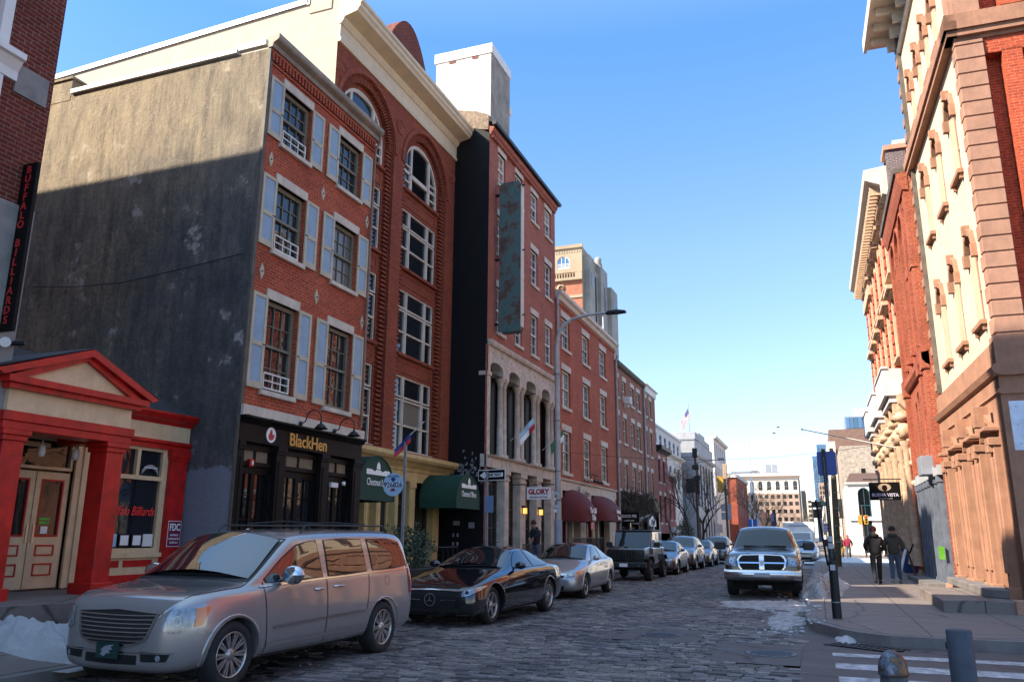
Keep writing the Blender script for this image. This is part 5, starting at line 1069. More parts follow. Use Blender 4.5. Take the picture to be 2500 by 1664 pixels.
for a, b in ((WO - 4.4, WO - .4), (WO - 10.2, WO - 6.6), (WO - 15.2, WO - 12)):
    bars(P, 'balcony', M_wst, [(a, b, -.95, 0, 6.95, 7.08), (a, b, -.95, -.8, 7.08, 8.0), (a, a + .15, -.8, 0, 7.08, 8.0), (b - .15, b, -.8, 0, 7.08, 8.0), (a + .1, b - .1, -.8, 0, 6.7, 6.95), (a - .05, b + .05, -1.0, -.76, 8.0, 8.1)], bev=.01)
    each(P, 'balcony_bracket', M_orn, [(a + .2 + i * (b - a - .6) / 2, a + .45 + i * (b - a - .6) / 2, -.7, 0, 6.25, 6.7) for i in range(3)])
cornice(P, 'cornice', M_trim, [(-.02, 15.0), (.3, 15.1), (.35, 15.5), (.9, 15.75), (.95, 16.0), (.9, 16.2), (-.02, 16.3)], 0, WO + .1)
mb = MB()
for i in range(40): mb.box(.1 + i * .4, .25 + i * .4, -.72, -.05, 15.2, 15.6)
mb.build('cornice_bracket', M_orn, P)
bars(P, 'end_pavilion', M_orn, [(.0, 4.5, -.3, .0, 14.2, 15.0)])
mb = MB(); mb.box(WO - 2.2, WO - .8, .6, 4, 16.2, 17.5); mb.prism([(WO - 2.35, 17.5), (WO - .65, 17.5), (WO - .9, 17.8), (WO - 2.1, 17.8)], 'y', .4, 4); mb.build('dormer', M_trim, P)
S = thing('restaurant_sign', 'black hanging sign with arched lettering BUENA VISTA and sombrero emblem', 'sign', (3.75, 36.0, 0))
bars(S, 'bracket', M_iron, [(-1.9, 0, -.02, .02, 3.88, 3.92)]); bars(S, 'sign_panel', M_black, [(-1.7, -.55, -.03, .03, 3.07, 3.78)], bev=.004)
for x in (-1.6, -.65): bars(S, 'hanger', M_iron, [(x - .008, x + .008, -.006, .006, 3.78, 3.9)])
text('BUENA VISTA', .17, plain('pale lilac letters', (.55, .5, .62), .5), S, face_y(-1.125, -.035, 3.27), off=.006, sx=.95); text('RESTAURANT & BAR', .055, M_lett, S, face_y(-1.125, -.035, 3.13))
mb = MB(); mb.prism([(-1.125 + .24 * math.cos(a), 3.58 + .15 * math.sin(a)) for a in [2 * PI * k / 24 for k in range(24)]], 'y', -.036, -.03); mb.build('emblem_ring', plain('tan emblem', (.4, .28, .18), .5), S); mb = MB(); mb.prism([(-1.125 + .1 * math.cos(a), 3.55 + .12 * math.sin(a)) for a in [2 * PI * k / 20 for k in range(20)]], 'y', -.04, -.036); mb.build('emblem_centre', M_black, S)
# white corner building with arched window at the crossing
P = thing('white_corner_building', 'white corner building with tall arched window beyond the crossing', 'building', (2.62, 76, 0))
M_wh = plain('white stucco', (.74, .70, .64), .7, var=.05)
wh = [(.75, 1.75, 3.3, 5.2, .55), (.9, 1.7, .3, 3.0), (2.6, 3.3, 3.3, 5.2, .5), (2.6, 3.3, .9, 2.9)]
mb = MB(); wall(mb, 0, 6, 0, 6.2, wh); shell(mb, 6, 14, 0, 6.2); mb.build('wall', M_wh, P, recalc=False)
for q in wh: sash(P, *q[:4], plain('teal joinery', (.02, .10, .12), .5), G_dark, nx=2, nu=1, nl=1, fw=.09, mw=.05, ar=(q[4] if len(q) > 4 else 0))
cornice(P, 'cornice', M_wh, [(-.02, 5.95), (.2, 6.05), (.25, 6.2), (-.02, 6.25)], -.2, 6.1); bars(P, 'string_course', M_wh, [(-.1, 6, -.15, 0, 3.0, 3.2)])
mb = MB(); mb.add([(-.1, -.2, 6.25), (6, -.2, 6.25), (6, 3, 7.2), (.4, 3, 7.2)], [(0, 1, 2, 3)]); mb.build('roof', plain('brown shingle', (.13, .07, .05), .9, var=.3, vs=12), P, recalc=False)
def slab(name, lab, x, y, w_, d_, h_, m_, z0=0, wins=None, cat='building', gl=None):
    P = thing(name, lab, cat, (x, y, 0)); mb = MB()
    mb.box(0, w_, 0, d_, z0, h_); mb.build('wall', m_, P)
    if wins: each(P, 'window_glass', gl or G_dark, wins[:100])
    return P
slab('tan_block', 'tan speckled windowless block behind the white corner building', 2.75, 92, 6, 12, 11.0, plain('tan speckled brick', (.40, .33, .26), .9, var=.25, vs=3, bmp=.3), wins=[(1.9, 2.3, -.05, 0, 7.6, 8.6)])
P = slab('brown_block', 'brown block with glazed penthouse above the rooftops on the right', 2.2, 112, 8, 16, 15.2, plain('brown block brick', (.20, .12, .09), .9, var=.15))
bars(P, 'penthouse', M_sbk, [(2.1, 5.2, 0.5, 6, 15.2, 16.9)]); each(P, 'penthouse_glass', G_blue, [(2.2 + i * .5, 2.62 + i * .5, .4, .5, 15.35, 16.75) for i in range(6)]); bars(P, 'roof_box', M_white, [(3.5, 6.5, 2, 5, 16.9, 18.1)])
slab('cream_block', 'slender cream and brick block left of the brown block', 1.75, 104, .9, 10, 12.8, M_fw, wins=[(.2, .6, -.05, 0, 3 + i * 1.6, 4 + i * 1.6) for i in range(6)])
for i, (x, w_, h_, lab) in enumerate(((-.15, 2.0, 29, 'lower blue glass tower at the end of the street'), (1.6, 3.2, 34, 'taller blue glass tower with stepped crown'))):
    P = slab('glass_tower', lab, x, 300 + i * 10, w_, 12, h_, plain('blue tower cladding', (.10, .20, .34), .3, metal=.3), wins=[(.1 + a * .5, .45 + a * .5, -.1, 0, 8 + b_ * 1.0, 8.8 + b_ * 1.0) for a in range(int(w_ / .5)) for b_ in range(int(h_) - 9)], cat='tower', gl=G_blue)
slab('rose_block', 'plain rose brown block in front of the blue glass towers', 1.1, 280, 3, 12, 18.6, M_tan, wins=[(.3 + a * .8, .7 + a * .8, -.1, 0, 3 + b_ * 1.5, 4 + b_ * 1.5) for a in range(3) for b_ in range(10)])
# houses closing the far street sides, set back on both sides
P = slab('far_row', 'distant pale street row on the right beyond the white corner building', 1.2, 130, 5, 120, 7.5, M_fw, wins=[(-.05, 0, 2 + i * 4, 3.5 + i * 4, 2.0 + j * 2.4, 3.4 + j * 2.4) for i in range(25) for j in range(2)])
P = slab('far_row', 'distant low red row on the left beyond the red brick hall', -17, 150, 6, 90, 7.0, B_far, wins=[(6, 6.05, 2 + i * 4, 3.2 + i * 4, 2.0 + j * 2.4, 3.4 + j * 2.4) for i in range(20) for j in range(2)])
# ---------------- vehicles (front at local y = 0 facing -Y, length along +Y, driver side +x)
def resamp(c, n):
    c = [Vector(p) for p in c]; L = [0]
    for i in range(1, len(c)): L.append(L[-1] + (c[i] - c[i - 1]).length)
    out = []
    for k in range(n + 1):
        t = L[-1] * k / n; i = 1
        while i < len(c) - 1 and L[i] < t: i += 1
        f = (t - L[i - 1]) / max(1e-9, L[i] - L[i - 1]); out.append(c[i - 1].lerp(c[i], max(0, min(1, f))))
    return out
class Car:
    def __init__(s, name, label, cat, st, paint, loc, rz=0, wheels=None, sub=2, group=None, well=True):
        s.P = thing(name, label, cat, loc, rz, group); s.paint = paint
        rings = []
        for (y, zb, w_, zs, wt, ze, zt) in st:
            k = max(0, min(1, (ze - zs) / .3)); zm = (zb + zs) / 2
            h = [(0, zb), (w_ * .82, zb), (w_ * .985, zb + (zs - zb) * .14), (w_, zm), (w_ - .012, zm + (zs - zm) * .55), (w_ - .045, zs), (w_ - .075 if k > .5 else w_ - .11, zs + .02 + (1 - k) * min(.02, max(0, ze - zs - .0) * .3)), (wt + .03, ze - .06 * k), (wt - .09, ze + (zt - ze) * .45), (0, zt)]
            r = [(x, y, z) for x, z in h] + [(-x, y, z) for x, z in h[1:-1]][::-1]; rings.append(r)
        n = len(rings[0]); bm = bmesh.new(); V = [[bm.verts.new(p) for p in r] for r in rings]
        for i in range(len(V) - 1):
            for j in range(n): bm.faces.new((V[i][j], V[i][(j + 1) % n], V[i + 1][(j + 1) % n], V[i + 1][j]))
        for r in (V[0], V[-1]):
            h = n // 2
            for j in range(h): # strip cap: pair left and right points
                a, b, c_, d = r[j], r[j + 1], r[(n - j - 1) % n], r[(n - j) % n]
                q = [];
                for v in (a, b, c_, d):
                    if v not in q: q.append(v)
                if len(q) >= 3: bm.faces.new(q)
        bmesh.ops.recalc_face_normals(bm, faces=bm.faces); me = bpy.data.meshes.new('b'); bm.to_mesh(me); bm.free()
        me.materials.append(paint); o = bpy.data.objects.new('body', me); COL.objects.link(o)
        m = o.modifiers.new('s', 'SUBSURF'); m.levels = m.render_levels = sub
        cut = None
        if wheels and well:
            c = MB(); r = wheels[2] + .045
            for y in wheels[:2]:
                for sg in (-1, 1):
                    x0, x1 = sorted((sg * (max(t[2] for t in st) - .32), sg * 1.6)); k = 28
                    c.prism([(y + r * math.cos(2 * PI * i / k), wheels[2] + r * math.sin(2 * PI * i / k)) for i in range(k)], 'x', x0, x1)
            cut = c.build('cut', M_under); b = o.modifiers.new('b', 'BOOLEAN'); b.operation = 'DIFFERENCE'; b.solver = 'EXACT'; b.object = cut
        C.view_layer.update(); dg = C.evaluated_depsgraph_get(); me2 = bpy.data.meshes.new_from_object(o.evaluated_get(dg))
        bpy.data.objects.remove(o)
        if cut: bpy.data.objects.remove(cut)
        me2.materials.clear(); me2.materials.append(paint)
        for p in me2.polygons: p.use_smooth = True
        try: me2.set_sharp_from_angle(angle=R(40))
        except Exception: pass
        s.body = bpy.data.objects.new('body', me2); COL.objects.link(s.body); s.body.parent = s.P
        s.bvh = BVHTree.FromPolygons([v.co.copy() for v in me2.vertices], [p.vertices[:] for p in me2.polygons])
        s.W = wheels
    def ray(s, d, a, b, far=6):
        if d == 'f': o, v = Vector((a, -2, b)), Vector((0, 1, 0))
        elif d == 'b': o, v = Vector((a, 12, b)), Vector((0, -1, 0))
        elif d == 'r': o, v = Vector((3, a, b)), Vector((-1, 0, 0))
        elif d == 'l': o, v = Vector((-3, a, b)), Vector((1, 0, 0))
        else: o, v = Vector((a, b, 5)), Vector((0, 0, -1))
        h = s.bvh.ray_cast(o, v)
        if h[0] is None: return None
        n = h[1]; n = -n if n.dot(v) > 0 else n
        return h[0], n
    def patch(s, name, mat, d, A, B, off=.005, n=12, m=5, parent=None, bulge=0):
        hwb = max(abs(p[0]) for p in list(A) + list(B))
        A, B = resamp(A, n), resamp(B, n); g = []
        for j in range(m + 1):
            row = []
            for i in range(n + 1):
                p = A[i].lerp(B[i], j / m); h = s.ray(d, p.x, p.y); row.append(h[0] + h[1] * off + (Vector((0, -.55, .83)) * bulge * max(0, 1 - (p.x / hwb) ** 2) if bulge else Vector()) if h else None)
            g.append(row)
        mb = MB(); idx = {}; vs = []
        for j in range(m + 1):
            for i in range(n + 1):
                if g[j][i] is not None: idx[j, i] = len(vs); vs.append(g[j][i])
        fs = []
        for j in range(m):
            for i in range(n):
                k = [(j, i), (j, i + 1), (j + 1, i + 1), (j + 1, i)]
                if all(q in idx for q in k):
                    P4 = [vs[idx[q]] for q in k]
                    if max((P4[a] - P4[(a + 1) % 4]).length for a in range(4)) < .6: fs.append(tuple(idx[q] for q in k))
        mb.add(vs, fs, 0, True); return mb.build(name, mat, parent or s.P, recalc=False)
    def side(s, name, mat, A, B, off=.005, both=True, **k):
        o = s.patch(name, mat, 'r', A, B, off, **k)
        if both: s.patch(name, mat, 'l', A, B, off, **k)
        return o
    def strip(s, name, mat, d, pts, wd, off=.004, n=16, parent=None):
        pts = [Vector(p) for p in pts]; A, B = [], []
        for i, p in enumerate(pts):
            t = (pts[min(i + 1, len(pts) - 1)] - pts[max(0, i - 1)]).normalized(); q = Vector((-t.y, t.x)) * wd / 2; A.append(p + q); B.append(p - q)
        return s.patch(name, mat, d, A, B, off, n=n, m=1, parent=parent)
    def window(s, A, B, grow=.02, d='r', mirror=True, name='window', frame=None, mat=None):
        c = sum((Vector(p) for p in list(A) + list(B)), Vector((0, 0))) / (len(A) + len(B))
        def G(Q): return [Vector(p) + (Vector(p) - c).normalized() * grow for p in Q]
        for dd in ((d, 'l') if mirror and d == 'r' else (d,)):
            f = s.patch(name, frame or M_plast, dd, G(A), G(B), .004, n=14, m=6); s.patch('pane', mat or G_car, dd, A, B, .009, n=14, m=6, parent=f)
    def wheel(s, y, side, hw, style, r=None, tw=.22, rim=M_alloy, spokes=10):
        r = r or s.W[2]; x = side * hw
        mb = MB(); xi = x - side * tw; rr = r * .67
        W_ = mb.lathe([(0, x - side * .10), (rr * .98, x - side * .09), (rr * .98, xi), (0, xi)], 24, (0, y, r), 'x').build('wheel', M_under, s.P)
        t = MB(); t.lathe([(rr, x - side * .02), (rr + .02, x), (r - .04, x + side * .004), (r - .012, x - side * .02), (r, x - side * .05), (r, xi + side * .04), (r - .03, xi), (rr, xi)], 40, (0, y, r), 'x')
        t.build('tyre', M_rubber, W_)
        m = MB(); m.lathe([(rr * .98, x - side * .10), (rr * .99, x - side * .02), (rr * 1.02, x - side * .008), (rr * .97, x - side * .004), (rr * .93, x - side * .02), (rr * .92, x - side * .1)], 40, (0, y, r), 'x')
        m.lathe([(0, x - side * .012), (.035, x - side * .012), (.07, x - side * .03), (.075, x - side * .06)], 16, (0, y, r), 'x')
        for i in range(spokes):
            for dd in ((-.05, .05) if style == 'split' else (0,)):
                a = 2 * PI * i / spokes + dd * (2.0 if style == 'split' else 0); w0, w1 = {'split': (.010, .013), 'star': (.032, .02), 'plain': (.018, .016)}[style]
                ca, sa = math.cos(a), math.sin(a); P4 = []
                for rad, ww, xo in ((.045, w0, .03), (rr * .95, w1, .018)):
                    for q in (-1, 1):
                        for dx in (0, .03): P4.append((x - side * (xo + dx), y + rad * ca - q * ww * sa, r + rad * sa + q * ww * ca))
                m.add(P4, [(0, 1, 3, 2), (4, 6, 7, 5), (0, 2, 6, 4), (1, 5, 7, 3), (0, 4, 5, 1), (2, 3, 7, 6)])
        m.build('rim', rim, W_)
        return W_
    def wheels4(s, style='plain', spokes=10, tw=.22, rim=M_alloy, inset=.0):
        for y in s.W[:2]:
            h = s.ray('r', y, s.W[2] * 2 + .12); hw = (h[0].x if h else .85) - .005 - inset
            for sg in (-1, 1): s.wheel(y, sg, hw, style, tw=tw, rim=rim, spokes=spokes)
            r = s.W[2] + .045
            for sg in (-1, 1):
                mb = MB(); pts = []
                for k in range(25):
                    a = -.15 + (PI + .3) * k / 24; q = s.ray('r' if sg > 0 else 'l', y + (r + .012) * math.cos(a), s.W[2] + (r + .012) * math.sin(a))
                    if q and abs(q[0].x) > .5: pts.append(q[0])
                if len(pts) > 4: mb.tube(pts, .016, 6, cap=False); mb.build('wheel_arch', s.paint, s.P)
            l = MB(); 
            for sg in (-1, 1): l.box(sg * .5 - .3, sg * .5 + .3, y - r + .02, y + r - .02, .18, s.W[2] + .25)
            l.build('wheel_well', M_under, s.P)
    def mirror(s, y, z, m=None, sz=(.12, .09, .085), out=.09):
        for sg in (1, -1):
            h = s.ray('r' if sg > 0 else 'l', y, z); x = h[0].x if h else sg * .85
            mb = MB(); n = 8; cx = x + sg * (out + sz[0] * .6)
            rows = []
            for i in range(7):
                a = -PI / 2 + PI * i / 6; rows.append([(cx + sz[0] * math.cos(2 * PI * j / 12) * math.cos(a) ** .6 * 1.0, y + sz[1] * math.sin(a), z + .05 + sz[2] * math.sin(2 * PI * j / 12) * math.cos(a) ** .6) for j in range(13)])
            mb.grid(rows); mb.tube([(x - sg * .02, y, z), (cx, y, z + .01)], .022, 6); mb.build('mirror', m or s.paint, s.P)
    def disc(s, name, mat, x, z, r, off=.012, parent=None, d='f', n=16, ring=None):
        h = s.ray(d, x, z)
        if not h: return
        p = h[0] + h[1] * off; u = h[1].orthogonal().normalized(); v = h[1].cross(u); mb = MB()
        pts = [p + (u * math.cos(2 * PI * k / n) + v * math.sin(2 * PI * k / n)) * r for k in range(n)]
        if ring:
            q = [p + (u * math.cos(2 * PI * k / n) + v * math.sin(2 * PI * k / n)) * ring for k in range(n)]
            mb.add(pts + q, [(k, (k + 1) % n, n + (k + 1) % n, n + k) for k in range(n)])
        else: mb.add(pts, [tuple(range(n))])
        return mb.build(name, mat, parent or s.P, recalc=False)
    def plate(s, x, z, w_, h_, mat, name='number_plate', off=.02, d='f'):
        h = s.ray(d, x, z); y = h[0].y - off if d == 'f' else h[0].y + off
        return MB().box(x - w_ / 2, x + w_ / 2, min(y, y - .01), max(y, y - .01), z - h_ / 2, z + h_ / 2).build(name, mat, s.P)
    def handles(s, pts, m=M_chrome):
        for y, z in pts:
            for d in ('r', 'l'):
                h = s.ray(d, y, z)
                if h: mb = MB(); x = h[0].x; o = .03 if x > 0 else -.03; mb.tube([(x, y - .09, z), (x + o, y - .06, z), (x + o, y + .06, z), (x, y + .09, z)], .012, 6); mb.build('door_handle', m, s.P)
    def wipers(s, ys, zs):
        for x0, x1 in ((-.55, .05), (.0, .62)):
            a, b = s.ray('f', x0, zs[0]), s.ray('f', x1, zs[1])
            if a and b: MB().tube([a[0] + a[1] * .02, (a[0] + b[0]) / 2 + (a[1] + b[1]) * .012, b[0] + b[1] * .02], .009, 5).build('wiper', M_plast, s.P)

P_van = carpaint('pinkish silver paint', (.35, .33, .325), .55, .24, dust=.14)
P_blk = carpaint('black paint car', (.006, .007, .010), .1, .08, dust=.12)
P_slv = carpaint('bright silver paint', (.42, .41, .40), .7, .28)
P_jeep = carpaint('jeep black paint', (.010, .012, .013), .1, .25, dust=.25)
P_gry = carpaint('dark grey paint', (.09, .085, .085), .6, .28)
P_brn = carpaint('brown grey paint', (.12, .095, .08), .6, .28)
P_ram = carpaint('dark bronze paint', (.055, .042, .034), .6, .26, dust=.35)

# --- silver minivan
st = [(0, .36, .42, .52, .36, .55, .58), (.03, .26, .60, .68, .5, .72, .75), (.12, .22, .76, .83, .64, .89, .91), (.30, .20, .89, .91, .74, .97, .99), (.65, .20, .965, .96, .80, 1.02, 1.04), (1.1, .20, .99, .98, .82, 1.06, 1.08), (1.22, .20, .995, .99, .83, 1.08, 1.11), (1.34, .20, .995, 1.0, .84, 1.13, 1.17),
      (2.02, .20, 1.0, 1.06, .80, 1.55, 1.60), (2.18, .20, 1.0, 1.06, .80, 1.61, 1.65), (2.6, .20, 1.0, 1.07, .81, 1.65, 1.69), (3.6, .20, 1.0, 1.09, .82, 1.67, 1.71), (4.7, .21, .99, 1.12, .81, 1.66, 1.70), (5.0, .23, .98, 1.12, .80, 1.62, 1.66), (5.10, .25, .97, 1.12, .80, 1.40, 1.42), (5.15, .30, .95, 1.06, .80, 1.10, 1.12), (5.18, .42, .88, .80, .7, .86, .88)]
V = Car('minivan', 'silver minivan with chrome slat grille, nearest car at the lower left', 'minivan', st, P_van, (-7.02, 6.75, .0), R(-2.4), wheels=(.98, 4.06, .345), sub=3)
V.patch('windscreen_surround', M_plast, 'f', [(-.84, 1.08), (-.4, 1.10), (0, 1.11), (.4, 1.10), (.84, 1.08)], [(-.74, 1.555), (-.3, 1.59), (0, 1.595), (.3, 1.59), (.74, 1.555)], .004, n=20, m=10)
ws = V.patch('windscreen', G_car, 'f', [(-.80, 1.115), (-.4, 1.135), (0, 1.145), (.4, 1.135), (.80, 1.115)], [(-.70, 1.53), (-.3, 1.565), (0, 1.57), (.3, 1.565), (.70, 1.53)], .009, n=20, m=10, bulge=.07)
V.window([(1.50, 1.11), (1.9, 1.34), (2.17, 1.47), (2.45, 1.52), (2.62, 1.53)], [(1.53, 1.07), (1.9, 1.08), (2.2, 1.085), (2.45, 1.09), (2.68, 1.095)])
V.window([(2.80, 1.535), (3.2, 1.545), (3.58, 1.545)], [(2.82, 1.10), (3.2, 1.115), (3.66, 1.13)])
V.window([(3.76, 1.55), (4.35, 1.545), (4.76, 1.50)], [(3.84, 1.135), (4.4, 1.15), (5.02, 1.18)])
V.side('chrome_beltline', M_chrome, [(1.38, 1.035), (2.2, 1.062), (3.4, 1.095), (4.98, 1.14)], [(1.38, 1.018), (2.2, 1.045), (3.4, 1.078), (4.98, 1.123)], .012, m=1, n=24)
for pts in ([(1.50, .28), (1.47, .6), (1.44, 1.0), (1.46, 1.08)], [(2.74, .27), (2.76, .7), (2.76, 1.08)], [(3.62, .62), (3.66, .8), (3.70, 1.08)], [(1.5, .285), (2.7, .27), (3.6, .28)], [(2.78, .93), (3.6, .95), (4.95, .98)][:1] * 2):
    for d in 'rl': V.strip('panel_seam', M_under, d, pts, .013, .003)
for d in 'rl':
    V.strip('side_moulding', M_chrome, d, [(1.60, .575), (2.72, .60)], .030, .022); V.strip('side_moulding', M_chrome, d, [(2.79, .602), (3.56, .615)], .030, .022)
    V.strip('sill_moulding', P_van, d, [(1.5, .40), (2.7, .40), (3.62, .42)], .04, .010)
    V.strip('fuel_door', M_under, d, [(4.2, .98)] and [(4.16, .93), (4.14, .99), (4.18, 1.04), (4.25, 1.04), (4.28, .98), (4.25, .93), (4.17, .92)], .006, .003)
V.handles([(2.56, .95), (2.98, .965)]); V.handles([(2.58, .955), (3.0, .97)])
V.mirror(1.80, 1.10, M_chrome, (.15, .08, .115))
V.strip('hood_seam', M_under, 't', [(-.74, .33), (-.82, .7), (-.86, 1.1), (-.84, 1.25)], .010, .003); V.strip('hood_seam', M_under, 't', [(.74, .33), (.82, .7), (.86, 1.1), (.84, 1.25)], .010, .003)
V.strip('cowl', M_plast, 't', [(-.78, 1.30), (0, 1.22), (.78, 1.30)], .08, .006)
gr = V.patch('grille', M_plast, 'f', [(-.44, .56), (-.3, .51), (0, .50), (.3, .51), (.44, .56)], [(-.54, .81), (-.3, .835), (0, .84), (.3, .835), (.54, .81)], .008, n=20, m=8)
for i in range(7):
    z = .545 + i * .04; hw = .46 + .012 * i; V.strip('grille_slat', M_chrome, 'f', [(-hw, z), (-.3, z - .008), (0, z - .012), (.3, z - .008), (hw, z)], .012, .018, parent=gr)
V.strip('grille_surround', M_chrome, 'f', [(-.56, .81), (-.46, .56), (-.3, .495), (0, .485), (.3, .495), (.46, .56), (.56, .81)], .022, .02, n=36)
V.strip('grille_top_bar', P_van, 'f', [(-.6, .815), (0, .845), (.6, .815)], .035, .02, n=20)
for sg in (-1, 1):
    hl = V.patch('headlight', M_lens, 'f', [(sg * .62, .66), (sg * .70, .615), (sg * .78, .62), (sg * .86, .66)], [(sg * .655, .83), (sg * .74, .85), (sg * .82, .86), (sg * .905, .865)], .010, n=14, m=8)
    V.disc('reflector', M_alloy, sg * .76, .74, .05, .018, parent=hl, ring=.042); V.disc('bulb', M_sbk, sg * .76, .74, .02, .02, parent=hl)
    V.patch('indicator_lens', M_amber, 'r' if sg > 0 else 'l', [(.36, .68), (.5, .70)], [(.40, .86), (.60, .875)], .013, parent=hl)
    V.patch('lower_intake', M_under, 'f', [(sg * .42, .34), (sg * .7, .35)], [(sg * .40, .44), (sg * .74, .43)], .006)
    V.disc('fog_lamp', M_lens, sg * .62, .385, .03, .02); V.strip('bumper_crease', P_van, 'r' if sg > 0 else 'l', [(.30, .60), (.55, .63), (.62, .62)], .02, .012)
    V.patch('tail_light', M_tail, 'r' if sg > 0 else 'l', [(4.99, .78), (5.09, .78)], [(4.98, 1.16), (5.06, 1.20)], .012)
V.patch('lower_intake', M_under, 'f', [(-.36, .31), (0, .30), (.36, .31)], [(-.36, .40), (0, .395), (.36, .40)], .006); V.strip('bumper_chrome', M_chrome, 'f', [(-.76, .43), (-.4, .425), (0, .42), (.4, .425), (.76, .43)], .014, .016, n=24)
pl = V.plate(0, .44, .31, .16, plain('dark green plate', (.004, .035, .032), .4), off=.045)
h = V.ray('f', 0, .44); py = h[0].y - .057
mb = MB(); mb.prism([(-.09, -.045), (-.03, -.06), (.0, -.03), (.05, -.03), (.03, .0), (.08, .01), (.05, .03), (.10, .06), (.02, .05), (-.04, .035), (-.085, .0), (-.06, -.01)], 'y', py, py + .004); o = mb.build('plate_emblem', M_sbk, pl); o.location = (0, 0, .44)
V.wipers(0, (1.14, 1.13))
for sg in (-1, 1): mb = MB(); mb.tube([(sg * .68, 2.5, 1.64), (sg * .68, 2.6, 1.73), (sg * .68, 4.5, 1.74), (sg * .68, 4.65, 1.66)], .014, 6); mb.build('roof_rail', M_plast, V.P)
for y in (3.0, 4.1): mb = MB(); mb.tube([(-.6, y, 1.755), (0, y, 1.785), (.6, y, 1.755)], .013, 6); mb.build('cross_bar', M_plast, V.P)
for x in (.42, .54): MB().box(x, x + .09, 0, .006, 0, .05).build('inspection_sticker', M_cyan, V.P, mtx=Matrix.Translation((0, V.ray('f', x + .04, 1.18)[0].y - .05, 1.17)) @ Matrix.Rotation(R(-52), 4, 'X'))

YM = [(-1, -.9), (0, .10), (.5, .40), (1.45, 1.31), (2.74, 2.46), (3.6, 3.38), (4.5, 4.20), (5.18, 4.70), (9, 8.6)]
def ymap(y):
    for (a, b), (c_, d) in zip(YM, YM[1:]):
        if y <= c_: return b + (y - a) / (c_ - a) * (d - b)
    return y
def deform(o):
    for k in kids(o):
        M_ = k.matrix_basis; vs = k.data.vertices
        if M_ == Matrix.Identity(4):
            for v in vs: v.co.y = ymap(v.co.y)
        else:
            yc = (M_ @ (sum((v.co for v in vs), Vector()) / len(vs))).y; k.location.y += ymap(yc) - yc
        deform(k)
deform(V.P)
V.W = (.84, 3.86, .35)
V.bvh = BVHTree.FromPolygons([v.co.copy() for v in V.body.data.vertices], [p.vertices[:] for p in V.body.data.polygons])
V.wheels4('split', 10, tw=.23)
# --- black coupe-like sedan
st = [(0, .30, .60, .46, .45, .50, .52), (.06, .20, .80, .60, .6, .65, .67), (.22, .17, .88, .70, .66, .745, .765), (.9, .16, .935, .80, .74, .87, .90), (1.45, .16, .94, .87, .74, .95, .985), (1.62, .16, .94, .89, .74, .99, 1.02),
      (2.35, .16, .945, .93, .60, 1.30, 1.36), (2.9, .16, .945, .94, .58, 1.37, 1.42), (3.4, .16, .945, .95, .57, 1.33, 1.39), (4.05, .17, .94, .97, .62, 1.12, 1.17), (4.5, .18, .925, .96, .66, 1.00, 1.03), (4.82, .22, .88, .90, .62, .95, .97), (4.96, .34, .76, .74, .55, .80, .81)]
K = Car('sedan', 'glossy black four-door coupe with round star badge behind the minivan', 'car', st, P_blk, (-6.72, 13.78, .0), R(-2), wheels=(.90, 3.84, .345), sub=3)
K.wheels4('star', 5, rim=M_alloy)
K.patch('windscreen', G_car, 'f', [(-.72, .99), (0, 1.035), (.72, .99)], [(-.56, 1.29), (0, 1.345), (.56, 1.29)], .006, n=20, m=10, bulge=.04)
K.window([(1.98, 1.02), (2.25, 1.17), (2.5, 1.27), (2.9, 1.31)], [(2.0, .975), (2.25, .975), (2.5, .975), (2.9, .98)], .012); K.window([(2.97, 1.31), (3.3, 1.285), (3.65, 1.20), (3.92, 1.06)], [(2.97, .98), (3.3, .985), (3.6, .99), (3.9, 1.01)], .012)
for pts in ([(1.52, .22), (1.50, .6), (1.62, .9)], [(2.93, .2), (2.95, .6), (2.93, .95)], [(1.5, .24), (2.9, .22), (3.4, .24)]):
    for d in 'rl': K.strip('panel_seam', M_under, d, pts, .008, .003)
for d in 'rl': K.strip('sill_trim', M_alloy, d, [(1.32, .225), (3.40, .235)], .018, .012)
K.handles([(2.72, .82), (3.45, .85)], M_plast); K.mirror(1.98, .98, None, (.12, .07, .075))
K.patch('grille', M_under, 'f', [(-.46, .34), (0, .32), (.46, .34)], [(-.56, .60), (0, .63), (.56, .60)], .007, n=16, m=6)
K.strip('grille_bar', M_chrome, 'f', [(-.50, .475), (-.2, .47)], .016, .022); K.strip('grille_bar', M_chrome, 'f', [(.2, .47), (.50, .475)], .016, .022); K.strip('grille_surround', M_chrome, 'f', [(-.57, .615), (0, .645), (.57, .615)], .010, .02)
K.disc('badge_ring', M_chrome, 0, .475, .115, .03, ring=.098, n=28)
h = K.ray('f', 0, .475); mb = MB()
for k in range(3):
    a = PI / 2 + 2 * PI * k / 3; mb.prism([(.104 * math.cos(a), .104 * math.sin(a)), (.014 * math.cos(a + PI / 3), .014 * math.sin(a + PI / 3)), (0, 0), (.014 * math.cos(a - PI / 3), .014 * math.sin(a - PI / 3))], 'y', -.006, 0)
o = mb.build('badge_star', M_chrome, K.P); o.location = (0, h[0].y - .032, .475); K.disc('hood_badge', M_chrome, 0, .69, .022, .01)
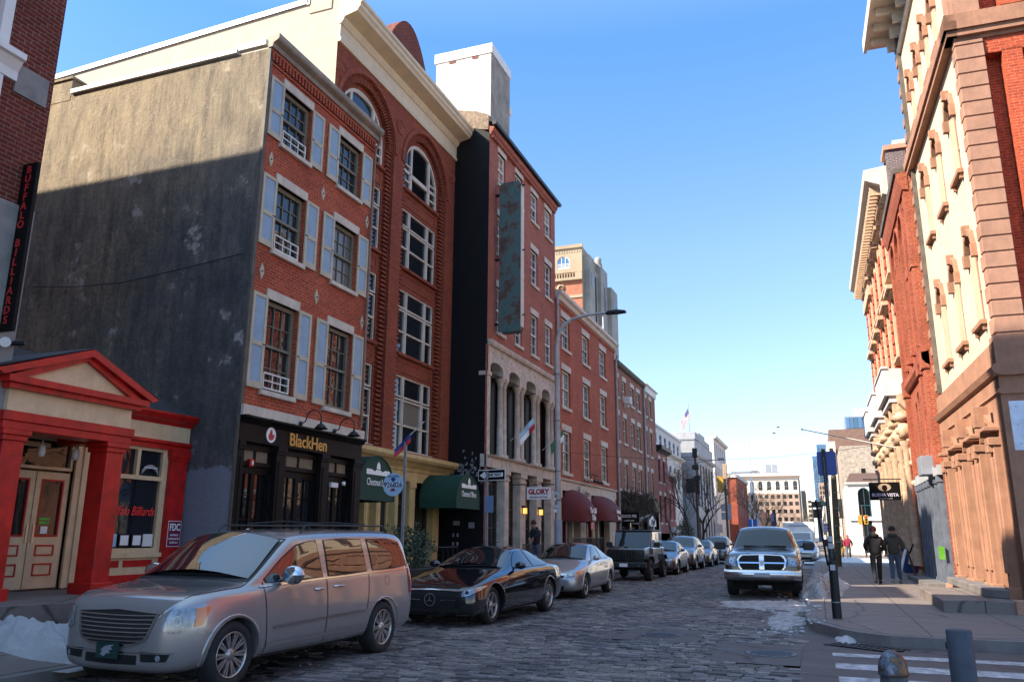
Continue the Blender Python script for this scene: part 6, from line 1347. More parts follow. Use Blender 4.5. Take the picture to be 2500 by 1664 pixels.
for sg in (-1, 1):
    hl = K.patch('headlight', M_lens, 'f', [(sg * .62, .53), (sg * .72, .56), (sg * .855, .64)], [(sg * .60, .60), (sg * .72, .66), (sg * .87, .71)], .010, n=12, m=5); K.disc('projector', M_under, sg * .70, .605, .032, .02, parent=hl); K.strip('daytime_strip', M_chrome, 'f', [(sg * .62, .535), (sg * .75, .57), (sg * .85, .64)], .010, .018, parent=hl)
    K.patch('air_intake', M_under, 'f', [(sg * .55, .24), (sg * .80, .26)], [(sg * .62, .42), (sg * .80, .40)], .006); K.patch('tail_light', M_tail, 'r' if sg > 0 else 'l', [(4.6, .78), (4.82, .78)], [(4.62, .90), (4.84, .88)], .008)
K.strip('lower_lip', M_chrome, 'f', [(-.78, .23), (0, .215), (.78, .23)], .010, .012, n=24); K.wipers(0, (1.01, 1.0))
for x in (.40, .50): MB().box(x, x + .08, 0, .006, 0, .05).build('inspection_sticker', M_cyan, K.P, mtx=Matrix.Translation((0, K.ray('f', x + .04, 1.06)[0].y - .01, 1.035)) @ Matrix.Rotation(R(-60), 4, 'X'))

# --- small sedans
def sedan(label, paint, loc, rz, det=True, name='sedan', grp=None, s=1.0):
    st = [(0, .32, .52, .47, .42, .50, .52), (.06, .22, .72, .60, .56, .64, .66), (.22, .18, .82, .69, .64, .73, .75), (.8, .17, .865, .79, .70, .85, .88), (1.15, .17, .87, .86, .71, .94, .97), (1.28, .17, .87, .88, .72, .98, 1.02),
          (2.15, .17, .875, .92, .60, 1.34, 1.40), (2.6, .17, .875, .92, .58, 1.39, 1.44), (3.2, .17, .875, .93, .57, 1.36, 1.41), (3.85, .18, .87, .95, .62, 1.10, 1.14), (4.15, .19, .86, .95, .66, 1.01, 1.04), (4.38, .24, .82, .90, .62, .96, .98), (4.49, .34, .70, .76, .52, .80, .82)]
    Z = Car(name, label, 'car', st, paint, loc, rz, wheels=(.88, 3.58, .315), sub=3 if det else 2, group=grp); Z.wheels4('plain', 12)
    Z.patch('windscreen', G_ws, 'f', [(-.70, .98), (0, 1.03), (.70, .98)], [(-.54, 1.32), (0, 1.375), (.54, 1.32)], .006, n=16, m=8, bulge=.04)
    Z.window([(1.72, 1.02), (2.0, 1.18), (2.3, 1.31), (2.62, 1.335)], [(1.72, .96), (2.0, .96), (2.3, .96), (2.68, .965)], .015); Z.window([(2.72, 1.335), (3.1, 1.31), (3.45, 1.21), (3.66, 1.06)], [(2.76, .965), (3.1, .97), (3.4, .975), (3.66, .99)], .015)
    for pts in ([(1.42, .22), (1.38, .6), (1.46, .9)], [(2.68, .2), (2.70, .6), (2.68, .94)], [(1.4, .23), (3.1, .23)]):
        for d in 'rl': Z.strip('panel_seam', M_under, d, pts, .008, .003)
    Z.handles([(2.5, .83), (3.25, .85)], paint); Z.mirror(1.70, .97, None, (.10, .06, .065))
    Z.patch('grille', M_under, 'f', [(-.42, .545), (0, .535), (.42, .545)], [(-.46, .60), (0, .61), (.46, .60)], .008); Z.strip('grille_bar', M_chrome, 'f', [(-.48, .62), (0, .63), (.48, .62)], .022, .016)
    Z.patch('lower_intake', M_under, 'f', [(-.42, .25), (0, .24), (.42, .25)], [(-.48, .35), (0, .36), (.48, .35)], .008)
    for sg in (-1, 1):
        hl = Z.patch('headlight', M_lens, 'f', [(sg * .52, .56), (sg * .66, .57), (sg * .80, .62)], [(sg * .52, .64), (sg * .66, .68), (sg * .83, .715)], .010, m=5); Z.disc('reflector', M_chrome, sg * .63, .62, .035, .02, parent=hl, ring=.02); Z.patch('indicator_lens', M_amber, 'r' if sg > 0 else 'l', [(.22, .62), (.42, .66)], [(.24, .70), (.46, .73)], .010, parent=hl)
    Z.wipers(0, (1.0, .99)); return Z
sedan('bright silver compact sedan parked behind the black coupe', P_slv, (-6.72, 20.62, 0), R(.8))
sedan('dark grey sedan parked just behind the black off-roader', P_gry, (-6.62, 35.3, 0), R(.5), False, grp='cars parked down the left kerb')
def suv(label, paint, loc, rz=0, grp=None, k=1.0):
    st = [(0, .36, .60, .55, .5, .60, .62), (.06, .26, .80, .78, .62, .84, .87), (.22, .24, .88, .88, .68, .95, .98), (.85, .22, .92, .97, .74, 1.03, 1.07), (1.15, .22, .925, 1.0, .75, 1.08, 1.12), (1.95, .22, .93, 1.04, .66, 1.54, 1.60), (2.4, .22, .93, 1.05, .66, 1.60, 1.67), (3.6, .23, .93, 1.07, .65, 1.57, 1.64), (4.3, .26, .90, 1.08, .62, 1.48, 1.54), (4.55, .30, .88, 1.05, .64, 1.12, 1.15), (4.66, .42, .80, .80, .6, .9, .92)]
    Z = Car('crossover_car', label, 'car', st, paint, loc, rz, wheels=(.88, 3.6, .35), sub=2, group=grp); Z.wheels4('plain', 10)
    Z.patch('windscreen', G_ws, 'f', [(-.74, 1.09), (0, 1.13), (.74, 1.09)], [(-.60, 1.51), (0, 1.57), (.60, 1.51)], .006, n=16, m=8)
    Z.window([(1.6, 1.14), (1.95, 1.38), (2.2, 1.5), (2.55, 1.52)], [(1.6, 1.09), (1.95, 1.09), (2.2, 1.09), (2.6, 1.10)], .015); Z.window([(2.68, 1.52), (3.2, 1.52), (3.6, 1.48)], [(2.7, 1.10), (3.2, 1.10), (3.7, 1.12)], .015); Z.window([(3.7, 1.47), (4.05, 1.42)], [(3.8, 1.13), (4.25, 1.16)], .01)
    Z.handles([(2.4, .98), (3.3, 1.0)], paint); Z.mirror(1.62, 1.1, None, (.11, .07, .08))
    Z.patch('grille', M_under, 'f', [(-.42, .62), (.42, .62)], [(-.48, .82), (.48, .82)], .008)
    for sg in (-1, 1): Z.patch('headlight', M_lens, 'f', [(sg * .54, .72), (sg * .82, .76)], [(sg * .54, .84), (sg * .85, .88)], .010, m=5)
    return Z
suv('brown grey crossover, second car behind the black off-roader', P_brn, (-6.6, 40.4, 0), R(.3), 'cars parked down the left kerb')
sedan('small dark sedan second from the far end of the kerb row', P_brn, (-6.45, 45.9, 0), R(0), False, grp='cars parked down the left kerb')
suv('grey crossover at the far end of the kerb row', P_gry, (-6.1, 51.2, 0), R(0), 'cars parked down the left kerb')

# --- black off-roader (boxy, round lamps)
J = thing('offroad_vehicle', 'black boxy off-roader with seven slot grille and round headlights', 'off-road vehicle', (-6.78, 29.85, 0), R(.5))
body = MB(); body.prism([(.35, .62), (.35, 1.10), (.42, 1.16), (1.55, 1.22), (1.62, 1.16), (4.2, 1.16), (4.22, .62), (3.7, .55), (1.3, .5)], 'x', -.72, .72); body.prism([(1.62, .55), (1.62, 1.18), (4.22, 1.18), (4.22, .62)], 'x', -.80, .80); body.build('body', P_jeep, J, bevel=.03)
cab = MB(); cab.prism([(1.72, 1.18), (1.98, 1.78), (4.15, 1.82), (4.2, 1.18)], 'x', -.72, .72); cab.build('hardtop', P_jeep, J, bevel=.03)
MB().prism([(1.95, 1.79), (1.98, 1.85), (4.15, 1.87), (4.18, 1.81)], 'x', -.72, .72).build('roof', M_plast, J, bevel=.02)
mb = MB(); mb.add([(-.62, 1.715, 1.22), (.62, 1.715, 1.22), (.60, 1.935, 1.74), (-.60, 1.935, 1.74)], [(0, 1, 2, 3)]); mb.build('windscreen', G_ws, J, recalc=False)
for sg in (-1, 1):
    for q in ([(1.95, 1.22), (2.02, 1.7), (2.72, 1.72), (2.76, 1.22)], [(2.84, 1.22), (2.84, 1.72), (3.45, 1.74), (3.5, 1.22)], [(3.6, 1.24), (3.58, 1.74), (4.08, 1.75), (4.1, 1.24)]): MB().prism(q, 'x', sg * .715, sg * .728).build('window', G_car, J)
    for y in (2.80, 3.55): MB().box(sg * .795, sg * .806, y, y + .01, .6, 1.16).build('panel_seam', M_under, J)
    MB().prism([(.12, .78), (.18, .92), (.95, .95), (1.25, .78), (1.3, .6), (1.22, .72), (.92, .88), (.22, .86)], 'x', sg * .70, sg * .93).build('fender', M_plast, J, bevel=.02); MB().prism([(3.12, .70), (3.25, .93), (4.0, .93), (4.2, .72), (4.15, .7), (3.98, .86), (3.27, .86)], 'x', sg * .78, sg * .93).build('fender', M_plast, J, bevel=.02)
    mb = MB(); mb.lathe([(0, .315), (.09, .32), (.10, .35)], 18, (sg * .50, 0, .98), 'y'); mb.build('headlight', M_lens, J); mb = MB(); mb.lathe([(.09, .31), (.115, .315), (.115, .35)], 18, (sg * .50, 0, .98), 'y'); mb.build('headlight_ring', M_plast, J)
    mb = MB(); mb.lathe([(0, .0), (.05, .0), (.05, .05)], 12, (sg * .55, 0, .56), 'y'); mb.build('fog_lamp', M_lens, J)
    MB().box(sg * .93 - .12, sg * .93 + .12, 1.75, 1.85, 1.18, 1.38).build('mirror', M_plast, J, bevel=.02); MB().box(min(sg * .74, sg * .9), max(sg * .74, sg * .9), 1.78, 1.82, 1.2, 1.24).build('mirror_arm', M_plast, J)
MB().box(-.66, .66, .30, .36, .72, 1.14).build('grille', P_jeep, J, bevel=.02)
each(J, 'grille_slot', M_under, [(-.35 + i * .105, -.295 + i * .105, .292, .302, .78, 1.08) for i in range(7)])
MB().box(-.82, .82, .0, .22, .48, .68).build('bumper', M_plast, J, bevel=.03); MB().box(-.15, .15, -.012, 0, .52, .64).build('number_plate', M_signw, J)
MB().box(-.75, .75, .25, 4.0, .4, .62).build('underbody', M_under, J)
J2 = Car.__new__(Car); J2.P = J; J2.paint = P_jeep; J2.W = (.72, 3.65, .40)
for y in (.72, 3.65):
    for sg in (-1, 1): J2.wheel(y, sg, .90, 'plain', r=.40, tw=.25, spokes=5, rim=plain('dark alloy', (.05, .05, .055), .4, metal=.6))
mb = MB(); mb.lathe([(0, 4.42), (.3, 4.42), (.39, 4.38), (.39, 4.25), (0, 4.22)], 20, (.1, 0, 1.0), 'y'); mb.build('spare_wheel', M_rubber, J)

# --- bronze pickup facing the camera
st = [(0, .50, .86, .70, .72, .76, .80), (.05, .42, .95, .92, .8, .98, 1.02), (.16, .40, .985, 1.08, .84, 1.13, 1.17), (.9, .40, 1.0, 1.13, .86, 1.19, 1.24), (1.45, .40, 1.0, 1.16, .86, 1.22, 1.27), (1.62, .40, 1.0, 1.18, .86, 1.27, 1.31), (2.25, .40, 1.0, 1.22, .72, 1.78, 1.86), (2.6, .40, 1.0, 1.23, .74, 1.84, 1.91), (3.6, .40, 1.0, 1.24, .73, 1.82, 1.89), (3.95, .40, 1.0, 1.24, .74, 1.6, 1.64), (4.05, .42, 1.0, 1.24, .86, 1.27, 1.27), (5.6, .48, 1.0, 1.24, .86, 1.27, 1.27), (5.75, .55, .95, 1.2, .8, 1.23, 1.23)]
T = Car('pickup_truck', 'dark bronze pickup truck with chrome crosshair grille facing the camera', 'pickup truck', st, P_ram, (-1.50, 23.15, .03), R(.8), wheels=(.98, 4.55, .40), sub=2)
T.wheels4('plain', 5, tw=.27, inset=.0)
T.patch('windscreen', G_ws, 'f', [(-.78, 1.29), (0, 1.325), (.78, 1.29)], [(-.64, 1.75), (0, 1.81), (.64, 1.75)], .006, n=18, m=8)
T.window([(1.95, 1.36), (2.15, 1.55), (2.35, 1.72), (2.85, 1.76)], [(1.95, 1.29), (2.15, 1.29), (2.35, 1.29), (2.9, 1.30)]); T.window([(3.0, 1.76), (3.6, 1.74)], [(3.0, 1.30), (3.7, 1.31)])
gs = T.patch('grille_surround', M_chrome, 'f', [(-.60, .80), (-.52, .70), (0, .68), (.52, .70), (.60, .80)], [(-.64, .98), (-.56, 1.10), (0, 1.13), (.56, 1.10), (.64, .98)], .012, n=24, m=8)
for sg in (-1, 1):
    T.patch('grille_mesh', M_under, 'f', [(sg * .065, .725), (sg * .50, .73), (sg * .56, .80)], [(sg * .065, .885), (sg * .50, .885), (sg * .58, .885)], .020, n=12, m=6); T.patch('grille_mesh', M_under, 'f', [(sg * .065, .925), (sg * .50, .925), (sg * .59, .925)], [(sg * .065, 1.09), (sg * .50, 1.075), (sg * .58, 1.0)], .020, n=12, m=6)
    hl = T.patch('headlight', M_lens, 'f', [(sg * .68, .82), (sg * .95, .84)], [(sg * .67, 1.06), (sg * .95, 1.03)], .012, m=6); T.disc('reflector', M_chrome, sg * .78, .93, .06, .024, parent=hl, ring=.04); T.patch('indicator_lens', M_amber, 'r' if sg > 0 else 'l', [(.12, .86), (.26, .88)], [(.14, 1.0), (.30, 1.0)], .012, parent=hl)
    T.patch('fog_lamp_recess', M_under, 'f', [(sg * .34, .57), (sg * .56, .575)], [(sg * .32, .64), (sg * .58, .64)], .045)
    for y in (1.72,):
        MB().box(min(sg * .98, sg * 1.12), max(sg * .98, sg * 1.12), y - .02, y + .04, 1.28, 1.34).build('mirror_arm', M_plast, T.P); MB().box(sg * 1.22 - .15, sg * 1.22 + .15, y - .05, y + .08, 1.22, 1.44).build('mirror', M_plast, T.P, bevel=.03)
bump_ = MB(); bump_.grid([[(x, -.09 + .13 * abs(x / .99) ** 3.0 + dy, z) for x in [-.99 + 1.98 * i / 20 for i in range(21)]] for z, dy in ((.46, .07), (.50, .0), (.60, -.03), (.70, -.01), (.74, .09))]); bump_.build('bumper', M_chrome, T.P)
MB().box(-.2, .2, -.13, -.1, .55, .65).build('number_plate', M_sbk, T.P)
mb = MB(); mb.prism([(-.05, .96), (.05, .96), (.06, 1.0), (.03, .86), (0, .84), (-.03, .86), (-.06, 1.0)], 'y', -.03, .02); mb.build('badge', M_alloy, T.P)
MB().box(-.7, .7, .5, 5.4, .3, .5).build('underbody', M_under, T.P); T.wipers(0, (1.32, 1.31)); T.handles([(2.75, 1.12), (3.6, 1.12)], P_ram)
for d in 'rl':
    for pts in ([(1.62, .5), (1.64, 1.18)], [(2.95, .48), (2.95, 1.22)], [(3.85, .5), (3.9, 1.22)]): T.strip('panel_seam', M_under, d, pts, .01, .003)
for sg in (-1, 1): T.strip('hood_bulge', P_ram, 't', [(sg * .35, .25), (sg * .42, .8), (sg * .45, 1.4)], .05, .012)

# --- white box truck and car further off
B = thing('box_truck', 'white box truck facing the camera far behind the pickup', 'truck', (-1.45, 66, 0))
MB().box(-1.15, 1.15, 1.6, 6.6, .7, 2.75).build('cargo_box', M_white, B, bevel=.03); MB().prism([(0, .5), (0, 1.15), (.5, 1.3), (.95, 1.95), (1.7, 2.0), (1.7, .5)], 'x', -.95, .95).build('cab', M_white, B, bevel=.04)
mb = MB(); mb.add([(-.85, .49, 1.33), (.85, .49, 1.33), (.8, .93, 1.92), (-.8, .93, 1.92)], [(0, 1, 2, 3)]); mb.build('windscreen', G_car, B, recalc=False)
MB().box(-.55, .55, -.02, 0, .75, 1.05).build('grille', M_plast, B); MB().box(-.95, .95, -.08, .05, .45, .62).build('bumper', M_sbk, B); each(B, 'headlight', M_lens, [(-.88, -.62, -.025, 0, .78, 1.0), (.62, .88, -.025, 0, .78, 1.0)]); MB().box(-.7, .7, 1.58, 1.6, 2.4, 2.5).build('vent_slot', M_sbk, B)
B2 = Car.__new__(Car); B2.P = B; B2.paint = M_white; B2.W = (.9, 5.4, .36)
for y in (.9, 5.4):
    for sg in (-1, 1): B2.wheel(y, sg, .97, 'plain', r=.36, tw=.25, spokes=5)
sedan('pale car with dark windscreen just behind the pickup on its right', P_slv, (-.95, 56, 0), 0, False)
# ---------------- street furniture
def tubeobj(P, name, m, pts, r, n=10): return MB().tube(pts, r, n).build(name, m, P)
S = thing('street_lamp', 'tall pale steel street lamp with curved arm beside the white GLORY sign', 'street lamp', (-8.5, 27.4, .2))
mb = MB(); mb.tube([(0, 0, 0), (0, 0, 2.0), (0, 0, 6), (0, 0, 8.2), (.06, 0, 8.6), (.25, 0, 8.92), (.6, 0, 9.15), (1.2, 0, 9.26), (1.9, 0, 9.27)], [.125, .11, .095, .085, .075, .065, .06, .05, .045], 14); mb.build('pole', M_lampst, S)
mb = MB(); mb.tube([(0, 0, 0), (0, 0, 1.95)], [.145, .135], 14); mb.build('base_sleeve', plain('blue grey paint', (.28, .31, .38), .6, var=.12), S)
mb = MB(); mb.prism([(1.85, 9.22), (1.95, 9.32), (2.3, 9.34), (2.62, 9.28), (2.6, 9.22), (2.3, 9.20)], 'y', -.13, .13); mb.build('lamp_head', M_iron, S, bevel=.02)
for z in (2.6, 3.6, 5.4, 7.1): mb = MB(); mb.lathe([(.11, z), (.125, z + .02), (.125, z + .06), (.11, z + .08)], 12); mb.build('band', M_steel, S)
for a, z in ((.3, 2.35), (-.4, 2.6), (.1, 2.8), (-.2, 2.2)): MB().box(-.13 + abs(a) * .1, .0 + a * .1, -.135, -.10, z, z + .1).build('sticker', M_cyan if a > 0 else M_signw, S)
# one way sign post
S = thing('one_way_sign', 'black and white ONE WAY arrow sign on a thin post before the dark side wall', 'sign', (-8.3, 20.3, .2))
MB().box(-.03, .03, -.02, .02, 0, 3.1).build('post', M_steel, S)
ang = math.atan2(.39, .80); Mx = Matrix.Translation((.11, .12, 3.0)) @ Matrix.Rotation(-ang * .55, 4, 'Z')
o = MB().box(-.455, .455, -.045, -.035, -.15, .15).build('sign_panel', M_signw, S, mtx=Mx, bevel=.003); MB().box(-.435, .435, -.049, -.043, -.13, .13).build('sign_face', M_black, S, mtx=Mx)
mb = MB(); mb.prism([(-.40, 0), (-.22, .11), (-.22, .055), (.38, .055), (.38, -.055), (-.22, -.055), (-.22, -.11)], 'y', -.053, -.049); mb.build('arrow', M_lett, S, mtx=Mx)
text('ONE WAY', .105, M_black, S, Mx @ face_y(.085, -.0545, 0), off=.003, sx=.95)
for z0, dx in ((2.0, .04),): MB().box(-.09 + dx, .17 + dx, -.05, -.04, z0, z0 + .44).build('parking_plate', plain('faded blue plate', (.16, .22, .34), .5), S, bevel=.01)
# pay-by-phone pole with flag
S = thing('parking_sign', 'round pale blue parking payment sign reading 926826 on a grey pole', 'sign', (-8.31, 15.6, .2))
MB().box(-.028, .028, -.02, .02, 0, 3.43).build('post', M_steel, S)
mb = MB(); mb.prism([(-.25 + .245 * math.cos(a), 2.47 + .25 * math.sin(a)) for a in [2 * PI * k / 32 for k in range(32)]], 'y', -.04, -.025); o = mb.build('sign_panel', M_cyan, S)
nv = plain('navy lettering', (.02, .04, .16), .5)
text('PAY WITH', .06, nv, S, face_y(-.25, -.043, 2.64)); MB().box(-.47, -.03, -.044, -.04, 2.40, 2.52).build('number_band', plain('pale band', (.78, .80, .82), .5), S); text('926826', .15, nv, S, face_y(-.25, -.047, 2.46), off=.003)
mb = MB(); mb.prism([(-.27, 2.53), (-.23, 2.53), (-.19, 2.59), (-.25, 2.63), (-.31, 2.59)], 'y', -.045, -.04); mb.build('emblem', nv, S); mb = MB(); mb.prism([(-.25 + .06 * math.cos(PI * k / 8), 2.33 + .06 * math.sin(PI * k / 8)) for k in range(9)], 'y', -.045, -.04); mb.build('umbrella_emblem', plain('wine emblem', (.2, .02, .05), .5), S)
S = thing('pole_flag', 'small red and navy flag on an angled staff atop the payment sign pole', 'flag', (-8.31, 15.6, 3.63))
tubeobj(S, 'staff', M_trim, [(-.02, 0, 0), (.43, 0, .38)], .012, 6)
FL2 = [FLG[2], FLG[0], FLG[0]]; _f = FLG; FLG = FL2
flag_cloth(S, (.13, 0, .16), (-.75, -.1, -.65), (-.05, .0, -1), .48, .22, stripes=False, n=8, m=6); FLG = _f
# bins
def wheelie(x, y, lab, rz, m=M_plast):
    S = thing('wheelie_bin', lab, 'bin', (x, y, .22), rz, group='black bins behind the minivan')
    mb = MB(); mb.add([(-.25, -.3, .08), (.25, -.3, .08), (.25, .3, .08), (-.25, .3, .08), (-.33, -.4, .95), (.33, -.4, .95), (.33, .38, .95), (-.33, .38, .95)], [(0, 3, 2, 1), (4, 5, 6, 7), (0, 1, 5, 4), (1, 2, 6, 5), (2, 3, 7, 6), (3, 0, 4, 7)]); mb.build('bin_body', m, S, bevel=.02)
    MB().prism([(-.44, .95), (.44, .95), (.44, 1.0), (.1, 1.06), (-.40, 1.0)], 'x', -.36, .36).build('lid', m, S, bevel=.015); tubeobj(S, 'handle', m, [(-.3, .46, .95), (.3, .46, .95)], .018)
    for sg in (-1, 1): MB().lathe([(0, sg * .27), (.1, sg * .27), (.1, sg * .32), (0, sg * .32)], 14, (0, .3, .1), 'x').build('wheel', M_rubber, S)
wheelie(-8.7, 14.3, 'black wheelie bin behind the minivan tail', .3); wheelie(-8.75, 15.2, 'black wheelie bin just past the payment sign pole', -.2)
# shrub planter and scrolled railing
S = thing('planter_shrub', 'leafy dark green shrub in a planter before the ochre shopfront', 'shrub', (-9.9, 18.6, .3)); MB().box(-.5, .5, -1.1, 1.3, 0, .5).build('planter', M_iron, S, bevel=.02)
def leaf_cloud(P, name, m, c, r, n, s, seed, mb=None):
    rd = random.Random(seed); mb = mb or MB()
    for i in range(n):
        d = Vector((rd.gauss(0, 1), rd.gauss(0, 1), rd.gauss(0, 1))).normalized() * rd.random() ** .4
        p = Vector(c) + Vector((d.x * r[0], d.y * r[1], d.z * r[2])) * (1 + .35 * noise.noise(d * 2.2 + Vector((seed, 0, 0))))
        u = Vector((rd.gauss(0, 1), rd.gauss(0, 1), rd.gauss(0, 1))).normalized() * s * rd.uniform(.6, 1.3); v = u.orthogonal().normalized() * s * .5
        mb.add([p - u, p + v, p + u, p - v], [(0, 1, 2, 3)])
    return mb.build(name, m, P, recalc=False) if P else mb
M_leaf = plain('dark evergreen leaves', (.035, .06, .025), .6, var=.3, vs=8)
leaf_cloud(S, 'foliage', M_leaf, (0, .1, .95), (.6, 1.3, .6), 1600, .05, 4)
S = thing('scroll_railing', 'short black scrolled iron railing by the shrub planter', 'railing', (-9.3, 19.3, .35))
for i in range(9): tubeobj(S, 'baluster', M_iron, [(.0, i * .16, 0), (.0, i * .16, .5), (.05 * (-1) ** i, i * .16 + .05, .75), (0, i * .16, .95)], .01, 5)
tubeobj(S, 'rail', M_iron, [(0, -.1, .95), (0, 1.4, .95)], .014, 6)
# bicycle
S = thing('bicycle', 'dark bicycle locked in front of the black side wall', 'bicycle', (-10.1, 24.6, .42), R(80))
for x in (-.5, .5): mb = MB(); mb.tube([(x + .33 * math.cos(2 * PI * k / 24), 0, .34 + .33 * math.sin(2 * PI * k / 24)) for k in range(25)], .018, 6); mb.build('wheel', M_rubber, S)
mb = MB()
for a, b in (((-.5, .34), (-.1, .32)), ((-.1, .32), (.35, .8)), ((-.1, .32), (-.22, .85)), ((-.2, .78), (.36, .8)), ((.5, .34), (.36, .95)), ((-.5, .34), (-.2, .75))): mb.tube([(a[0], 0, a[1]), (b[0], 0, b[1])], .016, 6)
mb.build('frame', M_iron, S); tubeobj(S, 'handlebar', M_iron, [(.42, -.28, .98), (.36, -.1, .98), (.36, .1, .98), (.42, .28, .98)], .014, 6); MB().box(-.34, -.1, -.06, .06, .87, .92).build('saddle', M_black, S, bevel=.02)
# flags on the stone arcade
for y, lab, cols, c0 in ((28.7, 'pale blue and white flag with red corner hanging from the stone arcade', [M_cyan, M_signw, FLG[0]], 1), (32.6, 'green flag hanging from the stone arcade near the street lamp', [plain('flag green', (.03, .16, .05), .7), plain('flag green', (.03, .16, .05), .7), M_lett], 0)):
    S = thing('facade_flag', lab, 'flag', (-11, y, 4.85), group='flags on the stone arcade'); tubeobj(S, 'staff', M_trim, [(0, 1.7, 1.1), (.75, 0.2, .75), (.8, 0.1, 1.45)][:2] and [(.0, .6, .35), (1.1, .6, 1.35)], .014, 6)
    _f = FLG; FLG = cols; flag_cloth(S, (.95, .6, 1.22), (-.62, -.35, -.75), (.15, -.1, -.98), .80, .45, stripes=False, n=10, m=8); FLG = _f
# shop signs further along
S = thing('projecting_sign', 'black projecting shop sign with white capitals under the dead vines', 'sign', (-10.95, 46.9, 0)); MB().box(.1, 1.3, -.03, .03, 2.35, 2.95).build('sign_panel', M_black, S); text('SUCCI PIS', .22, M_lett, S, face_y(.7, -.036, 2.72), sx=.95, off=.004); text('LOBBY BAR', .12, M_lett, S, face_y(.7, -.036, 2.47)); MB().box(0, 1.35, -.015, .015, 3.0, 3.03).build('bracket', M_iron, S)
S = thing('dome_awning', 'small white half round awning lettered Malooga', 'awning', *LEFT(50.4, -10.9)); mb = MB(); mb.grid([[(1.2 - 1.15 * math.cos(PI * j / 12) * math.sin(PI / 2 * k / 6 + .02), -1.1 * math.cos(PI / 2 * k / 6) * math.sin(PI * j / 12) - .02, 2.35 + .6 * math.cos(PI / 2 * (1 - k / 6)) ** .8 * 0 + .65 * math.sin(PI / 2 * (1 - k / 6)) * 1.0 * 0 + .62 * (1 - (k / 6) ** 2) * math.sin(PI * j / 12) ** .5) for j in range(13)] for k in range(7)]); mb.build('canvas', M_signw, S, recalc=False)
MB().prism([(.1, 2.2), (2.3, 2.2), (2.2, 2.55), (1.2, 2.85), (.2, 2.55)], 'y', -1.14, -1.1).build('awning_front', M_signw, S); text('Malooga', .42, nv, S, face_y(1.2, -1.16, 2.47), shear=.2, sx=.8)
# plain street signs and signals at the crossing
def signal_post(x, y, h_, lab, arm, heads, m=M_twig, r=.12):
    S = thing('traffic_signal', lab, 'traffic signal', (x, y, .1)); mb = MB(); mb.tube([(0, 0, 0), (0, 0, h_)], [r, r * .7], 10)
    mb.build('pole', plain('brown pole paint', (.09, .05, .035), .6), S)
    if arm: tubeobj(S, 'mast_arm', M_steel, [(0, 0, arm[1]), (arm[0] * .5, 0, arm[1] + .15), (arm[0], 0, arm[1] + .2)], .035, 6); MB().box(arm[0] - .3, arm[0] + .15, -.12, .12, arm[1] + .15, arm[1] + .3).build('lamp_head', M_steel, S)
    for dx, z, w_, hh, mm in heads: MB().box(dx - w_ / 2, dx + w_ / 2, -.18, .1, z, z + hh).build('signal_head', mm, S, bevel=.03)
    return S
M_ylw = plain('signal yellow', (.50, .27, .03), .5, var=.1); M_dk = plain('signal back dark', (.03, .022, .02), .6)
signal_post(-8.35, 62, 7.6, 'dark utility pole with transformer cans and black signal head', (2.0, 6.9), [(-.42, 4.7, .62, 1.05, M_dk), (.0, 7.3, .36, .7, M_dk), (0, 6.4, .5, .35, M_dk), (-.15, 5.85, .28, .5, M_sbk), (.1, 5.6, .5, .35, M_dk), (.15, 4.6, .22, 1.0, M_dk)])
S = signal_post(-7.25, 72, 7.4, 'brown signal pole with yellow signal back and boxes right of the utility pole', (2.6, 6.7), [(-.38, 5.2, .55, 1.35, M_ylw), (.05, 6.3, .35, 1.3, M_twigl), (.05, 5.0, .3, .5, M_dk)])
for z in (2.9, 3.6): MB().box(-.45, .4, -.05, -.03, z, z + .6).build('sign_plate', M_sbk, S)
S = thing('small_sign', 'pinkish white notice on a short post beside the brown signal pole', 'sign', (-7.75, 70, .1)); MB().box(-.3, .3, -.02, .02, 1.8, 2.5).build('sign_panel', plain('pinkish white', (.75, .55, .52), .6), S); MB().box(-.03, .03, .02, .06, 0, 2.4).build('post', M_steel, S)
S = thing('banner_sign', 'blue banner sign with white stripe behind the pickup roof', 'banner', (-5.4, 75, .1)); MB().box(-.38, .38, -.02, .02, 2.3, 3.0).build('sign_panel', plain('banner blue', (.01, .10, .42), .5), S); MB().box(-.04, .04, -.04, .03, 0, 3.0).build('post', M_signw, S)
S = thing('banner_sign', 'dark navy banner sign above the pickup windscreen', 'banner', (-3.6, 75, .1)); MB().box(-.22, .22, -.02, .02, 2.4, 3.5).build('sign_panel', plain('banner navy', (.01, .02, .07), .5), S); MB().box(-.04, .04, .02, .06, 0, 3.4).build('post', M_steel, S)
S = signal_post(2.85, 60, 3.6, 'yellow traffic signal pair on a white post beyond the two walkers', None, [], r=.05)
for dx in (-.17, .2): MB().box(dx - .13, dx + .13, -.12, .12, 2.35, 2.95).build('signal_head', M_ylw, S, bevel=.02)
for i, c in enumerate((M_tail, M_under, M_under)): MB().lathe([(0, -.13), (.07, -.13), (.08, -.12)], 10, (.2, 0, 2.83 - i * .17), 'y').build('signal_lamp', c, S)
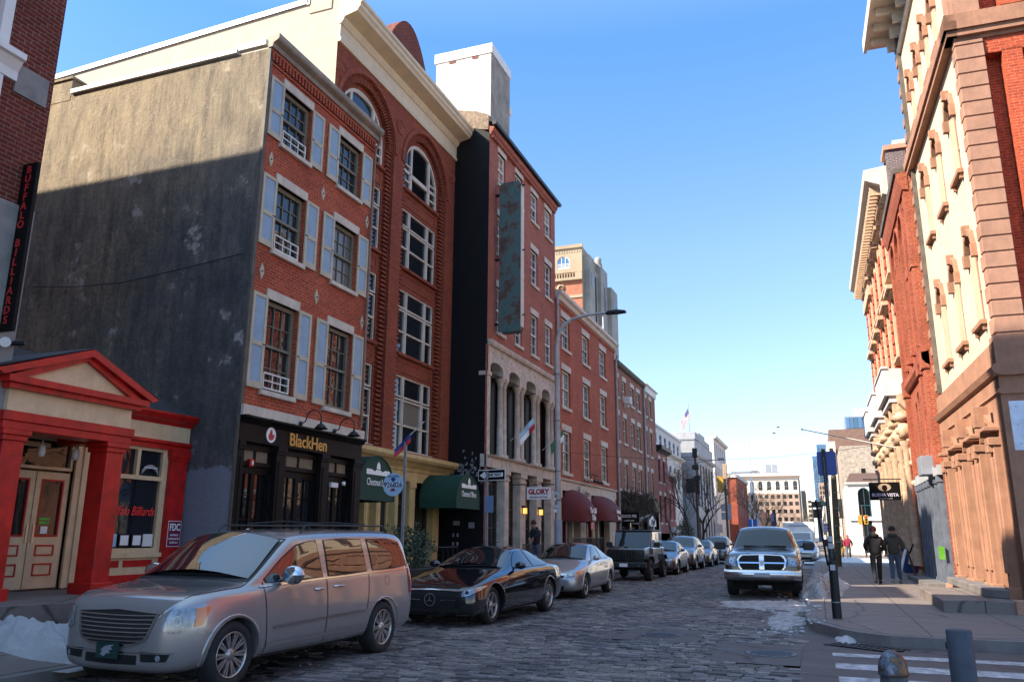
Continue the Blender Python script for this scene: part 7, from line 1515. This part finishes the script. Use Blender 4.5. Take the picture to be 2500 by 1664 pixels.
# right kerb poles
S = thing('sign_pole', 'dark perforated pole with blue square sign back on the right pavement', 'sign', (.2, 16.75, .155))
MB().box(-.035, .035, -.035, .035, 0, 3.12).build('post', M_iron, S); mb = MB(); mb.tube([(0, 0, 0), (0, 0, 1.02)], [.085, .08], 14); mb.build('base_sleeve', M_iron, S); mb = MB(); mb.tube([(0, 0, .28), (0, 0, .30)], .088, 14); mb.build('sleeve_band', M_steel, S)
mb = MB()
for i in range(42): mb.box(-.006, .006, -.0365, -.03, 1.1 + i * .045, 1.112 + i * .045)
mb.build('perforations', M_sbk, S)
MB().prism([(-.10, 2.62), (.20, 2.62), (.225, 2.65), (.225, 3.05), (.20, 3.08), (-.10, 3.08), (-.125, 3.05), (-.125, 2.65)], 'y', .036, .042).build('sign_panel', M_signb, S)
for i, z in enumerate((1.25, 1.38, .86)): MB().box(-.05, .04, -.09 if z < 1 else -.045, -.04, z, z + .1).build('sticker', M_sbk, S)
S = thing('utility_pole', 'weathered wooden utility pole right behind the perforated sign pole', 'utility pole', (.82, 46, .155)); mb = MB(); mb.tube([(0, 0, 0), (.14, 0, 4.6)], [.17, .14], 12); mb.build('pole', plain('weathered timber', (.13, .12, .07), .85, var=.3, vs=12), S); each(S, 'pole_band', M_steel, [(-.05 + .03 * z, .25 + .02 * z, -.17, -.12, z, z + .05) for z in (1.2, 2.0, 2.9, 3.7)]); MB().box(.25, .45, -.05, .05, 2.4, 3.4).build('cabinet', plain('tan panel', (.40, .36, .25), .6), S)
S = thing('leaning_signpost', 'leaning dark post with two dark sign backs and green street name plate', 'sign', (.3, 47, .155)); tubeobj(S, 'post', M_iron, [(.02, 0, 0), (-.33, 0, 3.4)], .055, 8)
MB().box(-.55, .0, .06, .08, 3.0, 3.32).build('sign_plate', plain('dark sign back', (.07, .055, .06), .5), S); MB().box(-.5, -.05, .06, .08, 2.45, 2.92).build('sign_plate', plain('dark sign back', (.07, .055, .06), .5), S); MB().box(-.06, .26, -.02, .0, 3.08, 3.3).build('street_name_plate', plain('street green', (.0, .25, .14), .5), S); text('2nd St', .13, M_lett, S, face_y(.1, -.025, 3.19))
S = thing('parking_notice', 'pale lilac parking notice on a thin post left of the perforated pole', 'sign', (.36, 45, .155)); MB().box(-.14, .14, -.01, .01, 1.72, 2.15).build('sign_panel', plain('pale lilac', (.60, .58, .74), .5), S); MB().box(-.025, .025, .01, .05, 0, 2.1).build('post', M_steel, S); text('NO', .12, nv, S, face_y(0, -.015, 2.05)); text('PARKING', .055, nv, S, face_y(0, -.015, 1.9)); MB().box(-.13, .13, -.01, .01, 1.0, 1.35).build('lower_plate', plain('dark plate', (.05, .02, .03), .5), S)
S = thing('news_box', 'narrow dark meter cabinet with pale stickers behind the sign pole', 'cabinet', (.50, 43, .155)); MB().box(-.13, .13, -.15, .15, 0, 1.15).build('cabinet_body', M_black, S, bevel=.02); each(S, 'sticker', M_sbk, [(-.08, .05, -.16, -.15, .85, .95), (-.06, .09, -.16, -.15, .7, .8)])
S = thing('edge_sign', 'pale blue white sign back on a steel post at the right edge', 'sign', (2.62, 12.0, 0)); MB().box(-.16, .3, -.012, .0, 2.72, 3.36).build('sign_panel', plain('bluish white plate', (.62, .68, .78), .45), S, bevel=.004); MB().box(-.04, .04, 0, .05, 0, 3.3).build('post', M_steel, S); each(S, 'bolt', M_iron, [(-.09, -.08, -.016, -.01, z, z + .012) for z in (2.8, 3.05, 3.28)])
S = thing('flagstaff', 'long bare flagstaff slanting out from the ornate facade', 'flagpole', (3.6, 36, 5.0)); tubeobj(S, 'staff', M_trim, [(-.2, 0, .1), (-3.9, 0, 1.03)], [.035, .02], 8); tubeobj(S, 'stay_wire', M_iron, [(-.1, 0, 1.2), (-1.6, 0, .45)], .01, 4); mb = MB(); mb.lathe([(0, -.05), (.05, 0), (0, .05)], 8, (-3.93, 0, 1.04)); mb.build('finial', M_iron, S)
# bollards
S = thing('dome_bollard', 'dark bollard with worn rusty dome cap at the crosswalk', 'bollard', (.41, 6.5, 0))
def capm():
    m, t, b = nodes('worn dome metal'); v = coord(t); n = noise_(t, v, 16, 5, .7); sp = N(t, 'ShaderNodeSeparateXYZ'); t.links.new(v, sp.inputs[0])
    c = ramp(t, math_(t, 'ADD', n, math_(t, 'MULTIPLY', sp.outputs[0], 1.6)), [(.32, (.16, .19, .24)), (.5, (.05, .045, .045)), (.62, (.17, .09, .04)), (.78, (.09, .05, .03))]); t.links.new(c, b.inputs['Base Color']); b.inputs['Metallic'].default_value = .5; b.inputs['Roughness'].default_value = .35; bump(t, n, .5, .01, b); return m
mb = MB(); mb.lathe([(.11, 0), (.11, .02), (.085, .04), (.082, .60), (.09, .62), (.09, .66), (.086, .665), (.086, .70)], 28); mb.build('bollard_post', plain('bollard slate paint', (.055, .06, .07), .5, var=.2, vs=9), S)
mb = MB(); mb.lathe([(.098, .69), (.102, .70), (.098, .715), (.095, .75), (.085, .79), (.066, .82), (.042, .84), (.02, .852), (0, .856)], 28); mb.build('dome_cap', capm(), S)
S = thing('flat_bollard', 'plain slate grey flat topped bollard in front of the kerb', 'bollard', (1.04, 8.0, 0)); mb = MB(); mb.lathe([(.1, 0), (.1, .86), (.09, .87), (0, .872)], 32); mb.build('bollard_post', plain('bollard grey blue', (.045, .055, .075), .6, var=.2, vs=7, bmp=.2), S, bevel=0)
# manholes, drain
def manhole(x, y, r, lab):
    S = thing('manhole_cover', lab, 'manhole cover', (x, y, .004)); mb = MB(); mb.lathe([(r, 0), (r, .006), (r - .03, .006), (r - .03, .003)], 32); mb.build('rim', plain('cast iron', (.10, .10, .11), .45, metal=.5, var=.2, vs=12), S)
    mb = MB(); mb.add([(0 + (r - .03) * math.cos(2 * PI * k / 32), (r - .03) * math.sin(2 * PI * k / 32), .003) for k in range(32)], [tuple(range(32))])
    for i in range(-7, 8):
        for j in range(-7, 8):
            a, b = i * .048 + (.024 if j % 2 else 0), j * .042
            if a * a + b * b < (r - .06) ** 2: mb.box(a - .014, a + .014, b - .010, b + .010, .003, .009)
    mb.build('cover_plate', plain('cast iron', (.10, .10, .11), .45), S)
manhole(-.77, 12.65, .36, 'round cast manhole cover in the asphalt patch near the kerb'); manhole(-2.62, 14.22, .33, 'round cast manhole cover further out among the setts')
S = thing('storm_drain', 'iron drain grate with dark kerb inlet at the corner', 'drain', (.5, 13.95, .002)); mb = MB()
for i in range(11): mb.box(-.50 + i * .1, -.455 + i * .1, -.22, .22, 0, .01)
mb.box(-.52, .62, -.24, -.22, 0, .011); mb.box(-.52, .62, .2, .22, 0, .011); mb.box(-.52, .62, -.02, .02, 0, .012); o = mb.build('grate', M_iron, S); o.rotation_euler = (0, 0, R(-32))
o = MB().box(-.4, .55, -.22, .2, -.001, .001).build('drain_pit', M_under, S); o.rotation_euler = (0, 0, R(-32))
MB().prism([(.22, .98), (.72, .30), (1.3, .18), (1.3, .24), (.76, .36), (.28, 1.02)], 'z', .01, .10).build('kerb_inlet', M_under, S)
# blue recycling bin, A-frame board, hi-vis bag
S = thing('recycling_bin', 'large blue recycling bin against the shopfronts past the walkers', 'bin', (3.32, 36.5, .155)); mb = MB(); mb.add([(-.27, -.3, .1), (.24, -.3, .1), (.24, .35, .1), (-.27, .35, .1), (-.32, -.38, 1.0), (.29, -.38, 1.0), (.29, .4, 1.0), (-.32, .4, 1.0)], [(0, 3, 2, 1), (4, 5, 6, 7), (0, 1, 5, 4), (1, 2, 6, 5), (2, 3, 7, 6), (3, 0, 4, 7)]); mb.build('bin_body', plain('recycling blue', (.008, .035, .14), .45, var=.1), S, bevel=.03)
MB().box(-.34, .31, -.42, .42, 1.0, 1.06).build('lid', plain('recycling lid blue', (.02, .10, .32), .4, var=.1), S, bevel=.02); text('♻', .2, M_cyan, S, face_y(0, -.37, .75)) if False else None
mb = MB()
for k in range(3): a = 2 * PI * k / 3 + PI / 2; mb.prism([(-.01 + .09 * math.cos(a + d) * q, .68 + .09 * math.sin(a + d) * q) for d, q in ((-.5, 1), (.5, 1), (.35, .6), (-.35, .6))], 'y', -.372, -.34)
mb.build('recycling_mark', M_cyan, S)
S = thing('sandwich_board', 'pale leaning A-frame board between the walkers and the blue bin', 'sign', (2.85, 33.0, .155)); mb = MB(); mb.prism([(-.3, 0), (.02, 1.05), (.07, 1.05), (-.25, 0)], 'y', -.25, .25); mb.build('board', M_signw, S); mb = MB(); mb.prism([(.3, 0), (.07, 1.05), (.10, 1.05), (.34, 0)], 'y', -.24, .24); mb.build('back_board', plain('board red brown', (.12, .03, .02), .6), S); MB().prism([(.12, .9), (.3, 1.25), (.34, 1.23), (.18, .88)], 'y', -.02, .02).build('prop', M_black, S)
S = thing('green_bag', 'lime green bag hung by the first stone pier', 'bag', (3.35, 27.35, 1.0)); mb = MB(); mb.box(-.06, .08, -.1, .1, 0, .36); mb.build('bag_body', plain('lime green', (.10, .34, .02), .5), S)
# birds
for i, (x, z) in enumerate(((-2.14, 9.2), (-2.44, 8.8))):
    S = thing('bird', 'tiny dark bird in the sky, the ' + ('upper' if i == 0 else 'lower') + ' of two over the pickup', 'bird', (x, 60, z), group='birds in the sky'); mb = MB(); mb.tube([(-.12, 0, 0), (0, 0, .0), (.12, 0, .01)], [.02, .045, .015], 8); mb.build('bird_body', M_black, S); mb = MB(); mb.add([(-.03, 0, .02), (.04, 0, .02), (.0, -.16, .09), (-.03, 0, .02), (.04, 0, .02), (0, .16, .09)], [(0, 1, 2), (3, 4, 5)]); mb.build('wing', M_black, S)
# ---------------- snow
def snow_m(name, dirt):
    m, t, b = nodes(name); v = coord(t, world=True); n = noise_(t, v, 5, 8, .75); n2 = noise_(t, v, 45, 4, .7)
    c = ramp(t, n, [(.28, (.12, .10, .09)), (.28 + dirt, (.70, .70, .71)), (.85, (.88, .88, .89))]); t.links.new(c, b.inputs['Base Color']); b.inputs['Roughness'].default_value = .55; bump(t, math_(t, 'ADD', n2, math_(t, 'ADD', n, noise_(t, v, 130, 4, .7))), 1.0, .04, b); return m
M_snow = snow_m('old snow', .10); M_slush = snow_m('dirty slush', .32)
def mound(name, lab, cx, cy, rx, ry, h_, seed, m, z0=0.0, n=44, kind=None, cat='snow bank', rough=.35):
    rows = []
    for i in range(n + 1):
        row = []
        for j in range(n + 1):
            u, v_ = 2 * i / n - 1, 2 * j / n - 1; x, y = cx + rx * u * 1.15, cy + ry * v_ * 1.15
            d = math.sqrt(u * u + v_ * v_); e = 1 + .45 * noise.noise((u * 1.6 + seed, v_ * 1.6, 0)); f = max(0, 1 - (d * 1.12 / e) ** 2)
            z = z0 + h_ * (f ** .7) * (1 + rough * noise.noise((x * 3.1, y * 3.1, seed)) + rough * .6 * noise.noise((x * 9, y * 9, seed)) + rough * .3 * noise.noise((x * 24, y * 24, seed))) - .025 * (f <= 0)
            row.append((x, y, z))
        rows.append(row)
    o = MB().grid(rows).build(name, m, recalc=False)
    return tag(o, lab, cat) if not kind else tag(o, lab, cat, kind=kind)
mound('snow_bank', 'lumpy bluish snow bank beside the minivan nose at lower left', -9.55, 7.85, 1.45, .62, .38, 3, M_snow, .14, n=90)
mound('snow_bank', 'tall dirty snow bank on the kerb right of the pickup', -.16, 25.6, .42, 3.8, .50, 5, M_slush, .02, n=80)
mound('snow_bank', 'low trodden snow ridge on the right pavement beyond the sign pole',   .3, 30.5, .4, 7, .16, 8, M_slush, .13, n=70)
mound('snow_bank', 'small snow heap at the lower right edge by the kerb', 2.9, 12.9, .35, .25, .22, 11, M_snow, 0, n=40)
mound('snow_bank', 'broad bright snow bank at the far street crossing', 2.0, 56, 2.6, 3.5, .22, 12, M_snow, .10, n=40)
mound('snow_bank', 'snow heap behind the far parked cars and pickup', -4.9, 60, 1.2, 2.5, .55, 13, M_snow, 0, n=40)
mound('slush_patch', 'trampled grey pink slush on the setts in front of the pickup', -1.25, 21.3, 1.15, 1.5, .045, 14, M_slush, -.004, n=80, rough=.9, cat='slush')
mound('slush_patch', 'thin slush strip along the gutter before the right kerb', -.75, 18.2, .38, 2.2, .035, 15, M_slush, -.004, n=70, rough=.9, cat='slush')
mound('slush_patch', 'frozen slush strip along the rounded corner kerb', .3, 14.75, .16, .6, .05, 16, M_snow, -.004, n=40, rough=.8, cat='slush')
mound('slush_patch', 'thin slush on the gutter in front of the minivan bumper', -7.9, 6.2, .8, .35, .03, 17, M_slush, -.004, n=60, rough=1.0, cat='slush')
rd = random.Random(5); mb = MB()
for i in range(170):
    x, y = rd.uniform(-7.6, -.6), rd.uniform(8, 40); s = rd.uniform(.006, .022); mb.lathe([(0, 0), (s, s * .2), (s * .7, s * .7), (0, s * .8)], 6, (x, y, .006))
for i in range(160):
    x = rd.gauss(-.55, .35); y = rd.uniform(15, 26); s = rd.uniform(.01, .06); mb.lathe([(0, -.01), (s, s * .1), (s * .8, s * .6), (0, s * .8)], 6, (x, y, .0 if x < -.38 else .155))
tag(mb.build('ice_crumbs', M_snow), 'scattered crumbs of ice and snow on the setts', 'snow', kind='stuff')
# ---------------- trees
def tree(x, y, h_, lab, m, seed, spread=.5, depth=5, r0=.12, z0=.1, group=None, twigs=4):
    S = thing('bare_tree', lab, 'tree', (x, y, z0), group=group); rd = random.Random(seed); tr = MB(); cr = MB()
    def br(p, d, L, r, lv):
        n = 3; pts = [p]; q = p
        for k in range(n):
            d = (d + Vector((rd.gauss(0, .13), rd.gauss(0, .13), rd.gauss(.04, .08)))).normalized(); q = q + d * L / n; pts.append(q)
        (tr if lv == 0 else cr).tube(pts, [r * (1 - .35 * k / n) for k in range(n + 1)], 7 if lv < 2 else (4 if lv < 4 else 3), cap=False)
        if lv < depth:
            for k in range(rd.choice((2, 3, 3)) if lv < depth - 1 else twigs):
                a = rd.uniform(0, 2 * PI); u = d.orthogonal().normalized(); v_ = d.cross(u); nd = (d * rd.uniform(.7, 1.1) + (u * math.cos(a) + v_ * math.sin(a)) * rd.uniform(.35, 1.0) * (spread * 1.5) + Vector((0, 0, .12))).normalized()
                br(pts[rd.choice((2, 3, 3))] if lv else pts[3 if k < 2 else 2], nd, L * rd.uniform(.6, .85), r * .6, lv + 1)
    br(Vector((0, 0, 0)), Vector((rd.gauss(0, .05), 0, 1)), h_ * .30, r0, 0)
    tr.build('trunk', m, S, recalc=False); cr.build('crown', m, S, recalc=False); return S
tree(-9.6, 64, 7.8, 'bare dark tree left of the utility pole by the grey bank', M_twig, 1, .42, 6, .12); tree(-8.9, 68, 8.4, 'bare dark tree right of the utility pole at the crossing', M_twig, 2, .55, 6, .14)
tree(-8.3, 116, 9, 'dark bare tree before the far red brick hall', M_twig, 3, .6, 6, .15); tree(-7.4, 122, 8.5, 'second dark bare tree before the far red brick hall', M_twig, 9, .6, 6, .15)
tree(-8.2, 148, 10.5, 'pale sunlit bare tree before the far office block', M_twigl, 4, .55, 6, .2)
for i, (x, y, h_) in enumerate(((-6.4, 150, 7.2), (-4.6, 154, 7.8), (-3.0, 158, 6.6))): tree(x, y, h_, ('left', 'middle', 'right')[i] + ' one of three bushy tan bare trees at the street end', M_twigl, 20 + i, .75, 6, .16, group='bushy bare trees at the street end', twigs=6)
tree(-9.3, 46.8, 4.6, 'thin bare street tree by the pale downpipe', M_twig, 30, .4, 5, .05); tree(-9.3, 55, 5.0, 'thin bare street tree near the white dome awning', M_twig, 31, .45, 5, .06)
def vines(name, lab, y0, y1, z0, z1, x, n, seed):
    rd = random.Random(seed); mb = MB()
    for i in range(n):
        y, z = rd.uniform(y0, y1), rd.uniform(z0, z1); p = Vector((x + rd.uniform(0, .2), y, z)); pts = [p]
        for k in range(5): p = p + Vector((rd.uniform(-.05, .12), rd.gauss(0, .2), rd.gauss(-.06, .18))); pts.append(p)
        mb.tube(pts, .012, 3, cap=False)
    return tag(mb.build(name, M_twig, recalc=False), lab, 'vine')
vines('dead_vine', 'mass of dead brown vines above the dark shopfront', 47.6, 57.5, 3.3, 4.3, -10.95, 620, 3)
S = thing('evergreen_shrub', 'dark green evergreen shrub by the low pink brick house', 'shrub', (-9.9, 66, .4)); leaf_cloud(S, 'foliage', M_leaf, (0, 0, 1.3), (.7, 1.6, 1.2), 1500, .08, 8); tubeobj(S, 'trunk', M_twig, [(0, 0, 0), (0, 0, 1)], .05)
# ---------------- people
def skin(P, name, m, V_, E_, sub=1):
    me = bpy.data.meshes.new(name); me.from_pydata([v[:3] for v in V_], E_, []); o = bpy.data.objects.new(name, me); COL.objects.link(o)
    o.modifiers.new('k', 'SKIN'); s = o.modifiers.new('s', 'SUBSURF'); s.levels = s.render_levels = sub
    for i, v in enumerate(V_): r = v[3]; o.data.skin_vertices[0].data[i].radius = (r, r) if not isinstance(r, tuple) else r
    o.data.skin_vertices[0].data[0].use_root = True
    C.view_layer.update(); me2 = bpy.data.meshes.new_from_object(o.evaluated_get(C.evaluated_depsgraph_get())); bpy.data.objects.remove(o)
    for p in me2.polygons: p.use_smooth = True
    me2.materials.clear(); me2.materials.append(m); q = bpy.data.objects.new(name, me2); COL.objects.link(q); q.parent = P; return q
def person(lab, loc, rz, H, jm, tm, hat, hood=True, step=.28, arms=None, group=None, lean=.03, puffy=1.0, shoe=M_plast, head_fwd=.03):
    """faces local +Y; arms = wrist positions for both sides"""
    k = H / 1.78; arms = arms or ((.23, .06, .88 * k), (-.23, .04, .88 * k)); P = thing('person', lab, 'person', loc, rz, group)
    hz, cz = .93 * k, 1.36 * k
    An = [(.10, step * .9, .09), (-.10, -step, .13)]; Kn = [(.10, step * .55, .50 * k), (-.10, -step * .15, .48 * k)]
    V_ = [(0, 0, hz, .11), (0, lean * .5, 1.12 * k, .11), (0, lean, cz, .12), (0, lean + .01, 1.47 * k, .055), (0, lean + head_fwd, 1.58 * k, .07), (0, lean + head_fwd, 1.67 * k, .088), (0, lean + head_fwd - .005, 1.735 * k, .06), (0, lean + head_fwd + .095, 1.63 * k, .018)]
    E_ = [(0, 1), (1, 2), (2, 3), (3, 4), (4, 5), (5, 6), (4, 7)]
    for s_, (sg, wr) in enumerate(((1, arms[0]), (-1, arms[1]))):
        b = len(V_); sh_ = (.17 * sg, lean, 1.40 * k); el = ((sh_[0] + wr[0]) / 2 + .07 * sg, (sh_[1] + wr[1]) / 2 - .06, (sh_[2] + wr[2]) / 2 - .02)
        V_ += [(*sh_, .055), (*el, .042), (*wr, .030), (wr[0], wr[1] + .01, wr[2] - .06, .034)]; E_ += [(2, b), (b, b + 1), (b + 1, b + 2), (b + 2, b + 3)]
        for f in range(4):
            c = len(V_); fx = wr[0] + (f - 1.5) * .0; fy = wr[1] + (f - 1.5) * .020; L = (.05, .065, .06, .045)[f]
            V_ += [(fx, fy, wr[2] - .085, .010), (fx - sg * .012, fy + .004, wr[2] - .09 - L * .6, .009), (fx - sg * .03, fy + .006, wr[2] - .09 - L, .008)]; E_ += [(b + 3, c), (c, c + 1), (c + 1, c + 2)]
        c = len(V_); V_ += [(wr[0] - sg * .01, wr[1] + .04, wr[2] - .06, .011), (wr[0] - sg * .015, wr[1] + .055, wr[2] - .09, .009)]; E_ += [(b + 3, c), (c, c + 1)]
    for i, sg in enumerate((1, -1)):
        b = len(V_); V_ += [(.09 * sg, 0, hz - .05, .085), (Kn[i][0], Kn[i][1], Kn[i][2], .055), (An[i][0], An[i][1], An[i][2], .038), (An[i][0], An[i][1] + .12, An[i][2] - .05, .03)]; E_ += [(0, b), (b, b + 1), (b + 1, b + 2), (b + 2, b + 3)]
    B_ = skin(P, 'body', M_skin, V_, E_)
    T_ = [(0, 0, hz + .06, .12), (.095, 0, hz - .08, .105), (Kn[0][0], Kn[0][1], Kn[0][2], .078), (An[0][0], An[0][1], An[0][2] + .02, .066), (-.095, 0, hz - .08, .105), (Kn[1][0], Kn[1][1], Kn[1][2], .078), (An[1][0], An[1][1], An[1][2] + .02, .066)]
    skin(B_, 'trousers', tm, T_, [(0, 1), (1, 2), (2, 3), (0, 4), (4, 5), (5, 6)], 2)
    J_ = [(0, 0, hz - .10, (.19, .15)), (0, lean * .4, 1.10 * k, (.185 * puffy, .15 * puffy)), (0, lean * .9, 1.34 * k, (.19 * puffy, .145)), (0, lean, 1.47 * k, .10)]; JE = [(0, 1), (1, 2), (2, 3)]
    for s_, (sg, wr) in enumerate(((1, arms[0]), (-1, arms[1]))):
        b = len(J_); sh_ = (.18 * sg, lean, 1.39 * k); el = ((sh_[0] + wr[0]) / 2 + .08 * sg, (sh_[1] + wr[1]) / 2 - .06, (sh_[2] + wr[2]) / 2 - .02); J_ += [(*sh_, .092 * puffy), (*el, .072 * puffy), (wr[0], wr[1], wr[2] + .02, .052)]; JE += [(2, b), (b, b + 1), (b + 1, b + 2)]
    skin(B_, 'jacket', jm, J_, JE, 2)
    for i in range(2): mb = MB(); a = An[i]; mb.tube([(a[0], a[1] - .07, a[2] - .03), (a[0], a[1] - .02, a[2] - .01), (a[0], a[1] + .08, a[2] - .045), (a[0], a[1] + .17, a[2] - .06)], [.04, .055, .045, .03], 10); mb.build('shoe', shoe, B_)
    hy = lean + head_fwd; hz2 = 1.665 * k
    if hat: mb = MB(); mb.lathe([(.100, -.02), (.106, .0), (.104, .05), (.085, .10), (.045, .135), (0, .145)], 16, (0, hy - .008, hz2)); mb.build('beanie', hat, B_)
    else: mb = MB(); mb.lathe([(.085, -.09), (.102, -.03), (.102, .04), (.08, .09), (.04, .115), (0, .12)], 14, (0, hy - .022, hz2)); mb.build('hair', plain('dark hair', (.02, .014, .01), .8), B_)
    if hood: mb = MB(); mb.tube([(-.12, hy - .03, 1.50 * k), (-.08, hy - .11, 1.50 * k), (0, hy - .14, 1.50 * k), (.08, hy - .11, 1.50 * k), (.12, hy - .03, 1.50 * k)], [.04, .06, .07, .06, .04], 10); mb.build('hood', jm, B_)
    for sg in (-1, 1): mb = MB(); mb.lathe([(0, -.010), (.011, 0), (0, .010)], 8, (sg * .033, hy + .082, hz2 - .0)); mb.build('eye', M_black, B_); mb = MB(); mb.lathe([(0, -.03), (.014, 0), (0, .03)], 8, (sg * .092, hy - .0, hz2 - .03)); mb.build('ear', M_skin, B_)
    mb = MB(); mb.tube([(-.025, hy + .082, hz2 - .075), (0, hy + .088, hz2 - .077), (.025, hy + .082, hz2 - .075)], .006, 5); mb.build('mouth', plain('lips', (.25, .08, .07), .6), B_)
    return P
cl = lambda n_, c: plain(n_, c, .85, var=.2, vs=8, bmp=.3, bs_=60)
person('person in black puffer coat and maroon beanie walking away, left of the pair', (1.66, 29.1, .155), R(4), 1.80, cl('black quilted coat', (.010, .008, .010)), cl('black trousers', (.010, .010, .012)), cl('maroon knit', (.10, .012, .022)), arms=((.22, .16, 1.02), (-.24, .14, 1.02)), puffy=1.12)
person('person in olive grey jacket and dark cap walking away, right of the pair', (2.26, 29.8, .155), R(-6), 1.82, cl('olive grey jacket', (.045, .045, .038)), cl('blue jeans', (.045, .085, .16)), cl('dark knit', (.025, .02, .022)), step=.24, arms=((.24, .15, 1.0), (-.24, .15, 1.0)), puffy=1.1, shoe=M_sbk)
person('person in dark hooded jacket and maroon beanie looking down by the doorway', (-9.85, 29.0, .37), R(150), 1.78, cl('charcoal hooded jacket', (.022, .022, .028)), cl('slate trousers', (.09, .10, .15)), cl('maroon knit', (.10, .012, .022)), step=.06, arms=((.10, .26, 1.15), (-.10, .26, 1.15)), head_fwd=.09, lean=.06)
person('small distant person in a red padded jacket by the white corner building', (1.88, 63.5, .155), R(180), 1.30 * 1.0 + .3, cl('red padded jacket', (.30, .02, .05)), cl('grey trousers', (.10, .12, .14)), cl('pink knit', (.4, .12, .12)), step=.15)
person('small distant person in dark coat and mustard trousers left of the red jacket', (1.42, 63.8, .155), R(180), 1.5, cl('dark coat far', (.02, .03, .02)), cl('mustard trousers', (.45, .22, .02)), None, step=.12)

S = thing('wall_cable', 'sagging black cable stapled across the grey stucco side wall', 'cable', (-11.5, 13.30, 0)); tubeobj(S, 'cable', M_iron, [(-5.9, 0, 7.4), (-4.5, -.01, 7.25), (-3, -.01, 7.2), (-1.6, -.01, 7.32), (.3, -.01, 7.5)], .012, 5)
S = thing('overhead_wire', 'thin black wire spanning the street from the orange brick house to the gothic front', 'wire', (0, 36, 0)); tubeobj(S, 'wire', M_iron, [(-10.9 + 14.4 * k / 12, 0, 5.4 - .55 * math.sin(PI * k / 12)) for k in range(13)], .008, 4)
M_flk = plain('peeling pale paint', (.30, .30, .34), .8, var=.3)
rd = random.Random(9); mb = MB()
for i in range(70):
    x, z = -11.75 + rd.gauss(0, .35), 3.95 + rd.gauss(0, .22) - abs(rd.gauss(0, .1)); q = [(x + rd.uniform(.01, .07) * math.cos(a), z + rd.uniform(.01, .09) * math.sin(a)) for a in [2 * PI * k / 6 for k in range(6)]]
    if -12.4 < x < -11.05: mb.prism(q, 'y', 26.695, 26.70)
tag(mb.build('peeling_paint', M_flk), 'peeling pale paint flakes on the black side wall above the canopy', 'paint flakes', kind='stuff')
